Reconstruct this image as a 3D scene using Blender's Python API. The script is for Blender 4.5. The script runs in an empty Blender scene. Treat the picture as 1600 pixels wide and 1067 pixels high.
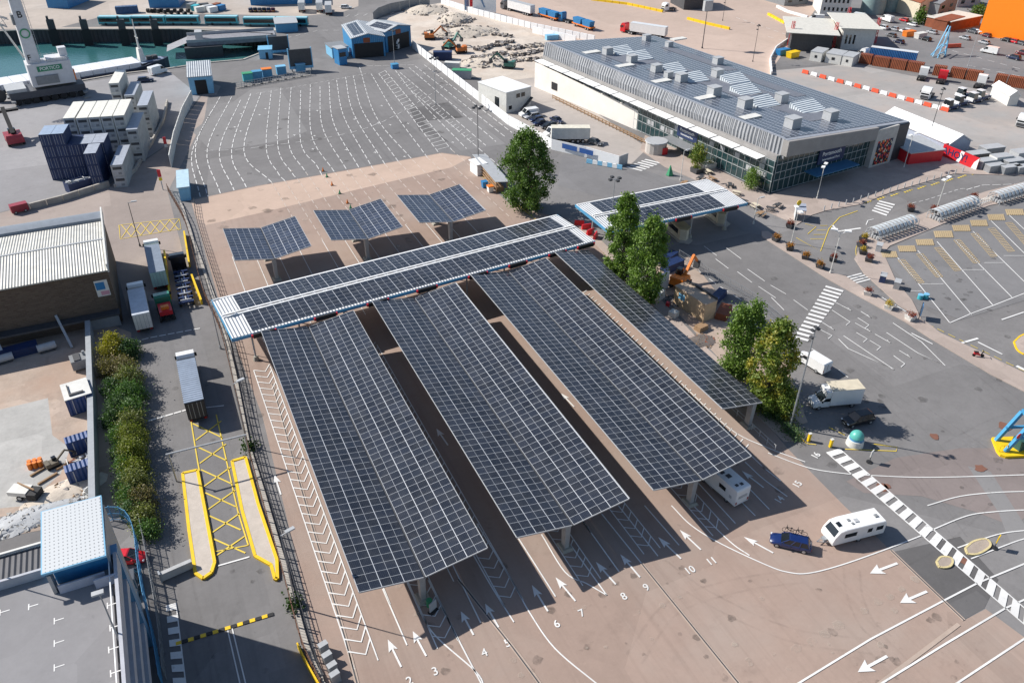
import bpy, bmesh, math, random
from mathutils import Vector as V, Matrix
from mathutils.geometry import tessellate_polygon
rad = math.radians
rnd = random.Random(7)
S = bpy.context.scene
COL = S.collection
# ---------------------------------------------------------------- camera (solved from the photograph: level canopies and upright poles)
CH = 72.0; FPX = 1263.6; PIT = rad(34.09); ROL = rad(.6385); YAW = rad(25.218)
FW = V((math.sin(YAW)*math.cos(PIT), math.cos(YAW)*math.cos(PIT), -math.sin(PIT)))
RT0 = V((math.cos(YAW), -math.sin(YAW), 0)); UP0 = RT0.cross(FW)
RT = RT0*math.cos(ROL)+UP0*math.sin(ROL); UP = UP0*math.cos(ROL)-RT0*math.sin(ROL)
cam = bpy.data.objects.new('camera', bpy.data.cameras.new('camera')); COL.objects.link(cam)
cam.matrix_world = Matrix(((RT.x, UP.x, -FW.x, 0), (RT.y, UP.y, -FW.y, 0), (RT.z, UP.z, -FW.z, CH), (0, 0, 0, 1)))
cam.data.sensor_width = 36; cam.data.lens = 36*FPX/1600; cam.data.clip_end = 4000; cam.data.clip_start = .5
S.camera = cam

def g(x, y, z=0.0):
    """where the sight line through photo point (x, y) meets height z: surveying the site from the photograph"""
    d = RT*(x-800)-UP*(y-533.5)+FW*FPX
    t = (z-CH)/d.z
    return V((d.x*t, d.y*t, z))
def gs(pts, z=0.0): return [g(x, y, z) for x, y in pts]
def yaw(a, b): return math.atan2(b.y-a.y, b.x-a.x)

# ---------------------------------------------------------------- light
SUN_AZ = 131.5; SUN_EL = 38.5      # azimuth the light travels towards (clockwise from +Y), elevation of the sun
W = bpy.data.worlds.new('World'); S.world = W; W.use_nodes = True
wt = W.node_tree; sky = wt.nodes.new('ShaderNodeTexSky'); sky.sky_type = 'NISHITA'; sky.sun_disc = False
sky.sun_elevation = rad(SUN_EL); sky.sun_rotation = rad(SUN_AZ+180); sky.air_density = 1.0; sky.dust_density = .6; sky.ozone_density = 1.5
bg = wt.nodes['Background']; wt.links.new(sky.outputs[0], bg.inputs[0]); bg.inputs[1].default_value = .078
sd = bpy.data.lights.new('sun', 'SUN'); sd.energy = 4.4; sd.angle = rad(.5); sd.color = (1, .955, .89)
so = bpy.data.objects.new('sun', sd); COL.objects.link(so)
a, e = rad(SUN_AZ), rad(SUN_EL)
so.rotation_euler = V((math.sin(a)*math.cos(e), math.cos(a)*math.cos(e), -math.sin(e))).to_track_quat('-Z', 'Y').to_euler()
S.view_settings.view_transform = 'Standard'; S.view_settings.look = 'None'; S.view_settings.exposure = 0.56; S.view_settings.gamma = 1

# ---------------------------------------------------------------- materials
MATS = {}
def newmat(name):
    m = bpy.data.materials.new(name); m.use_nodes = True
    return m, m.node_tree, m.node_tree.nodes['Principled BSDF']
def mth(nt, op, a, b=None, c=None):
    n = nt.nodes.new('ShaderNodeMath'); n.operation = op
    for i, v in enumerate((a, b, c)):
        if v is None: continue
        if isinstance(v, (int, float)): n.inputs[i].default_value = v
        else: nt.links.new(v, n.inputs[i])
    return n.outputs[0]
def mixc(nt, f, a, b, mode='MIX'):
    n = nt.nodes.new('ShaderNodeMix'); n.data_type = 'RGBA'; n.blend_type = mode
    for k, v in ((0, f), (6, a), (7, b)):
        if isinstance(v, (int, float)): n.inputs[k].default_value = v
        elif isinstance(v, tuple): n.inputs[k].default_value = (*v[:3], 1)
        else: nt.links.new(v, n.inputs[k])
    return n.outputs[2]
def noise(nt, vec, scale, detail=4, rough=.6):
    n = nt.nodes.new('ShaderNodeTexNoise'); n.inputs['Scale'].default_value = scale; n.inputs['Detail'].default_value = detail; n.inputs['Roughness'].default_value = rough
    if vec is not None: nt.links.new(vec, n.inputs['Vector'])
    return n.outputs['Fac']
def ramp(nt, f, lo, hi):
    n = nt.nodes.new('ShaderNodeMapRange'); n.inputs[1].default_value = lo; n.inputs[2].default_value = hi; n.clamp = True
    nt.links.new(f, n.inputs[0]); return n.outputs[0]
def wpos(nt): return nt.nodes.new('ShaderNodeNewGeometry').outputs['Position']
def opos(nt): return nt.nodes.new('ShaderNodeTexCoord').outputs['Object']
def sep(nt, v):
    n = nt.nodes.new('ShaderNodeSeparateXYZ'); nt.links.new(v, n.inputs[0]); return n.outputs
def comb(nt, x, y, z=0.0):
    n = nt.nodes.new('ShaderNodeCombineXYZ')
    for i, v in enumerate((x, y, z)):
        if isinstance(v, (int, float)): n.inputs[i].default_value = v
        else: nt.links.new(v, n.inputs[i])
    return n.outputs[0]

def pm(name, c, rough=.5, metal=0.0, var=.12, scale=1.2, coat=0.0, emit=0.0):
    """painted / plain surface with a little dirt and fading"""
    if name in MATS: return MATS[name]
    m, nt, b = newmat(name); p = opos(nt)
    n1 = noise(nt, p, scale, 5); n2 = noise(nt, p, scale*7, 4)
    f = mth(nt, 'ADD', mth(nt, 'MULTIPLY', n1, .65), mth(nt, 'MULTIPLY', n2, .35))
    lo = tuple(x*(1-var*1.6) for x in c); hi = tuple(min(.95, x*(1+var)) for x in c)
    nt.links.new(mixc(nt, ramp(nt, f, .3, .68), lo, hi), b.inputs['Base Color'])
    b.inputs['Roughness'].default_value = rough; b.inputs['Metallic'].default_value = metal; b.inputs['Coat Weight'].default_value = coat
    MATS[name] = m; return m
def ground_mat(name, c, var=.18, big=.05, patch=.12, patchscale=.07, stain=.35, tint=None, fine=2.2, streak=0.0):
    m, nt, b = newmat(name); p = wpos(nt)
    n1 = noise(nt, p, big, 6, .65); n2 = noise(nt, p, fine, 6, .7); n3 = noise(nt, p, .35, 7, .75)
    f = mth(nt, 'ADD', mth(nt, 'ADD', mth(nt, 'MULTIPLY', n1, .45), mth(nt, 'MULTIPLY', n2, .2)), mth(nt, 'MULTIPLY', n3, .35))
    lo = tuple(x*(1-var*1.5) for x in c); hi = tuple(x*(1+var) for x in c)
    col = mixc(nt, ramp(nt, f, .34, .66), lo, hi)
    if tint: col = mixc(nt, mth(nt, 'MULTIPLY', ramp(nt, noise(nt, p, big*1.7, 5), .45, .7), .7), col, tint)
    if patch:
        vo = nt.nodes.new('ShaderNodeTexVoronoi'); vo.distance = 'CHEBYCHEV'; vo.inputs['Scale'].default_value = patchscale; vo.inputs['Randomness'].default_value = .9
        nt.links.new(p, vo.inputs['Vector'])
        k = mth(nt, 'ADD', mth(nt, 'MULTIPLY', sep(nt, vo.outputs['Color'])[0], patch*2), 1-patch)
        col = mixc(nt, 1.0, col, comb(nt, k, k, k), 'MULTIPLY')
    if stain:
        s1 = ramp(nt, noise(nt, p, .22, 8, .7), .57, .72)
        col = mixc(nt, mth(nt, 'MULTIPLY', s1, stain), col, tuple(x*.55 for x in c))
        s2 = ramp(nt, noise(nt, p, .9, 3, .5), .69, .75)
        col = mixc(nt, mth(nt, 'MULTIPLY', s2, stain*.9), col, tuple(x*.45 for x in c))
        s3 = ramp(nt, noise(nt, p, .55, 4, .6), .66, .74)
        col = mixc(nt, mth(nt, 'MULTIPLY', s3, stain*.5), col, tuple(min(.8, x*1.5) for x in c))
    if streak:   # worn wheel tracks along the lanes
        xs = sep(nt, p); st = noise(nt, comb(nt, mth(nt, 'MULTIPLY', xs[0], 1.1), mth(nt, 'MULTIPLY', xs[1], .03)), 1.0, 4, .6)
        col = mixc(nt, mth(nt, 'MULTIPLY', ramp(nt, st, .5, .7), streak), col, tuple(x*.6 for x in c))
    nt.links.new(col, b.inputs['Base Color']); b.inputs['Roughness'].default_value = .92; b.inputs['Specular IOR Level'].default_value = .25
    bp = nt.nodes.new('ShaderNodeBump'); bp.inputs['Strength'].default_value = .25; bp.inputs['Distance'].default_value = .03
    nt.links.new(n2, bp.inputs['Height']); nt.links.new(bp.outputs[0], b.inputs['Normal'])
    MATS[name] = m; return m
def line_mat(name, c, wear=.35):
    m, nt, b = newmat(name); p = wpos(nt)
    f = ramp(nt, noise(nt, p, 1.6, 8, .75), .56, .7)
    col = mixc(nt, mth(nt, 'MULTIPLY', f, wear), c, (.2, .18, .17))
    col = mixc(nt, ramp(nt, noise(nt, p, .12, 3), .35, .7), col, tuple(x*.8 for x in c))
    nt.links.new(col, b.inputs['Base Color']); b.inputs['Roughness'].default_value = .8
    MATS[name] = m; return m
def solar_mat(name, major, row, mid=True, cell=(.014, .018, .028), lw=.07, edge=(.56, .58, .61), lr=.036, minor=.032, x0=0.0):
    """dark glass modules: x across the slope, y along it, both in the array's own metres"""
    m, nt, b = newmat(name); o = sep(nt, opos(nt)); x, y = o[0], o[1]
    def bar(v, step, w):
        q = mth(nt, 'FRACT', mth(nt, 'DIVIDE', v, step)); d = mth(nt, 'ABSOLUTE', mth(nt, 'SUBTRACT', q, .5))
        return mth(nt, 'GREATER_THAN', d, .5-w/step/2)
    l = bar(x, major, lw); l = mth(nt, 'MAXIMUM', l, mth(nt, 'MULTIPLY', bar(y, row, lr), .8))
    if mid: l = mth(nt, 'MAXIMUM', l, mth(nt, 'MULTIPLY', bar(mth(nt, 'ADD', x, major/2), major, minor), .8))
    cl = mth(nt, 'MAXIMUM', bar(x, major/12, .014), bar(y, row/6, .012))
    wn = nt.nodes.new('ShaderNodeTexWhiteNoise'); wn.noise_dimensions = '2D'
    nt.links.new(comb(nt, mth(nt, 'FLOOR', mth(nt, 'DIVIDE', x, major/2)), mth(nt, 'FLOOR', mth(nt, 'DIVIDE', y, row))), wn.inputs['Vector'])
    k = wn.outputs['Value']
    c = mixc(nt, k, tuple(v*.75 for v in cell), tuple(v*1.35 for v in cell))
    c = mixc(nt, mth(nt, 'MULTIPLY', cl, .35), c, (.16, .17, .19))
    dirt = ramp(nt, noise(nt, opos(nt), .5, 6), .45, .8)
    c = mixc(nt, mth(nt, 'MULTIPLY', dirt, .14), c, (.2, .19, .17))
    bigv = ramp(nt, noise(nt, opos(nt), .16, 4), .4, .7); c = mixc(nt, mth(nt, 'MULTIPLY', bigv, .1), c, (.16, .17, .2))  # broad paler blotches painted into the glass colour as uneven reflection
    c = mixc(nt, l, c, edge)
    nt.links.new(c, b.inputs['Base Color'])
    nt.links.new(mth(nt, 'ADD', mth(nt, 'ADD', .17, mth(nt, 'MULTIPLY', k, .06)), mth(nt, 'MULTIPLY', l, .3)), b.inputs['Roughness'])
    b.inputs['Specular IOR Level'].default_value = .5
    MATS[name] = m; return m
def rib_mat(name, c, step, axis=0, depth=.5, rough=.55, metal=0.0, var=.1, dark=None):
    """profiled sheet: ribs as a bump plus a darker tone in the grooves"""
    m, nt, b = newmat(name); o = opos(nt); v = sep(nt, o)[axis]
    s = mth(nt, 'SINE', mth(nt, 'MULTIPLY', v, 2*math.pi/step))
    f = noise(nt, o, .6, 6)
    col = mixc(nt, ramp(nt, f, .35, .68), tuple(x*(1-var*1.5) for x in c), tuple(min(.92, x*(1+var)) for x in c))
    col = mixc(nt, mth(nt, 'MULTIPLY', ramp(nt, s, -.4, -1.0), depth), col, dark or tuple(x*.45 for x in c))
    nt.links.new(col, b.inputs['Base Color']); b.inputs['Roughness'].default_value = rough; b.inputs['Metallic'].default_value = metal
    bp = nt.nodes.new('ShaderNodeBump'); bp.inputs['Strength'].default_value = .6; bp.inputs['Distance'].default_value = step*.25
    nt.links.new(s, bp.inputs['Height']); nt.links.new(bp.outputs[0], b.inputs['Normal'])
    MATS[name] = m; return m
def leaf_mat(name, c1, c2, c3=None):
    m, nt, b = newmat(name); p = opos(nt)
    col = mixc(nt, ramp(nt, noise(nt, p, 1.3, 4), .35, .65), c1, c2)
    col = mixc(nt, ramp(nt, noise(nt, p, 3.5, 3), .36, .66), tuple(x*.6 for x in c1), col)
    if c3: col = mixc(nt, ramp(nt, noise(nt, p, .45, 3), .5, .62), col, c3)
    nt.links.new(col, b.inputs['Base Color']); b.inputs['Roughness'].default_value = .6
    tr = nt.nodes.new('ShaderNodeBsdfTranslucent'); nt.links.new(mixc(nt, 1.0, col, (1.3, 1.5, .6), 'MULTIPLY'), tr.inputs[0])
    mx = nt.nodes.new('ShaderNodeMixShader'); mx.inputs[0].default_value = .25
    nt.links.new(b.outputs[0], mx.inputs[1]); nt.links.new(tr.outputs[0], mx.inputs[2]); nt.links.new(mx.outputs[0], nt.nodes['Material Output'].inputs[0])
    MATS[name] = m; return m

WHITE = pm('white_paint', (.8, .8, .79), .45, var=.06)
OFFW = pm('off_white', (.66, .65, .61), .55, var=.1)
CREAM = pm('cream', (.62, .55, .42), .6, var=.1)
LGREY = pm('light_grey', (.42, .43, .44), .5, var=.1)
GREY = pm('mid_grey', (.22, .23, .24), .55, var=.12)
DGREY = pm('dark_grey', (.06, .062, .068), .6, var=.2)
BLACK = pm('black_rubber', (.018, .018, .02), .75, var=.2)
STEEL = pm('galvanised', (.36, .38, .4), .45, .5, var=.12)
CONC = pm('concrete', (.4, .37, .33), .85, var=.16, scale=.7)
BLUE = pm('port_blue', (.025, .19, .42), .45, var=.1)
SKYB = pm('pale_blue', (.2, .47, .68), .45, var=.1)
NAVY = pm('navy', (.012, .03, .1), .5, var=.2)
YELL = pm('yellow_paint', (.82, .53, .01), .5, var=.1)
RED = pm('red_paint', (.6, .02, .03), .4, var=.1)
ORNG = pm('orange_paint', (.75, .2, .02), .5, var=.12)
GREEN = pm('green_paint', (.05, .3, .14), .5, var=.12)
TEAL = pm('turquoise', (.05, .4, .46), .4, var=.08)
RUST = pm('rust_brown', (.25, .072, .03), .75, var=.22, scale=.6)
WOOD = pm('timber', (.32, .2, .11), .8, var=.2)
PLANTM = leaf_mat('planting', (.04, .09, .02), (.07, .14, .03))
def glass_mat(name, c, rough=.08):
    m, nt, b = newmat(name); p = opos(nt)
    nt.links.new(mixc(nt, noise(nt, p, .8, 3), tuple(x*.5 for x in c), tuple(x*1.5 for x in c)), b.inputs['Base Color'])
    b.inputs['Roughness'].default_value = rough; b.inputs['Specular IOR Level'].default_value = .7; MATS[name] = m; return m
GLASS = glass_mat('dark_glass', (.012, .016, .02))
GLASSB = glass_mat('teal_glass', (.02, .05, .055))

# ---------------------------------------------------------------- mesh builder
class MB:
    def __init__(s): s.v = []; s.f = []; s.m = []; s.M = None
    def add(s, vs, fs, m=0):
        o = len(s.v)
        s.v += [(s.M @ V(v)) if s.M else V(v) for v in vs]
        s.f += [tuple(i+o for i in f) for f in fs]; s.m += [m]*len(fs); return s
    def at(s, loc=(0, 0, 0), rz=0.0, rx=0.0, ry=0.0):
        s.M = Matrix.Translation(loc) @ Matrix.Rotation(rz, 4, 'Z') @ Matrix.Rotation(ry, 4, 'Y') @ Matrix.Rotation(rx, 4, 'X'); return s
    def box(s, x0, x1, y0, y1, z0, z1, m=0, mt=None):
        v = [(x0, y0, z0), (x1, y0, z0), (x1, y1, z0), (x0, y1, z0), (x0, y0, z1), (x1, y0, z1), (x1, y1, z1), (x0, y1, z1)]
        f = [(0, 3, 2, 1), (0, 1, 5, 4), (1, 2, 6, 5), (2, 3, 7, 6), (3, 0, 4, 7)]
        s.add(v, f, m); s.add(v, [(4, 5, 6, 7)], m if mt is None else mt); return s
    def frustum(s, b, t, z0, z1, m=0, mt=None):
        v = [(b[0], b[2], z0), (b[1], b[2], z0), (b[1], b[3], z0), (b[0], b[3], z0), (t[0], t[2], z1), (t[1], t[2], z1), (t[1], t[3], z1), (t[0], t[3], z1)]
        s.add(v, [(0, 3, 2, 1), (0, 1, 5, 4), (1, 2, 6, 5), (2, 3, 7, 6), (3, 0, 4, 7)], m); s.add(v, [(4, 5, 6, 7)], m if mt is None else mt); return s
    def prism(s, pts, z0, z1, m=0, mt=None):
        n = len(pts); pts = [(p[0], p[1]) for p in pts]
        ar = sum(pts[i][0]*pts[(i+1) % n][1]-pts[(i+1) % n][0]*pts[i][1] for i in range(n))
        if ar < 0: pts = pts[::-1]
        v = [(x, y, z0) for x, y in pts]+[(x, y, z1) for x, y in pts]
        s.add(v, [(i, (i+1) % n, n+(i+1) % n, n+i) for i in range(n)]+[tuple(range(n))[::-1]], m)
        s.add(v, [tuple(range(n, 2*n))], m if mt is None else mt); return s
    def sheet(s, pts, z, m=0, holes=()):
        loops = [[V((p[0], p[1], 0)) for p in pts]]+[[V((p[0], p[1], 0)) for p in h] for h in holes]
        flat = [p for l in loops for p in l]
        fs = []
        for t in tessellate_polygon(loops):
            a, b, c = (flat[i] for i in t)
            fs.append(tuple(t) if (b-a).cross(c-a).z > 0 else tuple(t[::-1]))
        s.add([(p.x, p.y, z) for p in flat], fs, m); return s
    def quad(s, a, b, c, d, m=0): s.add([a, b, c, d], [(0, 1, 2, 3)], m); return s
    def tube(s, p, q, r, r2=None, n=8, m=0, caps=True):
        p, q = V(p), V(q); d = (q-p); r2 = r if r2 is None else r2
        if d.length < 1e-6: return s
        d.normalize(); u = d.orthogonal().normalized(); w = d.cross(u)
        A = [p+(u*math.cos(t)+w*math.sin(t))*r for t in [2*math.pi*i/n for i in range(n)]]
        B = [q+(u*math.cos(t)+w*math.sin(t))*r2 for t in [2*math.pi*i/n for i in range(n)]]
        s.add(A+B, [(i, (i+1) % n, n+(i+1) % n, n+i) for i in range(n)]+([tuple(range(n))[::-1], tuple(range(n, 2*n))] if caps else []), m); return s
    def bar(s, p, q, w, h=None, m=0):
        p, q = V(p), V(q); h = h or w; d = (q-p).normalized(); u = V((0, 0, 1)).cross(d)
        u = u.normalized() if u.length > .01 else V((1, 0, 0)); k = d.cross(u)
        c = [(-.5, -.5), (.5, -.5), (.5, .5), (-.5, .5)]
        s.add([e+u*(i*w)+k*(j*h) for e in (p, q) for i, j in c], [(0, 1, 5, 4), (1, 2, 6, 5), (2, 3, 7, 6), (3, 0, 4, 7), (3, 2, 1, 0), (4, 5, 6, 7)], m); return s
    def loft(s, rings, m=0, caps=True):
        n = len(rings[0]); k = len(rings)
        fs = [(j*n+i, j*n+(i+1) % n, (j+1)*n+(i+1) % n, (j+1)*n+i) for j in range(k-1) for i in range(n)]
        if caps: fs += [tuple(range(n))[::-1], tuple(range((k-1)*n, k*n))]
        s.add([p for r in rings for p in r], fs, m); return s
    def ball(s, c, r, m=0, n=8, k=6, sz=1.0):
        c = V(c); rings = [[c+V((math.sin(math.pi*j/k)*math.cos(2*math.pi*i/n)*r, math.sin(math.pi*j/k)*math.sin(2*math.pi*i/n)*r, -math.cos(math.pi*j/k)*r*sz)) for i in range(n)] for j in range(1, k)]
        s.loft(rings, m); return s
    def build(s, name, mats, parent=None, world=False, smooth=False, loc=None, fixn=True):
        me = bpy.data.meshes.new(name); off = V((0, 0, 0))
        if world and parent is not None: off = parent.location.copy()
        if loc is not None: off = V(loc)
        me.from_pydata([tuple(v-off) for v in s.v], [], s.f)
        for mm in (mats if isinstance(mats, (list, tuple)) else [mats]): me.materials.append(mm)
        me.polygons.foreach_set('material_index', s.m)
        if fixn:
            b = bmesh.new(); b.from_mesh(me); bmesh.ops.recalc_face_normals(b, faces=b.faces); b.to_mesh(me); b.free()
        if smooth:
            me.polygons.foreach_set('use_smooth', [True]*len(me.polygons))
            if smooth != 'all': me.set_sharp_from_angle(angle=rad(smooth if smooth is not True else 40))
        me.update()
        o = bpy.data.objects.new(name, me); COL.objects.link(o)
        if parent is not None: o.parent = parent
        if loc is not None: o.location = loc
        return o
def tag(o, label, cat, group=None):
    o['label'] = label; o['category'] = cat
    if group: o['group'] = group
    return o
def thing(name, label, cat, loc=(0, 0, 0), rz=0.0, group=None):
    o = bpy.data.objects.new(name, None); COL.objects.link(o); o.location = loc; o.rotation_euler = (0, 0, rz); o.empty_display_size = .3
    return tag(o, label, cat, group)
def struct(o, kind='structure'): o['kind'] = kind; return o
def copytree(o, parent=None):
    c = o.copy(); COL.objects.link(c)
    if parent is not None: c.parent = parent
    for ch in list(o.children): copytree(ch, c)
    return c
def place(o, loc, rz=0.0, label=None, group=None):
    o.location = loc; o.rotation_euler = (0, 0, rz)
    if label: o['label'] = label
    if group: o['group'] = group
    return o
def lettering(name, txt, size, mat, parent=None, loc=(0, 0, 0), rot=(0, 0, 0), ext=.01, align='CENTER', xs=1.0):
    cu = bpy.data.curves.new(name, 'FONT'); cu.body = txt; cu.size = size; cu.extrude = ext; cu.align_x = align; cu.align_y = 'CENTER'; cu.offset = size*.012
    t = bpy.data.objects.new(name, cu); COL.objects.link(t); bpy.context.view_layer.update()
    me = bpy.data.meshes.new_from_object(t.evaluated_get(bpy.context.evaluated_depsgraph_get())); bpy.data.objects.remove(t)
    me.materials.clear(); me.materials.append(mat); me.name = name
    o = bpy.data.objects.new(name, me); COL.objects.link(o); o.location = loc; o.rotation_euler = rot; o.scale = (xs, 1, 1)
    if parent is not None: o.parent = parent
    return o
ORD = ['first', 'second', 'third', 'fourth', 'fifth', 'sixth', 'seventh', 'eighth', 'ninth', 'tenth', 'eleventh', 'twelfth', 'thirteenth', 'fourteenth', 'fifteenth', 'sixteenth']
# ================================================================ GROUND
ASPH = ground_mat('asphalt', (.2, .192, .19), var=.16, patch=.12, patchscale=.035)
ROADM = ground_mat('road_asphalt', (.195, .188, .187), var=.14, patch=.1, patchscale=.05, streak=.3)
CARP = ground_mat('car_park_asphalt', (.2, .195, .197), var=.12, patch=.06, patchscale=.04)
PLAZA = ground_mat('red_brown_concrete', (.34, .252, .208), var=.1, patch=.06, patchscale=.035, stain=.34, tint=(.35, .285, .245), streak=.22)
PALEB = ground_mat('pale_pink_concrete', (.5, .375, .3), var=.1, patch=.06, patchscale=.05, stain=.3)
YARDM = ground_mat('yard_concrete', (.29, .282, .288), var=.12, patch=.1, patchscale=.04)
YROAD = ground_mat('yard_road', (.34, .285, .255), var=.12, patch=.08, patchscale=.05)
SITE = ground_mat('bare_site', (.42, .335, .275), var=.22, patch=.1, patchscale=.09, stain=.5, tint=(.4, .27, .2))
SLAB = ground_mat('old_slab', (.42, .41, .39), var=.2, patch=.08, stain=.4)
RUBBLE = ground_mat('crushed_rubble', (.58, .51, .44), var=.2, patch=.08, stain=.55, tint=(.5, .4, .32))
APRON = ground_mat('port_apron', (.47, .365, .305), var=.1, patch=.06, patchscale=.02, stain=.3)
RYARD = ground_mat('lorry_yard', (.35, .33, .315), var=.1, patch=.08, patchscale=.025, tint=(.42, .35, .31))
PAVE = ground_mat('pavement', (.4, .33, .29), var=.1, patch=.08, patchscale=.3, stain=.3)
SITER = ground_mat('site_road', (.4, .36, .33), var=.12, patch=.06)
REDT = ground_mat('reddish_tarmac', (.225, .19, .18), var=.1, patch=.05)
GREYT = ground_mat('pale_tarmac_strip', (.225, .218, .216), var=.08, patch=.04)
DARKT = ground_mat('fresh_tarmac', (.13, .125, .125), var=.14, patch=.1)
QUAY = ground_mat('quay_concrete', (.45, .39, .34), var=.13, patch=.08, patchscale=.03)

RIM = [(-420, 68), (-100, 54), (50, 47), (280, 46), (425, 54), (427, 76), (380, 94), (322, 99), (262, 108), (190, 116), (110, 130), (0, 150), (-420, 235)]
RIMW = gs(RIM)
gb = MB().sheet([(-900, -200), (1500, -200), (1500, 1600), (-900, 1600)], 0.0, holes=[RIMW])
struct(gb.build('ground', ASPH, fixn=False))
ZK = [0]
def zone(name, px, k, mat, h=0.0):
    ZK[0] += 1; k = ZK[0]*.3
    mb = MB(); w = [p for p in gs(px)]
    if h: mb.prism([(p.x, p.y) for p in w], 0.0, h)
    else: mb.sheet(w, .004*k)
    return struct(mb.build(name, mat, fixn=bool(h)))
# dock basin
WM, nt, b = newmat('dock_water'); p = wpos(nt)
nt.links.new(mixc(nt, ramp(nt, noise(nt, p, .03, 4), .35, .65), (.03, .115, .125), (.05, .15, .15)), b.inputs['Base Color'])
b.inputs['Roughness'].default_value = .22
bp = nt.nodes.new('ShaderNodeBump'); bp.inputs['Strength'].default_value = .35; bp.inputs['Distance'].default_value = .2
nt.links.new(noise(nt, p, .7, 4), bp.inputs['Height']); nt.links.new(bp.outputs[0], b.inputs['Normal'])
WL = -4.5
struct(MB().sheet([(-700, 200), (120, 200), (120, 420), (-700, 420)], WL).build('water', WM, fixn=False))
QW = rib_mat('quay_piling', (.075, .075, .08), 1.4, 0, .7, .8)
qb = MB(); n = len(RIMW)
for i in range(n):
    a, b2 = RIMW[i], RIMW[(i+1) % n]
    qb.quad((a.x, a.y, WL-1), (b2.x, b2.y, WL-1), (b2.x, b2.y, -.01), (a.x, a.y, -.01))
struct(qb.build('quay_wall', QW))
cb = MB()
for i in range(n-2):
    a, b2 = RIMW[i], RIMW[i+1]
    cb.bar((a.x, a.y, .1), (b2.x, b2.y, .1), .7, .3)
struct(cb.build('quay_edge', CONC))

zone('quay_apron', [(-200, 50), (50, 45), (280, 44), (430, 48), (480, 40), (560, 10), (560, -60), (-300, -60)], 1, QUAY)
zone('quay_road', [(95, 43), (160, 26), (330, 22), (470, 26), (560, 16), (540, 70), (440, 44), (280, 42)], 2, ROADM)
zone('container_yard', [(-150, 440), (-150, 150), (0, 152), (110, 132), (262, 110), (312, 150), (262, 225), (170, 288), (0, 332)], 1, YARDM)
zone('yard_road', [(-100, 430), (0, 333), (172, 288), (255, 232), (330, 130), (345, 135), (262, 300), (302, 460), (300, 500), (205, 505), (160, 340), (0, 385)], 2, YROAD)
zone('access_road', [(200, 470), (300, 470), (345, 640), (455, 1075), (205, 1075), (215, 850), (205, 600)], 2, ROADM)
zone('marshalling_area', [(325, 150), (395, 140), (560, 112), (660, 92), (990, 258), (760, 290), (690, 238), (560, 262), (400, 290), (300, 310)], 1, ROADM)
zone('tarmac_patch', [(300, 205), (392, 140), (436, 137), (480, 205), (440, 222), (330, 236)], 2, GREYT)
zone('tarmac_patch', [(330, 240), (520, 205), (560, 262), (320, 306)], 2, ASPH)
zone('tarmac_patch', [(640, 170), (700, 160), (745, 205), (700, 222), (655, 205)], 3, DARKT)
zone('tarmac_patch', [(660, 190), (735, 183), (790, 225), (720, 236)], 2, GREYT)
zone('plaza', [(298, 313), (400, 291), (560, 263), (690, 239), (735, 245), (762, 288), (800, 322), (880, 342), (932, 372), (1005, 440), (1100, 545), (1230, 700), (1319, 790), (1392, 860), (1506, 969), (1540, 951), (1600, 995), (1800, 1150), (1700, 1300), (560, 1300), (505, 1075), (470, 900), (410, 650), (345, 480)], 3, PLAZA)
zone('pale_band', [(298, 314), (400, 292), (560, 264), (690, 240), (735, 246), (705, 262), (560, 296), (420, 330), (322, 352), (308, 340)], 4, PALEB)
zone('worn_tarmac', [(1322, 752), (1400, 715), (1500, 700), (1700, 700), (1700, 735), (1583, 822), (1525, 800), (1440, 775), (1350, 770)], 2, REDT)
zone('tarmac_patch', [(1512, 728), (1548, 737), (1640, 880), (1600, 905), (1560, 800)], 3, GREYT)
zone('tarmac_patch', [(1395, 862), (1500, 838), (1560, 905), (1538, 950), (1506, 968)], 3, DARKT)
zone('tarmac_patch', [(880, 235), (985, 258), (1130, 310), (1200, 370), (1060, 340), (870, 290)], 2, CARP)
zone('building_site', [(-140, 560), (0, 525), (150, 498), (205, 520), (215, 800), (0, 840), (-200, 880)], 1, SITE)
zone('old_slab', [(-60, 640), (0, 640), (75, 622), (82, 680), (110, 700), (95, 740), (40, 790), (-60, 800)], 2, SLAB)
zone('rubble_ground', [(645, 70), (590, 30), (650, 12), (700, 3), (790, 30), (865, 62), (850, 140), (800, 150), (760, 130), (700, 95)], 2, RUBBLE)
zone('site_road', [(760, 130), (850, 120), (1012, 232), (985, 258), (870, 225), (800, 190)], 3, SITER)
zone('port_apron', [(690, -60), (1330, -60), (1230, 75), (1205, 110), (1200, 190), (1040, 120), (860, 66), (790, 24), (690, 2)], 1, APRON)
zone('lorry_yard', [(1205, 111), (1330, 100), (1700, 175), (1700, 290), (1600, 275), (1500, 268), (1420, 245), (1400, 200), (1200, 186)], 2, RYARD)
zone('far_car_park', [(1290, 50), (1700, 20), (1700, 160), (1450, 110), (1340, 92)], 2, CARP)
zone('right_car_park', [(1372, 395), (1560, 322), (1700, 300), (1700, 440), (1500, 500), (1450, 480)], 2, CARP)
KERB = .12
zone('pavement', [(1190, 362), (1200, 362), (1288.6, 424), (1321, 432), (1392, 478), (1448, 504), (1468, 520), (1600, 583), (1680, 625), (1700, 680), (1600, 612), (1549, 586), (1453, 529), (1415, 504), (1294, 437), (1190, 370)], 1, PAVE, KERB)
zone('pavement', [(1008, 212), (1040, 225), (1202, 306), (1410, 238), (1500, 262), (1620, 268), (1620, 276), (1490, 272), (1395, 300), (1345, 320), (1290, 330), (1268, 337), (1245, 352), (1195, 330), (1130, 300), (1040, 262), (1000, 235)], 1, PAVE, KERB)
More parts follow.
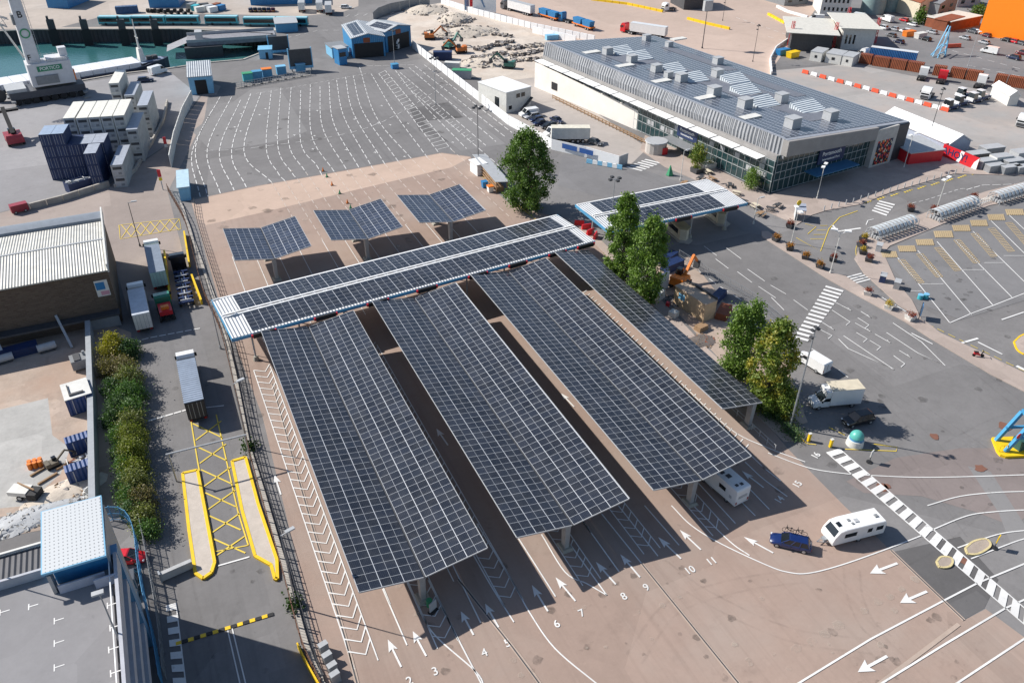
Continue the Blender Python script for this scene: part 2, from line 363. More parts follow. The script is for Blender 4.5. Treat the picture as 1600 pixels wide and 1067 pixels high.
zone('pavement', [(1347, 380), (1372, 360), (1440, 335), (1540, 300), (1620, 280), (1620, 306), (1545, 322), (1470, 352), (1390, 385), (1380, 396), (1400, 440), (1425, 470), (1440, 500), (1405, 478), (1350, 428), (1335, 405)], 1, PAVE, KERB)
zone('pavement', [(905, 345), (935, 372), (1005, 440), (1100, 540), (1190, 625), (1240, 690), (1225, 690), (1150, 620), (1040, 500), (960, 410), (890, 345)], 1, PAVE, .1)
zone('garden_bed', [(1010, 420), (1075, 400), (1130, 470), (1225, 560), (1262, 660), (1235, 668), (1150, 590), (1060, 490)], 5, SITE)

# ================================================================ PAINTED MARKINGS
WPM = line_mat('white_marking', (.76, .75, .73), .75)
FPM = line_mat('faded_marking', (.6, .53, .47), .8)
YPM = line_mat('yellow_marking', (.76, .56, .07), .45)
YHM = line_mat('yellow_hatching', (.5, .38, .22), .85)
ZL = .07
def smooth(pts, k=6):
    if len(pts) < 3: return pts
    P = [pts[0]*2-pts[1]]+list(pts)+[pts[-1]*2-pts[-2]]; out = []
    for i in range(1, len(P)-2):
        a, b, c, d = P[i-1], P[i], P[i+1], P[i+2]
        for j in range(k):
            t = j/k
            out.append(.5*((2*b)+(c-a)*t+(2*a-5*b+4*c-d)*t*t+(3*b-a-3*c+d)*t**3))
    return out+[pts[-1]]
def stripe(mb, pts, w, dash=None, z=ZL, m=0):
    pts = [V((p.x, p.y, 0)) for p in pts]
    if dash is None:
        n = len(pts); L = []; Rr = []
        for i in range(n):
            d = (pts[min(i+1, n-1)]-pts[max(i-1, 0)]).normalized(); u = V((-d.y, d.x, 0))*w/2
            L.append(pts[i]+u); Rr.append(pts[i]-u)
        for i in range(n-1):
            mb.add([(q.x, q.y, z) for q in (Rr[i], Rr[i+1], L[i+1], L[i])], [(0, 1, 2, 3)], m)
        return
    on, off = dash; s = 0.0; cur = []; acc = 0.0; per = on+off
    for i in range(len(pts)-1):
        a, b = pts[i], pts[i+1]; l = (b-a).length; t = 0.0
        while t < l-1e-6:
            ph = (acc+t) % per
            if ph < on-1e-6:
                st = min(on-ph, l-t)
                stripe(mb, [a+(b-a)*(t/l), a+(b-a)*((t+st)/l)], w, None, z, m); t += st
            else: t += min(per-ph, l-t)+1e-5
        acc += l
def pl(mb, px, w=.12, dash=None, sm=True, m=0): 
    p = gs(px); stripe(mb, smooth(p) if sm else p, w, dash, ZL, m)

lm = MB()
for q in [  # lane edges on the plaza, traced on the ground
    [(598, 920), (636, 1008)], [(706, 880), (751, 973)], [(808, 838), (868, 932)], [(911, 815), (967, 893)], [(1007, 790), (1061, 852)],
    [(1091, 755), (1149, 818)], [(1159, 785), (1180, 806)], [(1172, 765), (1202, 796)], [(1164, 722), (1192, 748), (1230, 776)], [(1189, 728), (1220, 752)],
    [(635, 908), (662, 966), (685, 998), (744, 1050), (757, 1075)], [(669, 906), (709, 985), (752, 1068)],
    [(740, 868), (770, 920), (803, 972)], [(745, 818), (800, 908), (828, 958), (867, 1013), (931, 1067), (960, 1090)],
    [(846, 835), (883, 894), (917, 912), (948, 930)], [(891, 851), (948, 930)], [(940, 803), (1002, 880)], [(966, 790), (1028, 869)],
    [(1049, 790), (1080, 821), (1127, 850), (1200, 884), (1231, 894), (1260, 896), (1304, 886), (1366, 865), (1439, 837), (1461, 826), (1511, 806), (1550, 800), (1600, 797), (1660, 797)],
    [(1085, 792), (1140, 846), (1171, 868)],
    [(1200, 708), (1263, 731), (1319, 740), (1362, 743), (1453, 746), (1600, 742), (1680, 738)], [(1065, 600), (1140, 670), (1200, 700), (1258, 722)],
    [(1449, 790), (1498, 776), (1549, 770), (1600, 768), (1670, 768)], [(1496, 856), (1524, 846), (1563, 834), (1600, 829), (1650, 826)],
    [(1517, 873), (1563, 855), (1600, 842), (1650, 832)]]: pl(lm, q, .15)
for q in [[(1150, 1120), (1240, 1072), (1361, 998), (1475, 938), (1527, 911), (1600, 881), (1650, 866)], [(1290, 1118), (1370, 1072), (1475, 1007), (1571, 950), (1600, 937), (1660, 912)], [(1410, 1120), (1488, 1072), (1600, 998), (1660, 962)]]: pl(lm, q, .2, sm=False)
def wl(mb, a, b, w=.13, m=0): stripe(mb, [V((a[0], a[1], 0)), V((b[0], b[1], 0))], w, None, ZL, m)
def chevrons(mb, x0, x1, y0, y1, step, pt=1.15, frac=.62, w=.13):
    wl(mb, (x0, y0), (x0, y1)); wl(mb, (x1, y0), (x1, y1)); y = y0+pt+.2; xm = x0+(x1-x0)*frac
    while y < y1:
        stripe(mb, [V((x0, y+pt*.55, 0)), V((xm, y-pt*.25, 0)), V((x1, y+pt, 0))], w, None, ZL+.002); y += step
chevrons(lm, 6.66, 9.12, 50, 105, 1.6, 1.3, .62, .17)
for xv in (15.75, 33.05, 50.5): chevrons(lm, xv-.75, xv+1.5, 48.8 if xv < 20 else 49.6, 104, 1.45, .9, .5)
for xg in (23.3, 40.85): chevrons(lm, xg, xg+2.2, 50.6, 104, 1.45, .9, .5)
wl(lm, (62.9, 59), (62.9, 105))
for k in range(38): wl(lm, (62.95, 60.4+k*1.2), (63.95, 60.9+k*1.2), .16)
for x in (12.3, 19.6, 36.9, 54.4, 62.8): wl(lm, (x, 56), (x, 105), .12)
for a in range(3):
    for k in range(4): wl(lm, (9.5+a*16.9+k*4.0, 112+a*1.3), (9.5+a*16.9+k*4.0, 143), .12)
struct(lm.build('lane_lines', WPM, fixn=False))
am = MB()
def arrow(tip, tail, wf=1.0):
    a, b = g(*tip), g(*tail); d = (a-b); L = d.length; d.normalize(); u = V((-d.y, d.x, 0)); hl = min(L*.42, 2.0); hw = .48*wf; sw = .1*wf
    q = a-d*hl
    z = V((0, 0, ZL+.002))
    am.add([a+z, q+u*hw+z, q+d*.25+u*sw+z, b+u*sw+z, b-u*sw+z, q+d*.25-u*sw+z, q-u*hw+z], [(0, 1, 2, 5, 6), (2, 3, 4, 5)])
for t in [((606, 999), (627, 1042)), ((645, 986), (666, 1025)), ((720, 955), (740, 992)), ((758, 943), (779, 980)), ((831, 914), (856, 955)), ((868, 902), (899, 939)),
          ((931, 878), (962, 913)), ((969, 866), (1000, 902)), ((1028, 839), (1064, 873)), ((1062, 828), (1095, 859)), ((1162, 839), (1208, 864)), ((1159, 736), (1193, 762)),
          ((682, 670), (700, 696)), ((877, 615), (897, 636)), ((429, 742), (439, 773))]: arrow(*t)
for t in [((1359, 896), (1402, 880)), ((1406, 942), (1448, 924)), ((1340, 1050), (1386, 1025))]: arrow(*t, wf=1.5)
struct(am.build('lane_arrows', WPM, fixn=False))
for txt, px, rz in [('2', (640, 1064), 0), ('3', (680, 1049), 0), ('4', (757, 1020), 0), ('5', (793, 1005), 0), ('6', (870, 975), 0), ('7', (909, 958), 0), ('8', (975, 932), 0),
                ('9', (1010, 918), 0), ('10', (1078, 891), 0), ('11', (1112, 877), 0), ('14', (1218, 781), 20), ('15', (1246, 757), 20), ('16', (1275, 712), 20)]:
    p = g(*px); struct(lettering('lane_number', txt, 1.3, WPM, None, (p.x, p.y, ZL-.012), (0, 0, rad(rz)), .012, xs=.95))
# zebra crossings
zm = MB()
def zebra(mb, a0, a1, b0, b1, n, border=True, duty=.52):
    a0, a1, b0, b1 = g(*a0), g(*a1), g(*b0), g(*b1)
    if border: stripe(mb, [a0, a1], .16); stripe(mb, [b0, b1], .16)
    for i in range(n):
        t0 = i/n; t1 = (i+duty)/n
        mb.add([(q.x, q.y, ZL+.003) for q in (a0.lerp(a1, t0), a0.lerp(a1, t1), b0.lerp(b1, t1), b0.lerp(b1, t0))], [(0, 1, 2, 3)])
zebra(zm, (1291, 707), (1640, 1010), (1311, 701), (1640, 984), 21, True, .6)
zebra(zm, (1240, 528), (1292, 444), (1262, 534), (1320, 452), 15, False, .5)
zebra(zm, (1322, 433), (1340, 445), (1345, 427), (1366, 438), 4, False, .5)
zebra(zm, (1362, 330), (1375, 312), (1385, 338), (1400, 318), 5, False, .5)
zebra(zm, (978, 262), (1012, 248), (1002, 268), (1036, 254), 6, False, .5)
zebra(zm, (259, 946), (272, 1080), (275, 942), (292, 1080), 7, False, .55); stripe(zm, gs([(275, 942), (292, 1080)]), .12)
struct(zm.build('zebra_crossing', WPM, fixn=False))
# marshalling lanes
ML = [((330, 175), (300, 240), (313, 308)), ((344, 152), (306, 228), (325, 308)), ((362, 152), (324, 233), (345, 304)), ((376, 157), (343, 235), (366, 298)), ((392, 147), (362, 235), (385, 293)),
      ((408, 145), (381, 235), (424, 285)), ((424, 142), (416, 230), (434, 270), (445, 283)), ((439, 138), (434, 228), (456, 270), (465, 280)), ((455, 137), (451, 223), (478, 270)),
      ((470, 142), (470, 223), (494, 258), (503, 274)), ((485, 133), (487, 212), (523, 270)), ((500, 136), (504, 200), (543, 268)), ((514, 129), (521, 192), (563, 266)), ((526, 126), (537, 182), (582, 263)),
      ((540, 121), (552, 177), (602, 258)), ((552, 119), (567, 175), (623, 254)), ((562, 106), (587, 182), (645, 251)), ((580, 116), (615, 175), (668, 247)), ((592, 116), (686, 240)), ((602, 111), (706, 235)),
      ((618, 111), (653, 155), (729, 233)), ((625, 114), (759, 228)), ((639, 106), (775, 222)), ((649, 104), (790, 215)), ((663, 102), (800, 208)), ((640, 140), (780, 260)), ((700, 150), (840, 262)), ((690, 130), (850, 232))]
mm = MB(); fm = MB()
for i, q in enumerate(ML):
    if i < 26: pl(mm, q, .16 if i > 5 else .18, (2.6, 1.1))
    if 4 < i < 20:
        a, b2 = g(*q[-2]), g(*q[-1]); d = (b2-a).normalized(); L = (b2.y-143)
        if i > 15: L = b2.y-138
        d = V((.02, -1, 0)); stripe(fm, [b2, b2+d*max(6, L)], .13, (2.0, 1.1))
for i in range(24):   # hatched strips between lanes
    t = i/24; a = g(592+94*t, 116+124*t); b2 = g(602+104*t, 111+124*t); stripe(mm, [a, b2], .16)
    a = g(625+60*t*1.9, 128+100*t); b2 = g(632+60*t*1.9, 124+100*t); stripe(mm, [a, b2], .12)
pl(mm, [(400, 147), (470, 135), (577, 115)], .14, (1, .8)); pl(mm, [(320, 236), (400, 231), (575, 200), (700, 132)], .12, (2, 1.6)); pl(mm, [(560, 62+42), (650, 102)], .15, (2, .6))
for i in range(26):   # little arrows and letters in the lanes
    x = rnd.uniform(350, 800); y = rnd.uniform(160, 250)
    if y > 310-.11*x+40: continue
    p = g(x, y); mm.box(p.x-.4, p.x+.4, p.y-.08, p.y+.08, ZL, ZL+.001); mm.box(p.x-.07, p.x+.07, p.y-.6, p.y+.4, ZL, ZL+.0015)
struct(mm.build('marshalling_lines', WPM, fixn=False)); struct(fm.build('faded_lines', FPM, fixn=False))
# roads on the right
rm = MB()
for q in [[(1100, 385), (1120, 400)], [(1118, 405), (1138, 420)], [(1135, 388), (1158, 405)], [(1152, 425), (1175, 442)], [(1168, 421), (1195, 440)], [(1185, 448), (1212, 466)], [(1204, 446), (1228, 460)], [(1205, 465), (1225, 485)],
          [(1240, 469), (1262, 485)], [(1060, 400), (1120, 445), (1190, 490), (1235, 525)]]: pl(rm, q, .13, None if len(q) == 2 else (2, 1.2), sm=False)
def zigzag(a0, a1, b0, b1, n):
    for i in range(n):
        for (p, q) in ((a0, a1), (b0, b1)):
            x0, y0 = p[0]+(q[0]-p[0])*i/n, p[1]+(q[1]-p[1])*i/n; x1, y1 = p[0]+(q[0]-p[0])*(i+.8)/n, p[1]+(q[1]-p[1])*(i+.8)/n
            pl(rm, [(x0, y0), (x1, y1), (x1-6, y1+(-5 if p is a0 else 5))], .13, sm=False)
zigzag((1345, 487), (1365, 500), (1340, 497), (1362, 511), 1); zigzag((1405, 548), (1428, 562), (1396, 556), (1418, 572), 1); zigzag((1300, 470), (1338, 490), (1300, 485), (1335, 508), 1); zigzag((1336, 505), (1398, 540), (1338, 520), (1380, 545), 2); zigzag((1278, 500), (1310, 520), (1275, 512), (1306, 528), 1)
pl(rm, [(1310, 530), (1325, 545), (1358, 560), (1397, 578), (1352, 548), (1318, 525)], .14, sm=False)
pl(rm, [(1395, 505), (1440, 535), (1477, 572), (1434, 552), (1385, 520)], .14, sm=False); pl(rm, [(1424, 521), (1457, 538)], .2, sm=False)
pl(rm, [(1268, 545), (1296, 562), (1296, 570)], .13, sm=False); pl(rm, [(1310, 578), (1325, 590)], .13, sm=False)
pl(rm, [(1378, 465), (1415, 487)], .2, (3, .3), sm=False)
pl(rm, [(1425, 318), (1450, 312), (1500, 296), (1512, 298)], .15, (1.2, .8)); pl(rm, [(1510, 297), (1535, 290), (1600, 288)], .2, (2.0, .6), sm=False)
pl(rm, [(1300, 352), (1310, 362), (1345, 357)], .5, sm=False); pl(rm, [(1353, 352), (1356, 345), (1365, 343)], .18, sm=False)
# right-hand car park bays
for a, b2 in [((1400, 400), (1484, 505)), ((1434, 392), (1518, 492)), ((1464, 378), (1551, 477)), ((1492, 375), (1581, 465)), ((1520, 362), (1612, 452)), ((1548, 345), (1640, 435)), ((1575, 335), (1665, 420))]:
    pl(rm, [a, b2], .16, sm=False)
for a, b2 in [((1423, 455), (1440, 455)), ((1440, 444), (1474, 444)), ((1500, 422), (1540, 422)), ((1538, 411), (1568, 411)), ((1568, 400), (1600, 400))]: pl(rm, [a, b2], .12, sm=False)
pl(rm, [(1484, 505), (1518, 490), (1551, 478), (1610, 455)], .16, sm=False)
pl(rm, [(1500, 537), (1528, 529)], .4, sm=False); pl(rm, [(1528, 535), (1566, 554)], .3, sm=False); pl(rm, [(1565, 500), (1600, 488)], .25, sm=False); pl(rm, [(1588, 572), (1610, 583)], .6, sm=False)
# top right roads and apron
for a, b2 in [((1150, 28), (1250, 62)), ((1512, 103), (1620, 125)), ((1470, 75), (1600, 110)), ((1200, 58), (1228, 65))]: pl(rm, [a, b2], .22, (2.5, 2.0), sm=False)
for i in range(9): pl(rm, [(540+i*14, 27-i*.9), (546+i*14, 24-i*.9)], .2, sm=False)
pl(rm, [(530, 48), (498, 48), (440, 62)], .2, (2, 2), sm=False)
struct(rm.build('road_markings', WPM, fixn=False))
# west access road
wm = MB()
pl(wm, [(232, 658), (300, 638)], .3, (1.0, .12), sm=False); pl(wm, [(315, 638), (350, 634)], .2, sm=False); pl(wm, [(341, 884), (390, 870)], .2, sm=False); pl(wm, [(208, 535), (235, 528), (315, 513)], .2, (1, .3), sm=False)
pl(wm, [(356, 985), (378, 1080)], .13, sm=False); pl(wm, [(363, 982), (387, 1080)], .13, sm=False)
struct(wm.build('stop_lines', WPM, fixn=False))
ym = MB()
YB = [(298, 655), (333, 650), (349, 712), (372, 800), (392, 866), (340, 866), (322, 790), (309, 722)]
pl(ym, [(298, 655), (309, 722), (322, 790), (336, 862)], .16, sm=False); pl(ym, [(338, 648), (352, 712), (372, 800), (388, 852)], .16, sm=False); pl(ym, [(336, 862), (388, 852)], .14, sm=False)
for i in range(6):
    y = 662+i*36
    pl(ym, [(300+(y-655)*.18, y), (346+(y-655)*.20, y+22)], .19, sm=False); pl(ym, [(346+(y-662)*.2, y-4), (302+(y-640)*.18, y+26)], .19, sm=False)
pl(ym, [(188, 352), (280, 342), (283, 358), (188, 374), (186, 352)], .14, sm=False)
for i in range(6): pl(ym, [(190+i*15, 352-i*1.6), (205+i*15, 370-i*2)], .12, sm=False); pl(ym, [(205+i*15, 351-i*1.6), (190+i*15, 372-i*2)], .12, sm=False)
pl(ym, [(1244, 372), (1282, 393), (1295, 358), (1312, 340), (1340, 330)], .16, sm=False); pl(ym, [(1262, 366), (1275, 355), (1258, 350)], .14, sm=False)
for i in range(4): pl(ym, [(1266+i*5, 374-i*7), (1287+i*2, 374-i*7)], .14, sm=False)
pl(ym, [(1325, 435), (1392, 480), (1460, 512), (1600, 580)], .12, (1.2, .7), sm=False); pl(ym, [(1345, 372), (1337, 392), (1345, 420), (1372, 445)], .1)
pl(ym, [(1240, 662), (1256, 690), (1275, 695)], .14); pl(ym, [(1295, 668), (1320, 680)], .14, (1, .4), sm=False); pl(ym, [(1320, 702), (1400, 705), (1402, 699), (1365, 694)], .14, sm=False)
pl(ym, [(735, 262), (770, 290), (815, 325), (850, 355)], .14, sm=False)
for i in range(10): pl(ym, [(1350+i*21, 318-i*5.6), (1362+i*21, 313.5-i*5.6)], .5, (.5, .4), sm=False)
struct(ym.build('yellow_lines', YPM, fixn=False))
hm = MB()
BAYS = [(1376, 394, 24, 9), (1402, 385, 27, 9), (1430, 375, 27, 9), (1458, 362, 29, 10), (1487, 353, 27, 9), (1515, 345, 26, 9), (1542, 336, 26, 9), (1570, 328, 28, 9)]
for (x, y, w, h) in BAYS:
    q = gs([(x, y), (x+w, y-.5), (x+w+3, y+h), (x+3, y+h)])
    for i in range(9):
        t = i/9; hm.quad(*[(p.x, p.y, KERB+.008) for p in (q[0].lerp(q[1], t), q[0].lerp(q[1], t+.075), q[3].lerp(q[2], t+.075), q[3].lerp(q[2], t))])
    for i in range(6):
        t = i/6; hm.quad(*[(p.x, p.y, KERB+.012) for p in (q[0].lerp(q[3], t), q[1].lerp(q[2], t), q[1].lerp(q[2], t+.1), q[0].lerp(q[3], t+.1))])
    for i in range(16):
        t = i/16; a = g(x+w+3+t*33, y+h+4+t*38); b2 = g(x+w+13+t*33, y+h+3+t*38); stripe(hm, [a, b2], .22)
        if i < 15: stripe(hm, [a, g(x+w+3+(t+1/16)*33, y+h+4+(t+1/16)*38)], .12); stripe(hm, [b2, g(x+w+13+(t+1/16)*33, y+h+3+(t+1/16)*38)], .12)
struct(hm.build('bay_hatching', YHM, fixn=False))
# slot drains running down the plaza
de = MB()
for q in [[(716, 905), (800, 1010), (848, 1075), (900, 1160)], [(1002, 880), (1160, 1075), (1240, 1170)], [(426, 600), (470, 760), (540, 1000), (560, 1075)], [(1392, 860), (1506, 969)], [(1498, 975), (1385, 1060), (1360, 1080)]]: stripe(de, smooth(gs(q)), .42, None, ZL-.006)
struct(de.build('drain_edges', ground_mat('drain_edge_concrete', (.44, .35, .29), var=.14, patch=0), fixn=False))
dm = MB()
for q in [[(716, 905), (800, 1010), (848, 1075), (900, 1160)], [(1002, 880), (1160, 1075), (1240, 1170)], [(426, 600), (470, 760), (540, 1000), (560, 1075)], [(1392, 860), (1506, 969)]]: pl(dm, q, .14, sm=False)
struct(dm.build('slot_drains', DGREY, fixn=False))

# rubber marks left by turning wheels, and old patches in the paving
def mark_mat(name, c, alpha):
    m, nt, b = newmat(name); b.inputs['Base Color'].default_value = (*c, 1); b.inputs['Roughness'].default_value = .95
    f = mth(nt, 'MULTIPLY', ramp(nt, noise(nt, wpos(nt), .5, 7, .75), .38, .66), alpha); nt.links.new(f, b.inputs['Alpha']); MATS[name] = m; return m
TYM = mark_mat('tyre_rubber', (.07, .06, .055), .1); OILM = mark_mat('oil_patch', (.06, .055, .05), .42); PALM = mark_mat('pale_patch', (.52, .44, .37), .55)
tm = MB()
TY = [[(1330, 888), (1335, 930), (1355, 975), (1385, 1000)], [(1250, 900), (1150, 915), (1050, 950), (990, 1030)], [(1360, 1010), (1230, 990), (1100, 930), (1030, 880)], [(1260, 640), (1360, 690), (1440, 760), (1500, 840)], [(1300, 560), (1400, 640), (1520, 760)], [(1180, 430), (1290, 520), (1400, 610), (1560, 720)], [(1290, 600), (1400, 700), (1470, 790)], [(1400, 880), (1470, 840), (1540, 780)], [(1480, 700), (1560, 660), (1640, 640)], [(980, 250), (1080, 310), (1180, 380)], [(880, 270), (960, 262), (1060, 300)], [(260, 700), (275, 800), (292, 930), (330, 1070)], [(235, 560), (250, 680), (262, 800)], [(360, 940), (340, 1000), (345, 1070)], [(1420, 520), (1500, 560), (1600, 640)], [(1390, 330), (1450, 310), (1560, 300)]]
for q in TY:
    P = smooth(gs(q), 8)
    for off in (-.85, .85):
        Q = []
        for i, p in enumerate(P):
            d = (P[min(i+1, len(P)-1)]-P[max(i-1, 0)]).normalized(); Q.append(p+V((-d.y, d.x, 0))*off)
        stripe(tm, Q, .26, None, ZL-.008)
struct(tm.build('tyre_marks', TYM, fixn=False))
def blots(name, mat, pts, z):
    m = MB()
    for x, y, r in pts:
        p = g(x, y); n = 11; m.add([(p.x+math.cos(6.283*i/n)*r*rnd.uniform(.7, 1.2), p.y+math.sin(6.283*i/n)*r*rnd.uniform(.6, 1.1), z) for i in range(n)], [tuple(range(n))])
    struct(m.build(name, mat, fixn=False))
blots('oil_patches', OILM, [(rnd.uniform(650, 1500), rnd.uniform(880, 1067), rnd.uniform(.15, .6)) for _ in range(46)]+[(rnd.uniform(1150, 1600), rnd.uniform(430, 800), rnd.uniform(.2, .8)) for _ in range(50)]+[(rnd.uniform(225, 420), rnd.uniform(600, 1060), rnd.uniform(.15, .6)) for _ in range(30)]+[(rnd.uniform(330, 760), rnd.uniform(130, 400), rnd.uniform(.3, 1.2)) for _ in range(50)]+[(rnd.uniform(1430, 1600), rnd.uniform(400, 490), rnd.uniform(.2, .6)) for _ in range(30)], ZL-.011)
blots('pale_patches', PALM, [(1430, 905, .6), (1408, 920, .5), (1390, 932, .55), (1371, 940, .6), (1309, 976, .7), (1288, 989, .6), (1267, 1002, .6), (1244, 1013, .6), (1350, 955, .5)]+[(rnd.uniform(620, 1400), rnd.uniform(900, 1067), rnd.uniform(.15, .5)) for _ in range(24)]+[(rnd.uniform(340, 760), rnd.uniform(260, 390), rnd.uniform(.3, .8)) for _ in range(26)], ZL-.009)
blots('rust_ironwork', pm('rust_iron', (.2, .09, .06), .8), [(1379, 762, .8), (1460, 682, .7), (1532, 732, .8), (1571, 667, 1.1), (1386, 760, .5), (1506, 876, .6)], ZL-.004)
# ================================================================ SOLAR CANOPIES OVER THE LANES
SOLV = solar_mat('solar_glass_v', 2.37, 1.062)
SOLS = solar_mat('solar_glass_small', 2.2, 1.062, cell=(.024, .032, .055))
SOLT = solar_mat('solar_glass_flat', 2.36, 1.02, lr=.03, lw=.07)
POSTM = pm('canopy_post_grey', (.34, .35, .35), .6, .1, var=.1)
CONCB = pm('plinth_concrete', (.34, .32, .27), .9, var=.2)
ZT, ZV = 6.1, 5.0
GRP = 'solar canopies over the check-in lanes'
def canopy(label, x0, xv, x1, y0, y1, posts, mat=SOLV, group=GRP):
    cx = xv; t = thing('solar_canopy', label, 'solar canopy', (cx, y0, 0), 0, group)
    for side in (-1, 1):
        xe = x0 if side < 0 else x1
        if xe is None: continue
        w = abs(xe-xv)-.12; h = ZT-ZV; L = math.hypot(w, h); th = math.atan2(h, w)
        mb = MB().box(0, L, 0, y1-y0, -.05, 0, 1, 0)
        o = mb.build('solar_array', [mat, STEEL], t)
        if side > 0: o.location = (.12, 0, ZV); o.rotation_euler = (0, -th, 0)
        else: o.location = (xe-cx, 0, ZT); o.rotation_euler = (0, th, 0)
        fr = MB()
        def P(u, y, dz): return (side*(.12+u*math.cos(th)), y, ZV+u*math.sin(th)+dz)
        for y in (-.03, y1-y0+.03): fr.bar(P(0, y, -.04), P(L, y, -.04), .07, .16)
        fr.bar(P(L+.03, 0, -.02), P(L+.03, y1-y0, -.02), .07, .12)
        k = int((y1-y0)/1.062/2)
        for i in range(k):      # clamps standing proud of both ends of the slope
            fr.bar(P(L-.02, (i+.5)*2.124, .01), P(L+.09, (i+.5)*2.124, .01), .06, .05)
        fr.build('edge_frame', LGREY, t)
        pu = MB()
        for j in range(4): pu.bar(P(.6+j*(L-1.2)/3, .15, -.2), P(.6+j*(L-1.2)/3, y1-y0-.15, -.2), .12, .2)
        pu.build('purlins', STEEL, t)
        for yp in posts:
            r = MB(); r.loft([[P(.1, yp-y0-.12, -.75), P(.1, yp-y0+.12, -.75), P(.1, yp-y0+.12, -.3), P(.1, yp-y0-.12, -.3)], [P(L-.4, yp-y0-.08, -.45), P(L-.4, yp-y0+.08, -.45), P(L-.4, yp-y0+.08, -.3), P(L-.4, yp-y0-.08, -.3)]])
            r.build('rafter', POSTM, t)
    MB().box(-.16 if x0 is not None else 0, .16 if x1 is not None else 0, 0, y1-y0, ZV-.2, ZV-.09).build('valley_dark_strip', DGREY, t)  # dark strip added in the crease so the fold reads as shaded
    for yp in posts:
        off = 0 if x1 is not None else -.35
        m = MB().loft([[(sx*.26+off, yp-y0+sy*.42, .25) for sx, sy in ((-1, -1), (1, -1), (1, 1), (-1, 1))], [(sx*.36+off, yp-y0+sy*.5, ZV-.25) for sx, sy in ((-1, -1), (1, -1), (1, 1), (-1, 1))]])
        c = m.build('column', POSTM, t)
        MB().frustum((-.75+off, .75+off, yp-y0-.9, yp-y0+.9), (-.55+off, .55+off, yp-y0-.7, yp-y0+.7), 0.01, .32).build('plinth', CONCB, c)
    return t
canopy('longest dark V-shaped solar canopy, the one nearest the fence and the white chevron strip', 8.9, 15.72, 22.78, 53.95, 105.7, [55.3, 67, 79, 91, 103])
canopy('V-shaped solar canopy between two other long ones, shading lanes 8, 9 and 10', 26.25, 33.1, 40.3, 53.95, 107.3, [55.3, 67, 79, 91, 103])
canopy('V-shaped solar canopy sheltering the white motorhome at its near end', 43.55, 50.45, 57.5, 53.95, 108.9, [55.3, 67, 79, 91, 103])
canopy('narrow single-slope solar canopy beside the poplar trees', 59.95, 66.75, None, 62.8, 110.1, [64.2, 75, 86, 97, 108])
G3 = 'small solar canopies behind the check-in roof'
canopy('small square V-shaped solar canopy nearest the fence, behind the check-in roof', 8.9, 15.4, 21.9, 129.6, 142.6, [131.2, 139.5], SOLS, G3)
canopy('small square V-shaped solar canopy between two others behind the check-in roof', 25.7, 32.3, 38.9, 130.4, 143.7, [132, 140.5], SOLS, G3)
canopy('small square V-shaped solar canopy nearest the tall poplar, behind the check-in roof', 42.4, 49.0, 55.7, 130.8, 144.1, [132.4, 141], SOLS, G3)

ROOFW = rib_mat('white_roof_sheet', (.62, .63, .64), .5, 0, .3, .45, var=.06)
FASC = pm('fascia_blue', (.075, .28, .47), .5, var=.12)
def flat_canopy(label, A, Bp, dep, mL, mR, zE=6.0, cols=8, signs=(), panels=26):
    rz = yaw(A, Bp); L = (Bp-A).length
    t = thing('check_in_canopy', label, 'canopy', (A.x, A.y, 0), rz, 'white and blue check-in canopies')
    zr = zE+.25; h = dep/2
    mb = MB()
    mb.loft([[(x, 0, zE-.12), (x, h, zr-.12), (x, dep, zE-.12), (x, dep, zE), (x, h, zr), (x, 0, zE)] for x in (0, L)])
    mb.build('roof', ROOFW, t)
    fb = MB()
    fb.box(-.14, -.01, -.1, dep+.1, zE-.55, zE-.02); fb.box(L+.01, L+.14, -.1, dep+.1, zE-.55, zE-.02)
    fb.box(-.01, L+.01, -.16, -.04, zE-.55, zE-.1); fb.box(-.01, L+.01, dep+.04, dep+.16, zE-.55, zE-.1)
    fb.build('fascia', FASC, t)
    sl = math.atan2(.25, h)
    pw = (L-mL-mR); ncol = int(pw/2.36)
    for k, (ya, zs) in enumerate(((.5, 1), (h+.6, -1))):
        wd = h-1.15
        o = MB().box(0, ncol*2.36, 0, wd, 0, .05, 1, 0).build('solar_array', [SOLT, STEEL], t)
        z0 = zE+.25*(ya/h) if zs > 0 else zr-.25*((ya-h)/h)
        o.location = (mL, ya, z0+.06); o.rotation_euler = (zs*sl, 0, 0)
    MB().box(.2, L-.2, h-.5, h-.2, zr+.02, zr+.12).box(.2, L-.2, h+.2, h+.5, zr+.02, zr+.12).build('ridge_cap', WHITE, t)
    x = .8
    while x < L-1: MB().box(x, x+.95, h-.19, h+.19, zr+.03, zr+.1).build('ridge_vent', DGREY, t); x += 1.75
    MB().box(.1, L-.1, dep-.42, dep-.1, zE+.03, zE+.09).build('roof_edge_walkway', WHITE, t)
    for i in range(cols):
        for y in (1.8, dep-1.8):
            x = 3+(L-6)*i/(cols-1)
            c = MB().tube((x, y, .7), (x, y, zE-.1), .14, .14, 10).build('column', LGREY, t, smooth=True)
            MB().tube((x, y, 0), (x, y, .7), .5, .32, 10).build('column_base', CONCB, c)
            MB().box(x-.8, x+.8, y-.12, y+.12, zE-.45, zE-.22).build('bracket', LGREY, c)
    for x in signs:
        s = MB().box(x-1.6, x+1.6, -.5, -.18, zE-.75, zE-.05).build('lane_sign', BLACK, t)
        MB().box(x+1.6, x+1.85, -.48, -.2, zE-.6, zE-.1).box(x-1.85, x-1.6, -.48, -.2, zE-.6, zE-.1).build('sign_end', RED, s)
    return t
flat_canopy('long white and blue check-in roof spanning all lanes, joined to the dark solar canopies', g(363, 528.7, 6), g(928.7, 376.4, 6), 12.45, 3.0, 1.6, cols=9, signs=(4.5, 14, 22.5, 31, 40.3, 48, 56, 62))
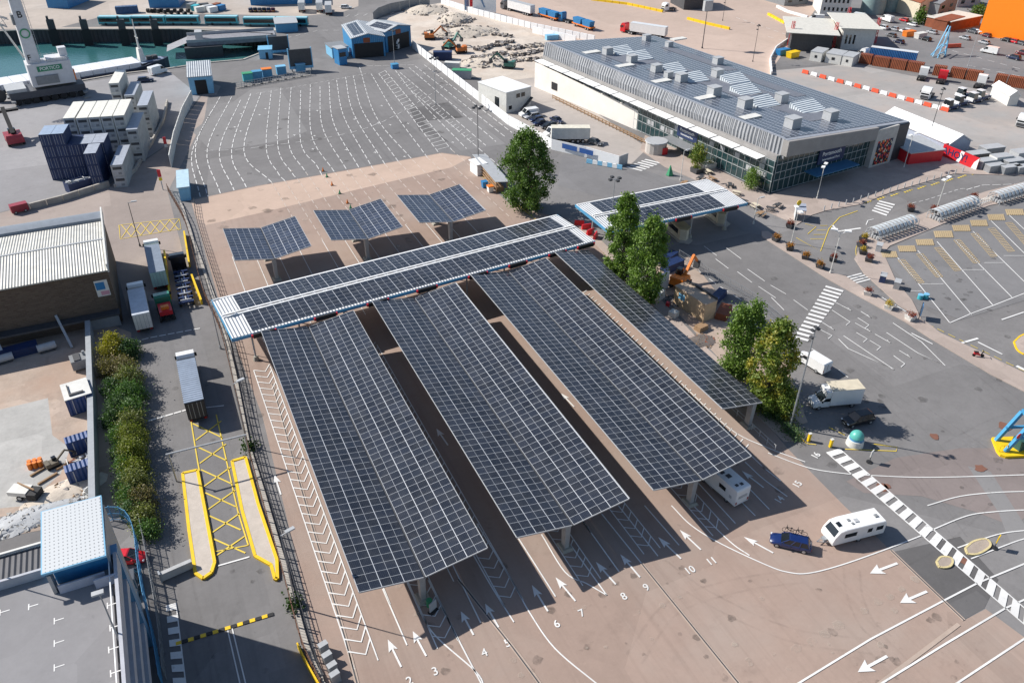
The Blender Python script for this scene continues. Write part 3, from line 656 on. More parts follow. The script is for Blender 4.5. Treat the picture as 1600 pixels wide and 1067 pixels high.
flat_canopy('shorter white and blue check-in roof with yellow booths under it, near the terminal', g(953, 362, 6), g(1167, 317, 6), 12.9, 2.6, 2.6, cols=4, signs=(16, 27))
# check-in booths glimpsed below the short roof
for px, lab in (((1058, 366), 'pale yellow check-in booth under the short roof, between two columns'), ((1117, 341), 'pale yellow check-in booth under the short roof, nearest the terminal')):
    p = g(*px); t = thing('check_in_booth', lab, 'booth', (p.x, p.y, 0), rad(84), 'check-in booths under the short roof')
    pts = [(-3.4, 0), (-2.6, -1), (2.4, -1), (3.2, -.4), (3.2, .4), (2.4, 1), (-2.6, 1)]
    MB().prism(pts, .15, 2.5, 0).build('body', CREAM, t); MB().prism([(x*1.08, y*1.15) for x, y in pts], 2.5, 2.72).build('roof', pm('booth_roof', (.4, .34, .2), .7), t)
    MB().box(-1.8, 1.8, -1.03, -.99, 1.1, 2.1).box(-1.8, 1.8, .99, 1.03, 1.1, 2.1).build('window', GLASS, t); MB().prism([(x*1.35, y*1.5) for x, y in pts], 0, .15).build('kerb', CONC, t)
# ================================================================ TERMINAL
TR = rad(6.4); TO = g(1202, 303)
def tl(px, z):
    w = g(*px, z)-TO; c, s = math.cos(TR), math.sin(TR)
    return V((w.x*c+w.y*s, -w.x*s+w.y*c, z))
T = thing('ferry_terminal', 'large grey terminal hall with ribbed metal sides and a solar roof dotted with vent boxes', 'terminal', TO, TR)
TL, TW = 92.5, 41.5; XL = 1.6
def rz_(x): return 12.0-3.0*(x-XL)/TW
CLAD = rib_mat('terminal_cladding', (.33, .34, .36), 1.0, 1, .2, .55, .15, var=.08)
TSOL = solar_mat('terminal_solar', 1.75, 1.0, True, cell=(.04, .048, .072), lw=.3, edge=(.32, .35, .4), lr=.12, minor=.1)
STONE = pm('stone_cladding', (.3, .285, .275), .7, var=.1, scale=.5)
ROOFG = pm('roof_membrane', (.3, .32, .36), .6, var=.12)
mb = MB(); mb.add([(XL, -.6, 12), (XL+TW, -.6, 9), (XL+TW, TL, 9), (XL, TL, 12), (XL, -.6, 11.5), (XL+TW, -.6, 8.5), (XL+TW, TL, 8.5), (XL, TL, 11.5)], [(0, 1, 2, 3), (4, 7, 6, 5), (0, 4, 5, 1), (1, 5, 6, 2), (2, 6, 7, 3), (3, 7, 4, 0)])
roof = mb.build('roof', ROOFG, T)
sl = math.atan2(3, TW)
o = MB().box(0, TW-1.2, 0, TL-1.6, 0, .08, 0, 0).build('solar_array', TSOL, roof); o.location = (XL+.6, .6, rz_(XL+.6)+.03); o.rotation_euler = (0, sl, 0)
# ribbed, slightly twisted side
mb = MB(); N = int(TL/.55)
for i in range(N):
    y0, y1 = -.6+i*(TL+.6)/N, -.6+(i+1)*(TL+.6)/N
    def sec(y, out):
        t = y/TL; ln = -.2-.7*math.sin(min(1, max(0, t*1.05))*math.pi*.62); bl = .5*math.sin(t*math.pi)
        return [(XL-.05-out, y, 12.02), (XL+ln*.5-bl-out, y, 9.9), (XL+ln-out, y, 7.7)]
    dd = .1 if i % 2 else 0
    a, b2 = sec(y0, dd), sec(y1, dd)
    mb.quad(a[0], b2[0], b2[1], a[1]); mb.quad(a[1], b2[1], b2[2], a[2])
    c = sec(y1, .1-dd)
    mb.quad(b2[0], c[0], c[1], b2[1]); mb.quad(b2[1], c[1], c[2], b2[2])
mb.build('side_cladding', CLAD, T)
mb = MB().box(.35, TW+1.2, .3, TL-.5, 0.02, 8.4); mb.build('wall', STONE, T)
# left glazed side
FR = pm('facade_frame', (.42, .45, .46), .4, .2)
gl = MB().box(.02, .34, .02, TL-2, .3, 7.3).build('glazing', GLASSB, T)
fr = MB()
for i in range(53): fr.box(-.08, .02, .1+i*1.7, .18+i*1.7, .2, 7.4)
for z in (.2, 2.7, 4.4, 5.9, 7.3): fr.box(-.06, .025, 0, TL-2, z, z+.12)
fr.build('mullions', FR, gl)
for i in range(60):
    y = rnd.uniform(2, TL-6); z = rnd.choice((3.0, 4.6, 6.1)); MB().box(-.04, .03, y, y+1.5, z, z+1.1).build('blind', LGREY, gl)
for i in range(12):
    y = 3.2+i*7.45; p = MB().add([(-2.3, y, 7.35), (.2, y, 7.5), (.2, y+7.0, 7.5), (-2.3, y+7.0, 7.35), (-2.3, y, 7.25), (.2, y, 7.4), (.2, y+7.0, 7.4), (-2.3, y+7.0, 7.25)], [(0, 1, 2, 3), (4, 7, 6, 5), (0, 4, 5, 1), (1, 5, 6, 2), (2, 6, 7, 3), (3, 7, 4, 0)])
    p.build('sunshade', WHITE, T)
sg = MB().box(-.25, -.12, 24, 31, 3.6, 6.6).build('sign', NAVY, T)
lettering('sign_lettering', 'Portsmouth', 1.05, WHITE, sg, (-.27, 27.5, 5.4), (rad(90), 0, rad(-90)), .01); lettering('sign_lettering', 'International Port', .6, WHITE, sg, (-.27, 27.5, 4.4), (rad(90), 0, rad(-90)), .01)
lc = MB().box(-3.6, -.1, 23, 33, 2.75, 2.95); lc.build('entrance_canopy', GREY, T)
# near end: glazing under a deep fascia, stone wall, dark louvred end
MB().add([(XL-.3, -1.4, 11.98), (31, -1.4, 9.85), (31, -1.4, 6.9), (XL-.3, -1.4, 8.6), (XL-.3, .2, 11.98), (31, .2, 9.85), (31, .2, 6.9), (XL-.3, .2, 8.6)], [(0, 1, 2, 3), (0, 4, 5, 1), (1, 5, 6, 2), (2, 6, 7, 3), (3, 7, 4, 0)]).build('fascia', STONE, T)
g2 = MB().box(.4, 31, .03, .3, .2, 8.5).build('glazing', GLASSB, T)
fr = MB()
for i in range(19): fr.box(.5+i*1.65, .58+i*1.65, -.06, .03, .2, 8.4)
for z in (.2, 2.8, 4.6, 6.4): fr.box(.4, 31, -.05, .035, z, z+.12)
fr.build('mullions', FR, g2)
MB().box(31, 38.6, -1.3, .2, .02, 9.2).build('stone_wall', pm('pale_stone', (.5, .48, .45), .8), T)
MB().box(38.6, TW+1.6, -.9, .2, .02, 8.8).build('louvre_wall', DGREY, T)
sg = MB().box(13.5, 22, -.35, -.1, 4.0, 7.4).build('sign', NAVY, T)
lettering('sign_lettering', 'Portsmouth', 1.3, WHITE, sg, (17.7, -.37, 6.2), (rad(90), 0, 0), .01); lettering('sign_lettering', 'International Port', .8, WHITE, sg, (17.7, -.37, 4.9), (rad(90), 0, 0), .01)
MB().box(10, 24, -3.6, .2, 3.0, 3.25).build('entrance_canopy', pm('canopy_deep_blue', (.04, .16, .3), .5), T)
mu = MB(); cols = [RED, NAVY, ORNG, CREAM, BLACK, YELL]
for i in range(14):
    for j in range(13): mu.box(32.2+i*.375, 32.575+i*.375, -1.36-.001*(i%3), -1.3, .6+j*.44, 1.04+j*.44, rnd.choice((0, 0, 1, 1, 3, 4, 4, 4, 4, 2)))
mu.build('mural_panel', cols, T)
# lower white wall with a sloping coping on the far half of the left side
a, b2 = tl((835, 136), 0), tl((1004, 208), 0)
MB().loft([[(b2.x, b2.y, 0.02), (b2.x, b2.y, 5.0), (b2.x+.4, b2.y, 5.0), (b2.x+.5, b2.y, 4.3), (.2, b2.y, 4.4), (.2, b2.y, 0.02)], [(a.x, a.y, 0.02), (a.x, a.y, 7.0), (a.x+.4, a.y, 7.0), (a.x+.5, a.y, 5.6), (.2, a.y, 5.6), (.2, a.y, 0.02)]]).build('white_wall', pm('white_render', (.78, .74, .68), .8, var=.06, scale=.3), T)
w = a.lerp(b2, .2); MB().bar((w.x-.1, w.y+1, 2.6), (w.x+.1, w.y-1.5, 2.6), .3, 2.0).build('wall_opening', BLACK, T)
# roof equipment
MEMB = pm('bare_membrane', (.17, .18, .21), .6, var=.15)
def roofpt(px):
    for _ in range(6):
        z = 10.5 if _ == 0 else rz_(p.x); p = tl(px, z)
    return p
for px, s in [((949, 86), 1.0), ((987, 98), 1.0), ((1025, 113), 1.0), ((1044, 122), .8), ((1064, 128), 1.05), ((1121, 101), 1.0), ((1120, 121), 1.05), ((1115, 150), 1.15), ((1163, 169), 1.15), ((1220, 160), 1.1), ((1237, 200), 1.2), ((1296, 188), 1.15), ((1010, 64), .9), ((1045, 74), .8)]:
    p = roofpt(px); b3 = MB().frustum((-1.2*s, 1.2*s, -1.05*s, 1.05*s), (-1.15*s, 1.15*s, -1.0*s, 1.0*s), 0, 1.95*s).box(-1.28*s, 1.28*s, -1.12*s, 1.12*s, 1.95*s, 2.05*s).build('vent_box', LGREY, roof); b3.location = p
for px, hx, hy in [((985, 92), 6, 7), ((1066, 118), 6, 8), ((1158, 142), 6, 11), ((1258, 176), 5, 6), ((1090, 92), 2.2, 14), ((1196, 132), 2.2, 12)]:
    p = roofpt(px); b3 = MB().add([(-hx, -hy, .16), (hx, -hy, .16), (hx, hy, .16), (-hx, hy, .16)], [(0, 1, 2, 3)]).build('membrane_strip', MEMB, roof); b3.location = p; b3.rotation_euler = (0, sl, 0)
SKL = rib_mat('skylight_glazing', (.6, .65, .68), .7, 1, .4, .35, .0, var=.06)
for px, s in [((972, 84), 1.0), ((1000, 92), 1.0), ((1052, 112), 1.0), ((1085, 126), 1.05), ((1148, 128), 1.1), ((1164, 145), 1.1), ((1192, 164), 1.1), ((1262, 172), 1.2)]:
    p = roofpt(px); b3 = MB().add([(-3.2*s, -2.2*s, .25), (3.2*s, -2.2*s, .1), (3.2*s, 2.0*s, .1), (-3.2*s, 2.0*s, .25), (-3.2*s, 2.0*s, 1.7), (3.2*s, 2.0*s, 1.7)], [(0, 1, 5, 4), (1, 2, 5), (0, 4, 3), (2, 3, 4, 5), (0, 3, 2, 1)]).build('skylight', SKL, roof); b3.location = p
for px in [(924, 83), (976, 104), (1033, 128), (1101, 154), (1172, 184), (1060, 62)]:
    p = roofpt(px); b3 = MB().box(-2.6, 2.6, -1.1, 1.1, 0, .35).build('roof_hatch', OFFW, roof); b3.location = p

# ================================================================ WEST SIDE: WAREHOUSE AND CAR PARK
WH = thing('warehouse', 'big warehouse with pale ribbed metal roof and dark brick walls', 'warehouse', (-10.3, 127.6, 0))
BRK, nt, b = newmat('dark_brick'); bt = nt.nodes.new('ShaderNodeTexBrick'); bt.inputs['Scale'].default_value = 1.0; bt.inputs['Color1'].default_value = (.085, .06, .042, 1); bt.inputs['Color2'].default_value = (.12, .09, .065, 1); bt.inputs['Mortar'].default_value = (.12, .09, .07, 1)
bt.inputs['Brick Width'].default_value = .7; bt.inputs['Row Height'].default_value = .3; bt.inputs['Mortar Size'].default_value = .03; ox = sep(nt, opos(nt)); nt.links.new(comb(nt, mth(nt, 'ADD', ox[0], ox[1]), ox[2]), bt.inputs['Vector']); nt.links.new(bt.outputs[0], b.inputs['Base Color']); b.inputs['Roughness'].default_value = .85
MB().box(-75, 0, 0, 22.5, 0.02, 9.5).build('wall', BRK, WH)
WR = rib_mat('warehouse_roof', (.52, .51, .47), .42, 0, .3, .5, .1, var=.1, dark=(.36, .34, .29))
r = MB().loft([[(x, -.5, 9.55), (x, 9.5, 10.3), (x, 18.6, 9.55), (x, 18.6, 9.75), (x, 9.5, 10.55), (x, -.5, 9.75)] for x in (-75.3, .3)]).build('roof', WR, WH)
MB().box(-75, .2, 9.3, 9.7, 10.5, 10.62).build('ridge_flashing', LGREY, r)
MB().loft([[(x, 19.0, 9.3), (x, 19.2, 10.1), (x, 20.6, 10.6), (x, 22.3, 10.1), (x, 22.7, 9.3)] for x in (-75.3, .2)]).build('north_gutter_roof', pm('slate_sheet', (.22, .25, .29), .5), WH, smooth=True)
MB().box(0.01, .25, -.3, 22.7, 9.3, 10.7).build('verge_trim', OFFW, WH)
s = MB().box(-2.4, -.5, -.1, -.02, 5.2, 8.0).build('mural_poster', OFFW, WH); MB().box(-2.3, -1.0, -.13, -.1, 6.4, 7.7).build('poster_patch', BLUE, s); MB().box(-1.8, -.6, -.14, -.1, 5.4, 6.1).build('poster_patch', pm('pink', (.6, .3, .36), .6), s)
MB().box(-18, -17.6, -.12, -.02, 4.6, 5.0).build('wall_vent', BLACK, WH)
for x in (-9, -18): MB().bar((x, -.05, 3.4), (x+1.4, -5.2, .1), .35).build('raking_prop', LGREY, WH)
MB().box(-26, 0, -1.8, -.06, 2.2, 2.5).build('lean_to_roof', DGREY, WH)

DK = 13.0; CPX = -11.2
CP = thing('multi_storey_car_park', 'multi-storey car park with empty grey roof deck and open slatted side', 'car park', (CPX, 61.8, 0))
DECK = ground_mat('deck_asphalt', (.245, .238, .242), var=.1, patch=.05, patchscale=.1, stain=.25)
CPG = pm('car_park_panel', (.42, .43, .47), .6, var=.1)
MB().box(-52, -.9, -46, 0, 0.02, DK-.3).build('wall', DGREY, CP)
MB().box(-52, -.7, -46, .1, DK-.3, DK).build('deck', DECK, CP)
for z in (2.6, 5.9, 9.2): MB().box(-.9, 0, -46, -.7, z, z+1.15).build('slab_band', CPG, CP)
MB().box(-.3, 0, -46, -.7, DK-.7, DK+1.05).build('parapet', CPG, CP); MB().box(-.75, -.65, -46, -.7, DK+.85, DK+.95).build('rail', WHITE, CP)
MB().box(-52, -6.2, -.15, .1, DK-.3, DK+1.0).build('parapet', CPG, CP)
MB().add([(.05, -.7, 0.02), (.05, .5, 0.02), (.05, .5, DK+.9), (.05, -.7, DK+.9), (-1.0, -.7, 0.02), (-1.0, .5, 0.02), (-1.0, .5, DK+.9), (-1.0, -.7, DK+.9)], [(0, 1, 2, 3), (4, 7, 6, 5), (0, 4, 5, 1), (1, 5, 6, 2), (2, 6, 7, 3), (3, 7, 4, 0)]).build('blue_fin', pm('fin_blue', (.1, .25, .42), .5), CP)
for i in range(9): MB().box(-.85, -.75, -3.5-i*4.2, -3.2-i*4.2, 0.02, DK-.7).build('column', CPG, CP)
tm = MB()
for px in [(85, 970), (85, 1005), (85, 1043), (168, 946), (172, 981), (170, 1015), (173, 1052), (0, 957), (45, 948), (22, 905)]:
    p = g(*px, DK)-CP.location; tm.box(p.x-.05, p.x+.05, p.y-.35, p.y+.35, .012, .02); tm.box(p.x+.05, p.x+.75, p.y-.05, p.y+.05, .012, .02)
tm = tm.build('bay_marks', WPM, CP); tm.location = (0, 0, DK); struct(tm, 'stuff')
# stair tower
ST = thing('stair_tower', 'blue stair tower with white perforated roof on the car park corner', 'stair tower', (-14.2, 62.9, 0))
PERF, nt, b = newmat('perforated_roof'); o3 = sep(nt, opos(nt))
q = mth(nt, 'MAXIMUM', mth(nt, 'ABSOLUTE', mth(nt, 'SUBTRACT', mth(nt, 'FRACT', mth(nt, 'DIVIDE', o3[0], .36)), .5)), mth(nt, 'ABSOLUTE', mth(nt, 'SUBTRACT', mth(nt, 'FRACT', mth(nt, 'DIVIDE', o3[1], .42)), .5)))
nt.links.new(mixc(nt, mth(nt, 'LESS_THAN', q, .15), (.55, .57, .58), (.2, .21, .22)), b.inputs['Base Color']); b.inputs['Roughness'].default_value = .5
MB().box(-2.1, 2.3, -2.6, 3.4, 0.02, 15.55).build('wall', BLUE, ST)
MB().add([(-2.6, -3.6, 15.75), (2.4, -3.6, 15.75), (2.4, 3.9, 16.2), (-2.6, 3.9, 16.2)], [(0, 1, 2, 3)]).build('roof', PERF, ST)
MB().add([(-2.7, -3.7, 15.5), (2.5, -3.7, 15.5), (2.5, 4.0, 15.9), (-2.7, 4.0, 15.9), (-2.7, -3.7, 15.74), (2.5, -3.7, 15.74), (2.5, 4.0, 16.18), (-2.7, 4.0, 16.18)], [(0, 1, 5, 4), (1, 2, 6, 5), (2, 3, 7, 6), (3, 0, 4, 7), (0, 3, 2, 1), (4, 5, 6, 7)]).build('roof_edge', SKYB, ST)
MB().box(2.31, 2.5, -2.7, 3.5, 0.02, 15.4).build('grey_side_panel', pm('panel_grey', (.3, .32, .35), .5), ST)
MB().box(-1.9, 1.9, -3.9, -3.75, DK, DK+1.0).box(1.0, 2.9, -4.6, -4.45, DK, DK+1.1).build('landing_parapet', pm('lavender_render', (.45, .47, .55), .6), ST); MB().box(-2.4, -2.1, -3.7, -2.7, DK, 15.3).build('corner_post', STEEL, ST)
p = g(186, 1000, DK); t = thing('deck_lamp', 'street lamp standing on the car park parapet', 'street lamp', p)
MB().tube((0, 0, 0), (0, 0, 6.0), .08, .05, 8).build('pole', STEEL, t); MB().box(-.55, .35, -.22, .22, 6.0, 6.18).build('lamp_head', LGREY, t)
p = g(-3, 908, DK); t = thing('deck_lamp', 'street lamp on the far left edge of the car park deck', 'street lamp', p)
MB().tube((0, 0, 0), (0, 0, 6.0), .08, .05, 8).build('pole', STEEL, t); MB().box(-.35, .35, -.22, .22, 6.0, 6.18).build('lamp_head', LGREY, t)
# low roofs behind the deck
LB = thing('ramp_building', 'low building with dark flat roof behind the stair tower', 'building', (-17.2, 64, 0))
MB().box(-45, 0, 0, 5.6, 0.02, 9.6).build('wall', CONC, LB); r = MB().box(-45, .1, -.1, 5.7, 9.6, 9.75).build('roof', rib_mat('dark_ribbed_roof', (.09, .09, .1), .5, 0, .4, .7), LB)
MB().box(-45, .15, 5.5, 5.75, 9.75, 10.1).box(-45, .15, -.2, .1, 9.75, 10.3).build('roof_kerb', OFFW, r)

# ================================================================ SMALLER BUILDINGS
def boxbuilding(name, label, cat, pxs, h, wallm, roofm, group=None, gable=0.0, over=.25, windows=(), door=None, mono=0.0):
    """pxs: three ground corners in the photo: near-left, near-right, far-right"""
    A, B, D = g(*pxs[0]), g(*pxs[1]), g(*pxs[2]); rz = yaw(A, B); L = (B-A).length
    u = (B-A)/L; n = V((-u.y, u.x, 0)); dep = max(1.0, (D-B).dot(n))
    t = thing(name, label, cat, A, rz, group)
    if gable:
        MB().add([(0, 0, 0.02), (L, 0, 0.02), (L, dep, 0.02), (0, dep, 0.02), (0, 0, h), (L, 0, h), (L, dep, h), (0, dep, h), (L/2, 0, h+gable), (L/2, dep, h+gable)], [(0, 1, 5, 8, 4), (1, 2, 6, 5), (2, 3, 7, 9, 6), (3, 0, 4, 7)]).build('wall', wallm, t)
        MB().loft([[(-over, y, h-over*2*gable/L), (L/2, y, h+gable), (L+over, y, h-over*2*gable/L), (L+over, y, h+.2-over*2*gable/L), (L/2, y, h+gable+.2), (-over, y, h+.2-over*2*gable/L)] for y in (-over, dep+over)]).build('roof', roofm, t)
    else:
        MB().box(0, L, 0, dep, 0.02, h).build('wall', wallm, t)
        MB().add([(-over, -over, h+.01), (L+over, -over, h+.01), (L+over, dep+over, h+mono), (-over, dep+over, h+mono), (-over, -over, h+.2), (L+over, -over, h+.2), (L+over, dep+over, h+.2+mono), (-over, dep+over, h+.2+mono)], [(4, 5, 6, 7), (0, 1, 5, 4), (1, 2, 6, 5), (2, 3, 7, 6), (3, 0, 4, 7), (0, 3, 2, 1)]).build('roof', roofm, t)
    for (x0, x1, z0, z1) in windows: MB().box(x0*L, x1*L, -.06, .02, z0, z1).build('window', GLASS, t)
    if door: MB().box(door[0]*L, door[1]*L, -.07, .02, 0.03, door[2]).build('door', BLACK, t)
    t['d'] = (L, dep); return t
HB = rib_mat('hall_blue', (.03, .22, .45), .6, 0, .3, .45)
GROOF = rib_mat('grey_sheet_roof', (.42, .45, .48), .6, 0, .35, .5)
t = boxbuilding('inspection_hall', 'blue gabled vehicle hall with solar roof, nearest the marshalling lanes', 'hall', [(552, 92), (603, 88), (584, 66)], 6.2, HB, GROOF, gable=1.2, windows=[], door=(.06, .94, 4.6))
L, dep = t['d']
for s in (0, 1):
    o = MB().box(0, L*.33, 0, dep*.8, 0, .06, 0).build('solar_array', SOLT, t); a2 = math.atan2(1.2, L/2); o.location = (L*.1 if s == 0 else L*.56, dep*.1, 6.62 if s == 0 else 7.38); o.rotation_euler = (0, -a2 if s == 0 else a2, 0)
MB().box(L*.35, L*.55, -.1, -.02, 4.7, 6.2).build('crest_panel', RUST, t)
t = boxbuilding('inspection_hall', 'blue gabled vehicle hall set back with a white lorry in its mouth', 'hall', [(604, 83), (643, 72), (629, 58)], 6.6, HB, GROOF, gable=1.2, door=(.08, .92, 5.0))
L, dep = t['d']
for s in (0, 1):
    o = MB().box(0, L*.33, 0, dep*.7, 0, .06, 0).build('solar_array', SOLT, t); a2 = math.atan2(1.2, L/2); o.location = (L*.1 if s == 0 else L*.56, dep*.1, 7.0 if s == 0 else 7.78); o.rotation_euler = (0, -a2 if s == 0 else a2, 0)
MB().box(L*.4, L*.6, -.1, -.02, 5.1, 6.5).build('crest_panel', RUST, t)
boxbuilding('control_booth', 'small blue two-storey booth with white band beside the near vehicle hall', 'booth', [(531, 103), (543, 101), (540, 96)], 5.0, BLUE, LGREY, windows=[(.1, .9, 2.6, 3.9)])
boxbuilding('control_booth', 'pale blue hut with flat grey roof behind the two-storey booth', 'booth', [(520, 92), (545, 89), (543, 80)], 3.2, SKYB, GREY, windows=[(.1, .5, 1.2, 2.4)])
t = boxbuilding('boat_shed', 'pale blue shed with grey sloping roof beside the dock', 'shed', [(299, 149), (335, 146), (326, 127)], 4.9, SKYB, GROOF, mono=.9, door=(.25, .75, 4.0))
boxbuilding('quay_kiosk', 'small pale blue kiosk at the end of the dock', 'kiosk', [(406, 93), (426, 92), (425, 86)], 2.8, SKYB, SKYB, door=(.5, .7, 2))
def bigscreen(px0, px1, z0, z1, label):
    A, B = g(*px0), g(*px1); t = thing('display_board', label, 'display board', A, yaw(A, B)); L = (B-A).length
    MB().box(0, L, 0, .5, z0, z1).build('screen', DGREY, t); MB().box(-.3, L+.3, -.1, .6, z0-.8, z0-.01).box(-.3, -.01, -.1, .6, z0, z1+.3).box(L+.01, L+.3, -.1, .6, z0, z1+.3).build('frame', SKYB, t)
    for x in (.4, L-.4): MB().tube((x, .3, 0), (x, .3, z0-.8), .2).build('post', STEEL, t)
bigscreen((455, 113), (489, 110), 1.6, 6.6, 'big black display board on a pale blue stand beside the barriers'); bigscreen((422, 84), (452, 82), .9, 5.2, 'black display board standing behind the kiosk at the dock end')
so_ = boxbuilding('site_office', 'white two-storey site office cabin with outside stair inside the hoarding', 'site office', [(791, 178), (829, 168), (806, 146)], 5.6, OFFW, WHITE, windows=[(.4, .55, 3.6, 4.7), (.6, .75, 3.6, 4.7), (.1, .22, .9, 1.9)], over=.12)
L, dep = so_['d']; MB().loft([[(L*.55, -1.2, .1), (L*.55, -.2, .1), (L*.55, -.2, .3), (L*.55, -1.2, .3)], [(L*.98, -1.2, 2.9), (L*.98, -.2, 2.9), (L*.98, -.2, 3.1), (L*.98, -1.2, 3.1)]]).build('stair', DGREY, so_)
MB().box(-.05, -.01, dep*.25, dep*.4, 1, 3.6).build('window', GLASS, so_)
sc = boxbuilding('site_cabin', 'sandy single-storey cabin with a parapet roof among the yard clutter', 'cabin', [(1098, 504), (1116, 497), (1083, 462)], 3.3, pm('sand_render', (.55, .4, .25), .8), pm('sand_roof', (.5, .38, .28), .8), over=.05); sc['label'] = 'sandy yellow cabin in the yard beside the smaller poplars'
L, dep = sc['d']; MB().box(-.05, -.01, dep*.65, dep*.85, 1.6, 2.7).build('notice', SKYB, sc); MB().box(L-.1, L+.1, 0, dep, 3.3, 3.9).build('parapet', DGREY, sc)
def shelter():
    p = g(776, 302); q = g(748, 268); t = thing('covered_store', 'open timber store with grey sheet roof beside the tall poplar', 'shelter', p, yaw(p, q)); L = (q-p).length+3
    for x in (0, L/3, 2*L/3, L):
        for y in (-2.4, 0): MB().box(x-.1, x+.1, y-.1, y+.1, 0, 2.4).build('post', WOOD, t)
    MB().add([(-.5, -2.9, 2.4), (L+.5, -2.9, 2.4), (L+.5, .4, 2.75), (-.5, .4, 2.75), (-.5, -2.9, 2.5), (L+.5, -2.9, 2.5), (L+.5, .4, 2.85), (-.5, .4, 2.85)], [(4, 5, 6, 7), (0, 3, 2, 1), (0, 1, 5, 4), (1, 2, 6, 5), (2, 3, 7, 6), (3, 0, 4, 7)]).build('roof', LGREY, t)
    for z in (.5, 1.2, 1.9): MB().box(0, L, .05, .15, z, z+.3).build('rail', WOOD, t)
    MB().box(.5, L-.5, -1.8, -.4, .02, 1.1).build('bench_stack', WOOD, t)
shelter()
t = boxbuilding('white_kiosk', 'white kiosk with pale roof at the corner of the lanes', 'kiosk', [(746, 276), (760, 273), (762, 262)], 2.6, WHITE, WHITE)
for i, (px, c, nm) in enumerate([((757, 293), BLUE, 'blue wheeled bin beside the open timber store'), ((766, 300), WHITE, 'white tank with orange lid beside the open timber store')]):
    p = g(*px); t = thing('bin', nm, 'bin', p); MB().frustum((-.5, .5, -.5, .5), (-.6, .6, -.6, .6), .05, 1.3).build('body', c, t); MB().box(-.65, .65, -.65, .65, 1.3, 1.5).build('lid', BLUE if i == 0 else ORNG, t)
# marquees behind the terminal forecourt
MARQ = pm('marquee_white', (.8, .8, .8), .5, var=.04)
t = boxbuilding('marquee', 'large white marquee with ridge roof beside the terminal', 'marquee', [(1478, 242), (1512, 236), (1420, 190)], 2.6, pm('marquee_end', (.4, .45, .55), .6), MARQ, gable=1.9)
t = boxbuilding('marquee', 'flat grey marquee with red front below the white marquee', 'marquee', [(1418, 258), (1470, 252), (1452, 230)], 2.8, RED, LGREY, mono=.3)
A, B = g(1470, 243), g(1525, 266); t = thing('red_banner', 'red and white banner wall in front of the marquees', 'banner', A, yaw(A, B)); L = (B-A).length
MB().box(0, L, -.1, .1, .05, 2.9).build('banner_cloth', RED, t)
lettering('banner_lettering', 'AHOY!', 2.3, NAVY, t, (L*.36, -.14, 1.5), (rad(90), 0, 0), .01); MB().add([(L*.5, -.12, 2.9), (L*.6, -.12, 2.9), (L*.52, -.12, .05), (L*.44, -.12, .05)], [(0, 1, 2, 3)]).add([(L*.9, -.12, 1.6), (L, -.12, 2.9), (L, -.12, .05), (L*.86, -.12, .05)], [(0, 1, 2, 3)]).build('white_slash', WHITE, t)
MB().box(-.1, .1, 0.1, 3, .05, 2.9).build('side_cloth', RED, t)
# inspection shed top right
t = boxbuilding('inspection_canopy', 'pale flat canopy on red posts over the freight booths, nearer one', 'canopy', [(1233, 79), (1296, 83), (1328, 62)], 6.0, DGREY, pm('pale_roof', (.6, .58, .52), .7), over=2.0)
t = boxbuilding('inspection_canopy', 'pale flat canopy joined behind the nearer freight canopy', 'canopy', [(1312, 78), (1362, 80), (1378, 58)], 7.2, OFFW, pm('pale_roof', (.6, .58, .52), .7), over=1.5, windows=[(.1, .16, 2, 5), (.22, .28, 2, 5), (.34, .4, 2, 5)])
for px in ((1233, 74), (1300, 76), (1365, 68), (1320, 50)):
    p = g(*px); t = thing('red_mast', 'red lattice post at the %s of the freight canopies' % {1233: 'near left corner', 1300: 'middle', 1365: 'right end', 1320: 'back'}[px[0]], 'mast', p, 0, 'red masts of the freight canopies')
    m = MB()
    for dx, dy in ((-.5, -.5), (.5, -.5), (.5, .5), (-.5, .5)): m.tube((dx, dy, 0), (dx*.6, dy*.6, 8.6), .12, n=5)
    for k in range(6): m.bar((-.5+.04*k, -.5, k*1.4), (.5-.04*k, -.5, k*1.4+1.4), .08); m.bar((.5, -.5, k*1.4), (.5, .5, k*1.4+1.4), .08)
    m.build('lattice', RED, t)
for i, (a, b2) in enumerate([((1264, 95), (1282, 98)), ((1288, 98), (1312, 102)), ((1313, 102), (1330, 105))]):
    boxbuilding('portable_cabin', ORD[i]+' of three white portable cabins in the freight yard, counted from the terminal side', 'cabin', [a, b2, (b2[0]+5, b2[1]-8)], 2.9, OFFW, LGREY, 'white portable cabins', windows=[(.4, .6, 1.2, 2)], over=.05)
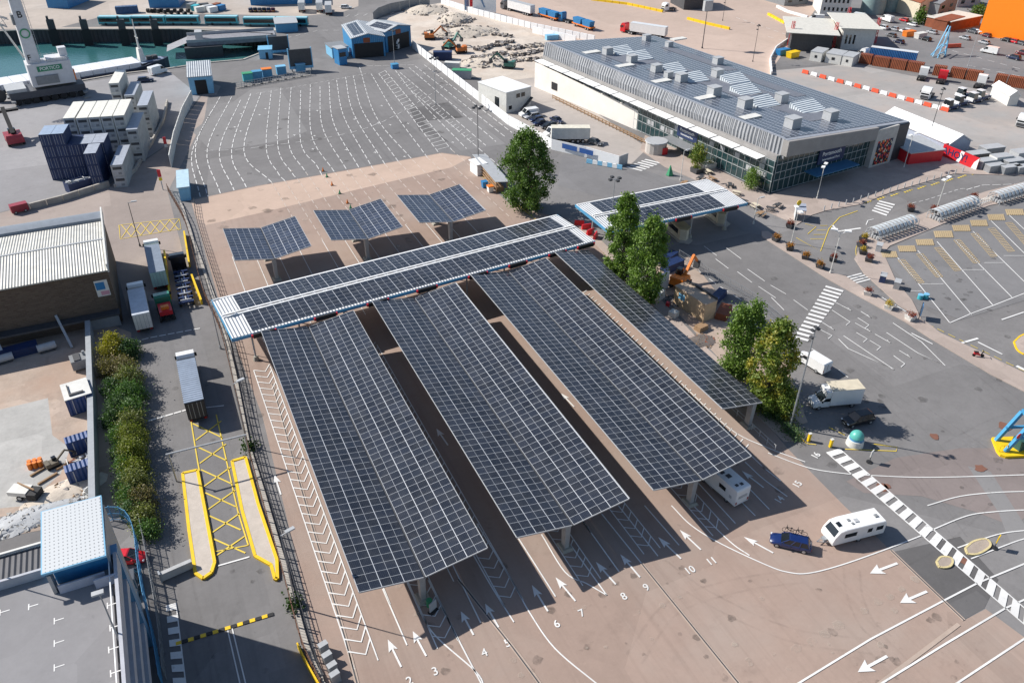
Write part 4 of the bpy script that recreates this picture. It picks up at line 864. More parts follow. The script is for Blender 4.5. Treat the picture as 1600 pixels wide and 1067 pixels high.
# far town and port edge
t = boxbuilding('office_block', 'pale office block with small windows at the top right, behind the freight canopies', 'building', [(1280, 25), (1325, 27), (1330, 12)], 9, OFFW, LGREY, windows=[(.1+.15*i, .17+.15*i, z, z+1.3) for i in range(6) for z in (2, 5)])
for i, px in enumerate([(1362, 20), (1386, 16)]):
    p = g(*px); t = thing('storage_tank', ['grey-green cylindrical tank behind the freight canopies, the wider one', 'grey-green cylindrical tank behind the freight canopies, on the right'][i], 'tank', p); r = (4.6, 4.2)[i]
    MB().tube((0, 0, 0), (0, 0, 10), r, r, 24).build('shell', pm('tank_green', (.25, .34, .34), .5), t, smooth=True); MB().tube((0, 0, 10), (0, 0, 11), r*1.02, r*.3, 24).build('roof', LGREY, t)
for i, (a, b2, c, h, wm, rm_, gb) in enumerate([((1432, 30), (1462, 28), (1470, 10), 6, CREAM, RUST, 2.2), ((1462, 32), (1490, 24), (1486, 8), 6, GREY, GREY, 1.8), ((1408, 14), (1436, 10), (1440, 0), 5, OFFW, GREY, 2), ((1494, 12), (1530, 8), (1530, -4), 6, LGREY, GREY, 2), ((1225, 10), (1262, 6), (1262, -8), 4, GREY, GREY, 0)]):
    boxbuilding('house', ['cream house with brown tiled roof near the orange building', 'grey gabled house beside the cream house', 'white house at the top edge between the tanks and the cream house', 'pale house at the top edge beside the orange building', 'low grey shed at the top edge left of the office block'][i], 'house', [a, b2, c], h, wm, rm_, None, gable=gb, windows=[(.15, .3, 1.2, 2.6), (.6, .75, 1.2, 2.6), (.15, .3, 3.8, 5), (.6, .75, 3.8, 5)])
A, B = g(1528, 54), g(1640, 76); t = thing('orange_building', 'tall bright orange cladded building at the top right corner', 'building', A, yaw(A, B))
MB().add([(0, 0, .02), (45, 0, .02), (45, 30, .02), (0, 30, .02), (0, 0, 24), (45, 0, 24), (45, 30, 24), (0, 30, 24)], [(0, 1, 5, 4), (1, 2, 6, 5), (2, 3, 7, 6), (3, 0, 4, 7)]).build('wall', pm('bright_orange', (.92, .22, .0), .6, var=.03), t); MB().box(-.1, 45.1, -.1, 30.1, 24, 24.3).build('roof', LGREY, t)
t = boxbuilding('brick_shed', 'long low rust-brown shed with pale roof beside the orange building', 'shed', [(1482, 50), (1530, 40), (1522, 26)], 3.4, RUST, pm('pale_roof', (.6, .58, .52), .7))
t = boxbuilding('brick_shed', 'small rust-orange hut among parked cars at the top right', 'shed', [(1456, 46), (1476, 50), (1480, 38)], 3.6, RUST, RUST)
t = boxbuilding('quay_warehouse', 'long bright blue shed at the top edge behind the buses', 'warehouse', [(392, 9), (488, 6), (488, -10)], 7, BLUE, BLUE)
t = boxbuilding('quay_warehouse', 'blue and white striped store at the top edge behind the dock', 'warehouse', [(234, 13), (281, 12), (282, 2)], 4, BLUE, LGREY)
t = boxbuilding('quay_warehouse', 'blue rounded tank shed at the top edge above the crane', 'warehouse', [(75, 13), (108, 14), (108, 0)], 6, BLUE, SKYB)
t = boxbuilding('quay_hut', 'blue flat-roofed hut with yellow trim at the dock ramp', 'hut', [(432, 52), (466, 50), (468, 40)], 3, FASC, LGREY)
t = boxbuilding('freight_shed', 'shaded grey freight shed at the top edge above the yellow barriers', 'shed', [(1068, 16), (1112, 14), (1112, 2)], 7, DGREY, GREY)
t = boxbuilding('tent_cabin', 'white tunnel tent with open end at the right edge', 'tent', [(1573, 166), (1588, 166), (1586, 150)], 3.0, OFFW, WHITE, gable=1.2)
t = boxbuilding('guard_hut', 'pale blue hut beside the fence and the pink band', 'hut', [(283, 315), (299, 313), (292, 287)], 3.0, SKYB, pm('hut_roof', (.45, .6, .68), .5))
# ================================================================ VEHICLES
PAINTS = {}
def paint(name, c, rough=.3):
    if name not in PAINTS: PAINTS[name] = pm('paint_'+name, c, rough, .0, var=.05, coat=.6)
    return PAINTS[name]
PW = paint('white', (.78, .78, .77)); PB = paint('black', (.012, .012, .014)); PBL = paint('blue', (.007, .022, .11)); PN = paint('navy', (.015, .025, .07)); PR = paint('red', (.6, .01, .02)); PS = paint('silver', (.42, .43, .45)); PG = paint('grey', (.1, .105, .115)); PDR = paint('dark_red', (.12, .015, .025)); PGN = paint('green', (.03, .2, .12)); PO = paint('orange', (.7, .2, .02))
LAMP = pm('headlamp', (.7, .72, .75), .15); TAIL = pm('tail_lamp', (.35, .01, .01), .3); RIMM = pm('wheel_rim', (.45, .46, .47), .35, .6)
CURT = rib_mat('trailer_curtain', (.55, .56, .57), .6, 0, .3, .6, var=.08)
def wheels(t, xs, hw, r=.33, w=.22, parts=True):
    for x in xs:
        for s in (-1, 1):
            m = MB().tube((x, s*hw-s*w, r), (x, s*hw, r), r, r, 14, 0).tube((x, s*hw, r), (x, s*(hw+.012), r), r*.62, r*.55, 10, 1)
            m.build('wheel', [BLACK, RIMM], t, smooth=True)
def ring(x, zb, zt, hw, tw=.86):
    h = zt-zb
    return [(x, -hw, zb+.22*h), (x, -hw, zb+.72*h), (x, -hw*tw, zt), (x, hw*tw, zt), (x, hw, zb+.72*h), (x, hw, zb+.22*h), (x, hw*.9, zb), (x, -hw*.9, zb)]
CARS = {'hatch': (4.1, 1.48, .95, .2, .82), 'saloon': (4.5, 1.45, 1.15, .75, .84), 'estate': (4.65, 1.52, 1.2, .1, .86), 'suv': (4.6, 1.72, 1.1, .1, .9)}
def car(label, pxc, pxd, pt, style='hatch', group=None, name='parked_car', cat='car', cen=None):
    """pxc: the ground under the middle of the car; pxd: a ground point its nose points at"""
    c = g(*pxc); d = g(*pxd); t = thing(name, label, cat, c, yaw(c, d), group)
    L, Hh, bon, boot, hw = CARS[style]; h = L/2; bz = Hh*.62
    MB().loft([ring(-h, .42, bz*.86, hw*.8), ring(-h+.14, .3, bz*.98, hw*.96), ring(-h+.9, .24, bz+.02, hw), ring(0, .22, bz, hw), ring(h-bon-.25, .22, bz*.98, hw), ring(h-.55, .26, bz*.84, hw*.97), ring(h-.12, .34, bz*.74, hw*.86), ring(h, .42, bz*.62, hw*.7)]).build('body', pt, t, smooth=50)
    b0, b1 = -h+.12+boot, h-bon; t0, t1 = -h+.45+boot*1.1, h-bon-.85
    MB().frustum((b0, b1, -hw*.93, hw*.93), (t0, t1, -hw*.72, hw*.72), bz-.03, Hh-.03).build('windows', GLASS, t)
    rf = MB().frustum((t0-.04, t1+.05, -hw*.75, hw*.75), (t0+.1, t1-.12, -hw*.66, hw*.66), Hh-.05, Hh)
    for s in (-1, 1):
        for k in (.36, .66):
            rf.bar((b0+(b1-b0)*k, s*hw*.935, bz-.02), (t0+(t1-t0)*k, s*hw*.73, Hh-.03), .07, .04)
        rf.bar((b1-.02, s*hw*.92, bz-.02), (t1+.02, s*hw*.725, Hh-.03), .08, .06); rf.bar((b0+.03, s*hw*.92, bz-.02), (t0, s*hw*.725, Hh-.03), .14, .06)
    rf.build('roof', pt, t)
    for s in (-1, 1):
        MB().box(h-.2, h-.03, s*hw*.72-.14, s*hw*.72+.14, bz*.62, bz*.75).build('headlight', LAMP, t); MB().box(-h-.01, -h+.1, s*hw*.68-.13, s*hw*.68+.13, bz*.66, bz*.84).build('tail_light', TAIL, t)
        MB().box(h-bon-.35, h-bon-.2, s*hw, s*(hw+.16), bz, bz+.13).build('wing_mirror', pt, t)
    for s in (-1, 1):
        MB().box(-.02, .02, s*hw*.995-.012, s*hw*.995+.012, .36, bz*.93).box(-1.02, -.98, s*hw*.99-.012, s*hw*.99+.012, .4, bz*.93).box(h-bon-.22, h-bon-.18, s*hw*.99-.012, s*hw*.99+.012, .36, bz*.9).box(-.22, -.05, s*hw-.02, s*hw+.03, bz*.72, bz*.76).build('door_seams', BLACK, t)
    MB().box(h-.04, h+.012, -.45, .45, .42, .58).build('grille', BLACK, t); MB().box(-h-.02, -h, -.26, .26, .62, .74).build('number_plate', YELL, t); MB().box(h+.012, h+.02, -.26, .26, .46, .56).build('number_plate', OFFW, t)
    wheels(t, (h-.85, -h+.8), hw, .32)
    return t
def van(label, pxc, pxd, pt=PW, L=5.4, Hh=2.35, group=None, name='panel_van', box=None, roofm=None):
    c = g(*pxc); d = g(*pxd); t = thing(name, label, 'van', c, yaw(c, d), group); h = L/2; hw = .99
    if not box:
        prof = [(-h, .45), (-h, Hh*.93), (-h+.15, Hh), (h-1.75, Hh), (h-.95, Hh*.58), (h-.12, Hh*.46), (h, .5)]
    else: prof = [(h-2.4, .5), (h-2.4, 2.2), (h-1.75, 2.25), (h-.95, 1.38), (h-.12, 1.1), (h, .5)]
    MB().loft([[(x, -hw, z) for x, z in prof], [(x, -hw*.97, z) for x, z in prof], [(x, hw*.97, z) for x, z in prof], [(x, hw, z) for x, z in prof]]).build('body', pt, t)
    zt = Hh if not box else 2.25; zm = Hh*.58 if not box else 1.38
    a, b2 = (h-1.72, zt-.05), (h-.98, zm+.03)
    MB().add([(a[0]+.02, -hw*.82, a[1]), (b2[0]+.03, -hw*.9, b2[1]), (b2[0]+.03, hw*.9, b2[1]), (a[0]+.02, hw*.82, a[1])], [(0, 1, 2, 3)]).build('windscreen', GLASS, t)
    for s in (-1, 1):
        MB().add([(h-2.35, s*(hw+.012), zt-.25), (h-1.62, s*(hw+.012), zt-.25), (h-1.15, s*(hw+.012), zm+.08), (h-2.35, s*(hw+.012), zm+.02)], [(0, 1, 2, 3)]).build('side_window', GLASS, t)
        MB().box(h-.1, h+.01, s*.75-.15, s*.75+.15, .8, 1.0).build('headlight', LAMP, t); MB().box(h-1.2, h-1.05, s*hw, s*(hw+.2), zm, zm+.3).build('wing_mirror', BLACK, t)
        MB().box(-h-.012, -h+.05, s*.88-.07, s*.88+.07, .7, 1.1).build('tail_light', TAIL, t)
    if box:
        MB().box(-h, h-2.3, -1.12, 1.12, .75, box, 0).box(h-2.3, h-1.55, -1.05, 1.05, 2.32, box-.25).build('box_body', pt, t); MB().box(-h-.03, h-2.25, -1.15, 1.15, box, box+.07).build('box_roof', roofm or pt, t); MB().box(-h+.1, h-2.4, -.5, .5, .4, .74).build('chassis', BLACK, t)
    else: MB().box(-h-.012, -h, -.02, .02, .6, Hh*.9).build('door_seam', BLACK, t)
    wheels(t, (h-.9, -h+1.15), hw, .35)
    return t
def tractor(label, pxc, pxd, pt, group=None, name='lorry_cab', chassis=True, hh=3.5, cc=None):
    c = cc if cc is not None else g(*pxc); d = g(*pxd); t = thing(name, label, 'lorry', c, yaw(c, d), group)
    prof = [(.85, .5), (.85, hh-.35), (1.15, hh), (2.3, hh-.1), (2.95, 2.5), (3.05, 1.0), (3.0, .4)]
    MB().loft([[(x, -1.24, z) for x, z in prof], [(x, 1.24, z) for x, z in prof]]).build('cab', pt, t)
    MB().add([(2.42, -1.05, hh-.38), (2.97, -1.12, 2.0), (2.97, 1.12, 2.0), (2.42, 1.05, hh-.38)], [(0, 1, 2, 3)]).add([(3.0, -1.12, 1.95), (3.07, -1.12, 1.55), (3.07, 1.12, 1.55), (3.0, 1.12, 1.95)], [(0, 1, 2, 3)]).build('windscreen', GLASS, t)
    for s in (-1, 1): MB().box(1.5, 2.45, s*1.235-.02, s*1.235+.02, 1.9, 2.6).build('side_window', GLASS, t); MB().box(2.7, 2.8, s*1.25, s*1.55, 1.9, 2.5).build('wing_mirror', BLACK, t)
    MB().box(2.98, 3.1, -1.1, 1.1, .55, 1.3).build('grille', DGREY, t)
    if chassis: MB().box(-3, .85, -.45, .45, .6, .95).box(-2.4, -.9, -.55, .55, .95, 1.12).box(-2.9, .6, -1.2, -.6, .75, .98).box(-2.9, .6, .6, 1.2, .75, .98).build('chassis', BLACK, t)
    wheels(t, (1.95, -1.2, -2.3) if chassis else (1.95,), 1.22, .5, .35)
    return t
def trailer(label, A, rz, L=13.2, body=CURT, roofm=None, hh=4.0, group=None, name='lorry_trailer', doors=None, axles=3):
    """A: ground under the rear centre; it runs forward along rz"""
    t = thing(name, label, 'trailer', A, rz, group); w = 1.25
    MB().box(0, L, -w, w, 1.15, hh).build('body', body, t)
    MB().box(-.02, L+.02, -w-.02, w+.02, hh, hh+.06).build('roof', roofm or body, t)
    MB().box(.2, L-.3, -.5, .5, .75, 1.14).build('chassis', BLACK, t)
    for s in (-1, 1):
        d = MB().box(-.05, -.005, s*.62-.58, s*.62+.58, 1.25, hh-.1).build('rear_door', doors or body, t); MB().box(-.09, -.05, s*.3-.03, s*.3+.03, 1.3, hh-.2).box(-.09, -.05, s*.8-.03, s*.8+.03, 1.3, hh-.2).build('lock_bar', STEEL, d)
        MB().box(-.04, .1, s*.95-.2, s*.95+.2, .85, 1.05).build('tail_light', TAIL, t)
    wheels(t, [1.6+1.25*k for k in range(axles)], 1.22, .5, .35)
    return t
# --- cars and vans around the lanes
blue = car('blue estate car with bikes on its roof, towing the white caravan', (1234, 852), (1100, 820), PBL, 'estate', name='towing_car')
def bicycle(parent_loc, rz, lab):
    t = thing('bicycle', lab, 'bicycle', parent_loc, rz, 'bicycles on the blue car roof')
    f = MB(); f.bar((-.1, 0, .35), (.3, 0, .75), .05).bar((-.1, 0, .35), (-.2, 0, .8), .05).bar((-.2, 0, .75), (.32, 0, .8), .05).bar((.45, 0, .35), (.32, 0, .95), .05).bar((-.5, 0, .35), (-.1, 0, .35), .04).box(-.32, -.1, -.06, .06, .8, .86); f.bar((.3, -.25, .98), (.3, .25, .98), .04); f.build('frame', BLACK, t)
    for x in (-.5, .45):
        m = MB(); n = 14
        for i in range(n):
            a, b2 = 2*math.pi*i/n, 2*math.pi*(i+1)/n; m.bar((x+.33*math.cos(a), 0, .35+.33*math.sin(a)), (x+.33*math.cos(b2), 0, .35+.33*math.sin(b2)), .04)
        m.build('wheel', BLACK, t)
c0 = g(1234, 852); rzb = yaw(c0, g(1100, 820))
for s, lab in ((-.35, 'bicycle on the blue car roof, nearer the tail'), (.85, 'bicycle on the blue car roof, nearer the bonnet')):
    q = c0+V((math.cos(rzb)*(s-.4)+math.sin(rzb)*.45, math.sin(rzb)*(s-.4)-math.cos(rzb)*.45, 1.54)); bicycle(q, rzb, lab)
CARV = pm('caravan_white', (.8, .8, .79), .3, var=.04, coat=.4)
def caravan():
    a, b2 = g(1288, 858), g(1378, 835); c = (a+b2)/2+V((.45, .9, 0)); t = thing('caravan', 'white touring caravan hitched behind the blue estate car', 'caravan', c, yaw(b2, a)); L = 7.1; h = L/2
    prof = [(-h, .55), (-h-.05, 2.0), (-h+.25, 2.55), (h-1.6, 2.62), (h-.75, 2.45), (h-.15, 1.55), (h, .9), (h-.1, .5)]
    MB().loft([[(x*.985, -1.13, .5+(z-.5)*.97) for x, z in prof], [(x, -1.05, z) for x, z in prof], [(x, 1.05, z) for x, z in prof], [(x*.985, 1.13, .5+(z-.5)*.97) for x, z in prof]]).build('body', CARV, t, smooth=35)
    MB().add([(h-.70, -.82, 2.42), (h-.19, -.9, 1.66), (h-.19, .9, 1.66), (h-.70, .82, 2.42)], [(0, 1, 2, 3)]).add([(h-1.45, -.35, 2.645), (h-.95, -.35, 2.56), (h-.95, .35, 2.56), (h-1.45, .35, 2.645)], [(0, 1, 2, 3)]).build('front_window', GLASS, t)
    for s in (-1, 1):
        for x0, x1 in ((-h+.4, -h+1.3), (-h+1.9, -h+2.5), (h-3.1, h-1.5)): MB().box(x0, x1, s*1.14-.02, s*1.14+.02, 1.35, 1.95).build('side_window', GLASS, t)
    for x, y, s in ((-h+.9, .1, .25), (.1, .1, .32), (.9, -.2, .2), (.75, .4, .18)): MB().frustum((x-s, x+s, y-s, y+s), (x-s*.8, x+s*.8, y-s*.8, y+s*.8), 2.6, 2.7).build('roof_vent', GREY if s < .3 else LGREY, t)
    MB().bar((h-.1, -.5, .45), (h+1.2, 0, .45), .08).bar((h-.1, .5, .45), (h+1.2, 0, .45), .08).box(h+.05, h+.5, -.3, .3, .5, .8).build('drawbar', STEEL, t); wheels(t, (-.2,), 1.1, .33)
caravan()
def motorhome():
    a, b2 = g(1152, 786), g(1104, 744); t = thing('motorhome', 'white motorhome waiting in the shade under a solar canopy', 'motorhome', (a+b2)/2, yaw(a, b2)); L = 6.6; h = L/2
    prof = [(-h, .5), (-h, 2.75), (-h+.15, 2.9), (h-1.9, 2.95), (h-1.5, 2.3), (h-1.2, 2.1), (h-.7, 1.3), (h, 1.0), (h, .4)]
    MB().loft([[(x, -1.13, z) for x, z in prof], [(x, 1.13, z) for x, z in prof]]).build('body', CARV, t)
    MB().add([(h-1.15, -.95, 2.08), (h-.7, -1, 1.36), (h-.7, 1, 1.36), (h-1.15, .95, 2.08)], [(0, 1, 2, 3)]).build('windscreen', GLASS, t)
    MB().box(-h+.7, -h+1.1, 1.12, 1.16, 1.2, 1.6).build('side_hatch', LGREY, t); MB().box(-h+1.8, -h+2.9, 1.12, 1.16, 1.5, 2.1).build('side_window', GLASS, t); MB().box(-h+1.8, -h+2.9, -1.16, -1.12, 1.5, 2.1).build('side_window', GLASS, t)
    MB().box(-h-.03, -h, -.7, .7, 1.5, 1.9).build('rear_panel', LGREY, t)
    for x, y, s in ((-h+.8, -.3, .2), (-h+.9, .4, .2), (-h+2.6, .1, .33), (-h+3.5, .35, .3)): MB().frustum((x-s, x+s, y-s, y+s), (x-s*.8, x+s*.8, y-s*.8, y+s*.8), 2.9, 3.02).build('roof_vent', DGREY, t)
    for s in (-1, 1): MB().box(-h-.03, -h, s*.95-.1, s*.95+.1, .7, 1.1).build('tail_light', TAIL, t)
    wheels(t, (-h+1.5, h-1.0), 1.1, .34)
motorhome()
van('white box van with cream roof, parked under the poplars', (1301, 632), (1200, 640), PW, 7.0, 2.3, name='box_van', box=3.35, roofm=CREAM)
car('black people carrier parked beside the box van', (1339, 660), (1280, 674), PB, 'suv')
van('white panel van parked at the foot of the poplar, pointing away', (1268, 572), (1215, 540), PW, 5.3, 2.1)
car('bright red car tucked behind the stair tower', (201, 876), (300, 870), PR, 'hatch'); car('dark car in the shade below the red car', (206, 918), (208, 960), PG, 'hatch')
# --- lorries on the access road
rz = yaw(g(313, 662), g(293, 562))
trailer('curtain-sided trailer with blue-grey roof on the access road', g(312.5, 663), rz, 10.6, pm('curtain_black', (.03, .032, .04), .6), rib_mat('trailer_roof', (.24, .29, .37), .5, 0, .08, .6), 4.0, doors=pm('door_black', (.03, .03, .035), .5))
p = g(312.5, 663)+V((math.cos(rz), math.sin(rz), 0))*11.6
tractor('white lorry cab pulling the curtain-sided trailer', None, (283, 510), PW, cc=p)
rz = yaw(g(229, 525), g(214, 450)); trailer('white-topped lorry trailer waiting behind the warehouse', g(229, 523), rz, 8.6, OFFW, pm('trailer_roof_pale', (.5, .54, .6), .5), 3.9)
tractor('white lorry cab in the shade of the warehouse', None, (207, 415), PW, cc=g(229, 523)+V((math.cos(rz), math.sin(rz), 0))*9.8)
rz = yaw(g(252, 455), g(239, 395)); trailer('grey-roofed lorry trailer with pale green sides at the gate', g(254, 456), rz, 11.0, pm('pale_green', (.45, .62, .55), .5), pm('roof_slate', (.2, .24, .3), .5), 3.9)
tractor('white and green lorry cab at the head of the gate queue', None, (235, 370), PW, cc=g(254, 456)+V((math.cos(rz), math.sin(rz), 0))*12.2)
t = tractor('dark green recovery lorry with a red and orange load, behind the grey-roofed trailer', (260, 490), (243, 430), PGN, hh=3.0); MB().box(-2.6, .4, -1, 1, 1.15, 1.9).build('load_bed', RED, t); MB().box(-2.0, -1.2, -.6, .6, 1.9, 2.4).build('beacon_load', ORNG, t)
rz = yaw(g(292, 480), g(275, 395)); t = thing('skeletal_trailer', 'empty dark blue skeletal trailer behind a black lorry cab', 'trailer', g(294, 482), rz)
m = MB().box(0, 11.5, -.5, -.3, .9, 1.25).box(0, 11.5, .3, .5, .9, 1.25)
for k in range(8): m.box(.1+k*1.6, .5+k*1.6, -1.2, 1.2, 1.0, 1.28)
m.build('frame', NAVY, t); m = MB()
for k in range(5): m.box(.6+k*2.2, .8+k*2.2, -.9, .9, 1.29, 1.42).box(.8+k*2.2, 1.9+k*2.2, -.1, .1, 1.29, 1.4)
m.build('twist_lock_beams', LGREY, t); wheels(t, (1.2, 2.5, 3.8), 1.22, .5, .35)
t = tractor('black lorry cab at the gate beside the yellow barriers', None, (268, 360), PB, cc=g(294, 482)+V((math.cos(rz), math.sin(rz), 0))*12.4)
# --- cars and vans beside the site hoarding
for lab, c, d, pt, st in [('silver estate car parked first in the row below the site office', (831, 185), (815, 188), PS, 'estate'), ('navy car second in the row below the site office', (838, 190), (822, 193), PN, 'hatch'), ('dark blue saloon third in the row below the site office', (844, 195), (828, 198), PN, 'saloon'),
                      ('black estate car last in the row below the site office', (857, 200), (838, 203), PB, 'estate'), ('dark blue car parked alone on the site road', (870, 191), (890, 199), PN, 'saloon'), ('grey car half hidden behind the white lorry bodies', (930, 226), (950, 232), PG, 'hatch')]: car(lab, c, d, pt, st)
van('white van parked beside the row of cars below the site office', (826, 182), (812, 184), PW, 5.2, 2.2); van('white van beside the white lorry body, left of two', (865, 213), (850, 216), PW, 5.6, 2.4); van('white van beside the white lorry body, right of two', (877, 217), (862, 220), PW, 5.6, 2.5)
t = trailer('long white lorry body parked inside the blue and white hoarding', g(920, 222), yaw(g(920, 222), g(884, 222)), 9.5, OFFW, pm('trailer_roof_cream', (.7, .66, .55), .5), 3.9)
# --- lorry yard
for lab, c, d, pt in [('white lorry cab parked against the rust-brown containers, leftmost', (1440, 124), (1449, 108), PW), ('bright red lorry cab parked against the rust-brown containers', (1470, 129), (1478, 113), PR), ('white lorry cab parked against the rust-brown containers, rightmost', (1530, 136), (1544, 122), PW),
                     ('white lorry cab standing alone behind the red and white barriers', (1448, 153), (1438, 160), PW), ('white lorry cab at the right edge of the yard', (1598, 196), (1590, 203), PW)]: tractor(lab, c, d, pt, 'lorry cabs in the yard')
for i, (c, d) in enumerate([((1484, 171), (1474, 173)), ((1500, 165), (1490, 167)), ((1504, 153), (1494, 155)), ((1522, 160), (1512, 162)), ((1533, 156), (1523, 158))]):
    p = g(*c); t = thing('terminal_tug', ['nearest low white and navy tug of the parked cluster', 'second white and navy tug of the parked cluster', 'white and navy tug farthest back in the parked cluster', 'white and navy tug in the middle of the parked cluster', 'rightmost white and navy tug of the parked cluster'][i], 'tug', p, yaw(p, g(*d)), 'terminal tugs')
    MB().box(-2.6, 2.4, -1.1, 1.1, .5, 1.15).build('body', NAVY, t); MB().frustum((.3, 2.3, -1, 1), (.5, 1.9, -.85, .85), 1.15, 2.9).build('cab_glass', GLASS, t); MB().box(.35, 2.1, -.95, .95, 2.9, 3.05).build('cab_roof', PW, t); MB().box(2.0, 2.45, -1.1, 1.1, .7, 1.6).box(-1.5, .1, -.8, .8, 1.15, 1.6).build('panel', PW, t); wheels(t, (1.5, -1.6), 1.1, .5, .35)
car('silver estate car beside the rightmost white lorry cab', (1565, 138), (1585, 140), PS, 'estate')
FC = [((1404, 68), PN, 'hatch'), ((1414, 52), PW, 'suv'), ((1456, 53), PS, 'hatch'), ((1507, 62), PS, 'hatch'), ((1519, 52), PG, 'suv'), ((1540, 58), PDR, 'hatch'), ((1537, 69), PS, 'hatch'), ((1571, 65), PB, 'hatch'), ((1581, 67), PR, 'estate'), ((1594, 70), PG, 'hatch'), ((1583, 93), PN, 'suv'), ((1597, 86), PDR, 'suv'), ((1425, 41), PW, 'hatch'), ((1396, 48), PS, 'hatch'), ((1378, 46), PW, 'suv')]
FL = ['navy car parked left of the blue signal frame', 'white car parked behind the small rust-orange skip', 'silver car beside the small rust-orange hut', 'silver car alone in the far car park, left of the orange building', 'dark grey car at the left foot of the orange building', 'dark red car at the foot of the orange building', 'silver car in front of the dark red car by the orange building', 'black car at the foot of the orange building, left of a red car', 'red car at the foot of the orange building', 'dark grey car at the foot of the orange building, right of a red car', 'navy car by the right edge on the far road', 'dark red car at the right edge on the far road', 'white car among the far cars below the cream house', 'silver car below the storage tanks', 'white car right beside the freight canopy']
for (c, pt, st), lab in zip(FC, FL): car(lab, c, (c[0]-12, c[1]-3), pt, st, 'cars in the far car park')
# --- lorries on the far side
rz = yaw(g(1038, 60), g(985, 52)); trailer('long white lorry trailer behind the terminal roof', g(1040, 61), rz, 13.6, PW, PW, 4.0); tractor('red lorry cab of the white trailer behind the terminal', None, (960, 47), PR, cc=g(1040, 61)+V((math.cos(rz), math.sin(rz), 0))*14.6)
rz = yaw(g(831, 26), g(786, 14)); trailer('white lorry trailer behind the long white barrier, nearest the big white hoarding', g(832, 26), rz, 13.6, PW, LGREY, 4.0)
tractor('dark lorry cab ahead of the white trailer by the white hoarding', None, (760, 8), PG, cc=g(832, 26)+V((math.cos(rz), math.sin(rz), 0))*14.8)
for a, b2, lab in (((872, 34), (838, 24), 'orange-framed trailer with blue skips, between two lorries behind the white barrier'), ((926, 49), (895, 39), 'orange-framed trailer with blue skips, last of the lorry line')):
    A = g(*a); rz = yaw(A, g(*b2)); t = thing('skip_trailer', lab, 'trailer', A, rz, 'skip trailers'); MB().box(0, 11, -1.2, 1.2, .9, 1.3).build('chassis', ORNG, t)
    for x in (.4, 5.8): MB().frustum((x+.4, x+4.4, -1.1, 1.1), (x, x+4.8, -1.2, 1.2), 1.3, 3.2).build('skip', BLUE, t)
    wheels(t, (1.5, 2.8, 9.2), 1.2, .5, .35)
tractor('white and blue lorry cab between the two skip trailers', (884, 35), (868, 31), BLUE); tractor('white lorry cab driving along the yellow barriers at the top', (1045, 17), (1036, 18), PW, hh=3.2)
tractor('white lorry inside the mouth of the set-back vehicle hall', (622, 75), (612, 82), PW)
# --- containers
CONS = {}
def con_mat(nm, c):
    if nm not in CONS: CONS[nm] = rib_mat('container_'+nm, c, .5, 0, .4, .5, var=.12)
    return CONS[nm]
def container(label, loc, rz, mat, roofm=None, L=12.19, hh=2.59, group=None, reefer=False, detail=True):
    t = thing('shipping_container', label, 'container', loc, rz, group)   # local x: along its length, from the near end
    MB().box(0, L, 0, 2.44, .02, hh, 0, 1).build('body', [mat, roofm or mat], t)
    if detail:
        if reefer: e = MB().box(-.05, -.005, .2, 2.24, .25, hh-.2).build('cooling_unit', LGREY, t); MB().box(-.07, -.05, .3, 2.1, 1.5, 2.1).build('fan_grille', DGREY, e); MB().box(-.07, -.05, .5, 1.2, .4, .9).build('control_panel', GREY, e)
        else:
            for y in (.06, 1.25):
                d = MB().box(-.05, -.005, y, y+1.13, .15, hh-.15).build('door', mat, t); MB().box(-.08, -.05, y+.3, y+.35, .2, hh-.2).box(-.08, -.05, y+.8, y+.85, .2, hh-.2).build('lock_bar', LGREY, d)
    return t
YO = g(84, 280); YU = V((math.sin(rad(101)), math.cos(rad(101)), 0)); YM = V((math.sin(rad(11)), math.cos(rad(11)), 0)); YRZ = math.atan2(YM.y, YM.x)
def stack(x, y, n, L, matf, roofm, lab, group, reefer=False, skip=0):
    for k in range(n):
        # local x is along YM; local y is to the left of it, so start from the right-hand side
        p = YO+YU*(x+2.44)+YM*y; nm = ['bottom', 'second', 'third', 'top'][k] if k < n-1 or n > 3 else 'top'
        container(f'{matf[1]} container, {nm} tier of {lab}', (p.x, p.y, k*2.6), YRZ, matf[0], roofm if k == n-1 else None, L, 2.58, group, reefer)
NV = (con_mat('navy', (.02, .045, .13)), 'navy'); RW = (con_mat('reefer_white', (.6, .6, .57)), 'white refrigerated'); RG = (con_mat('reefer_grey', (.42, .44, .44)), 'grey-white refrigerated')
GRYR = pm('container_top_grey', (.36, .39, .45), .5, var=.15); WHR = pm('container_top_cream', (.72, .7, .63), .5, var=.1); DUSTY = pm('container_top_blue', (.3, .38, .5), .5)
GN, GW = 'navy containers', 'white refrigerated containers'
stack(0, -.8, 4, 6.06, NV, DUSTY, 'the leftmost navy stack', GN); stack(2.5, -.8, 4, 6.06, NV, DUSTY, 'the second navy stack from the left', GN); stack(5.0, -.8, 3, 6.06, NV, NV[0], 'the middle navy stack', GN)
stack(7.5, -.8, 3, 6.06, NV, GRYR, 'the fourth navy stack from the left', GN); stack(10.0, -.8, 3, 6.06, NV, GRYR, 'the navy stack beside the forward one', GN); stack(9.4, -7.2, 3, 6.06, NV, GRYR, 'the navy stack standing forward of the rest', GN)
stack(14.2, -8.2, 2, 12.19, RG, GRYR, 'the low grey-white stack nearest the warehouse', GW, True)
for i, x in enumerate((2.9, 5.7, 8.3, 10.9, 13.5)): stack(x, 9.0+(.0 if i else .5), 4, 12.19, RW, WHR, ['the leftmost white stack, standing slightly apart', 'the second white stack of the long row', 'the middle white stack of the long row', 'the fourth white stack of the long row', 'the rightmost white stack of the long row'][i], GW, True)
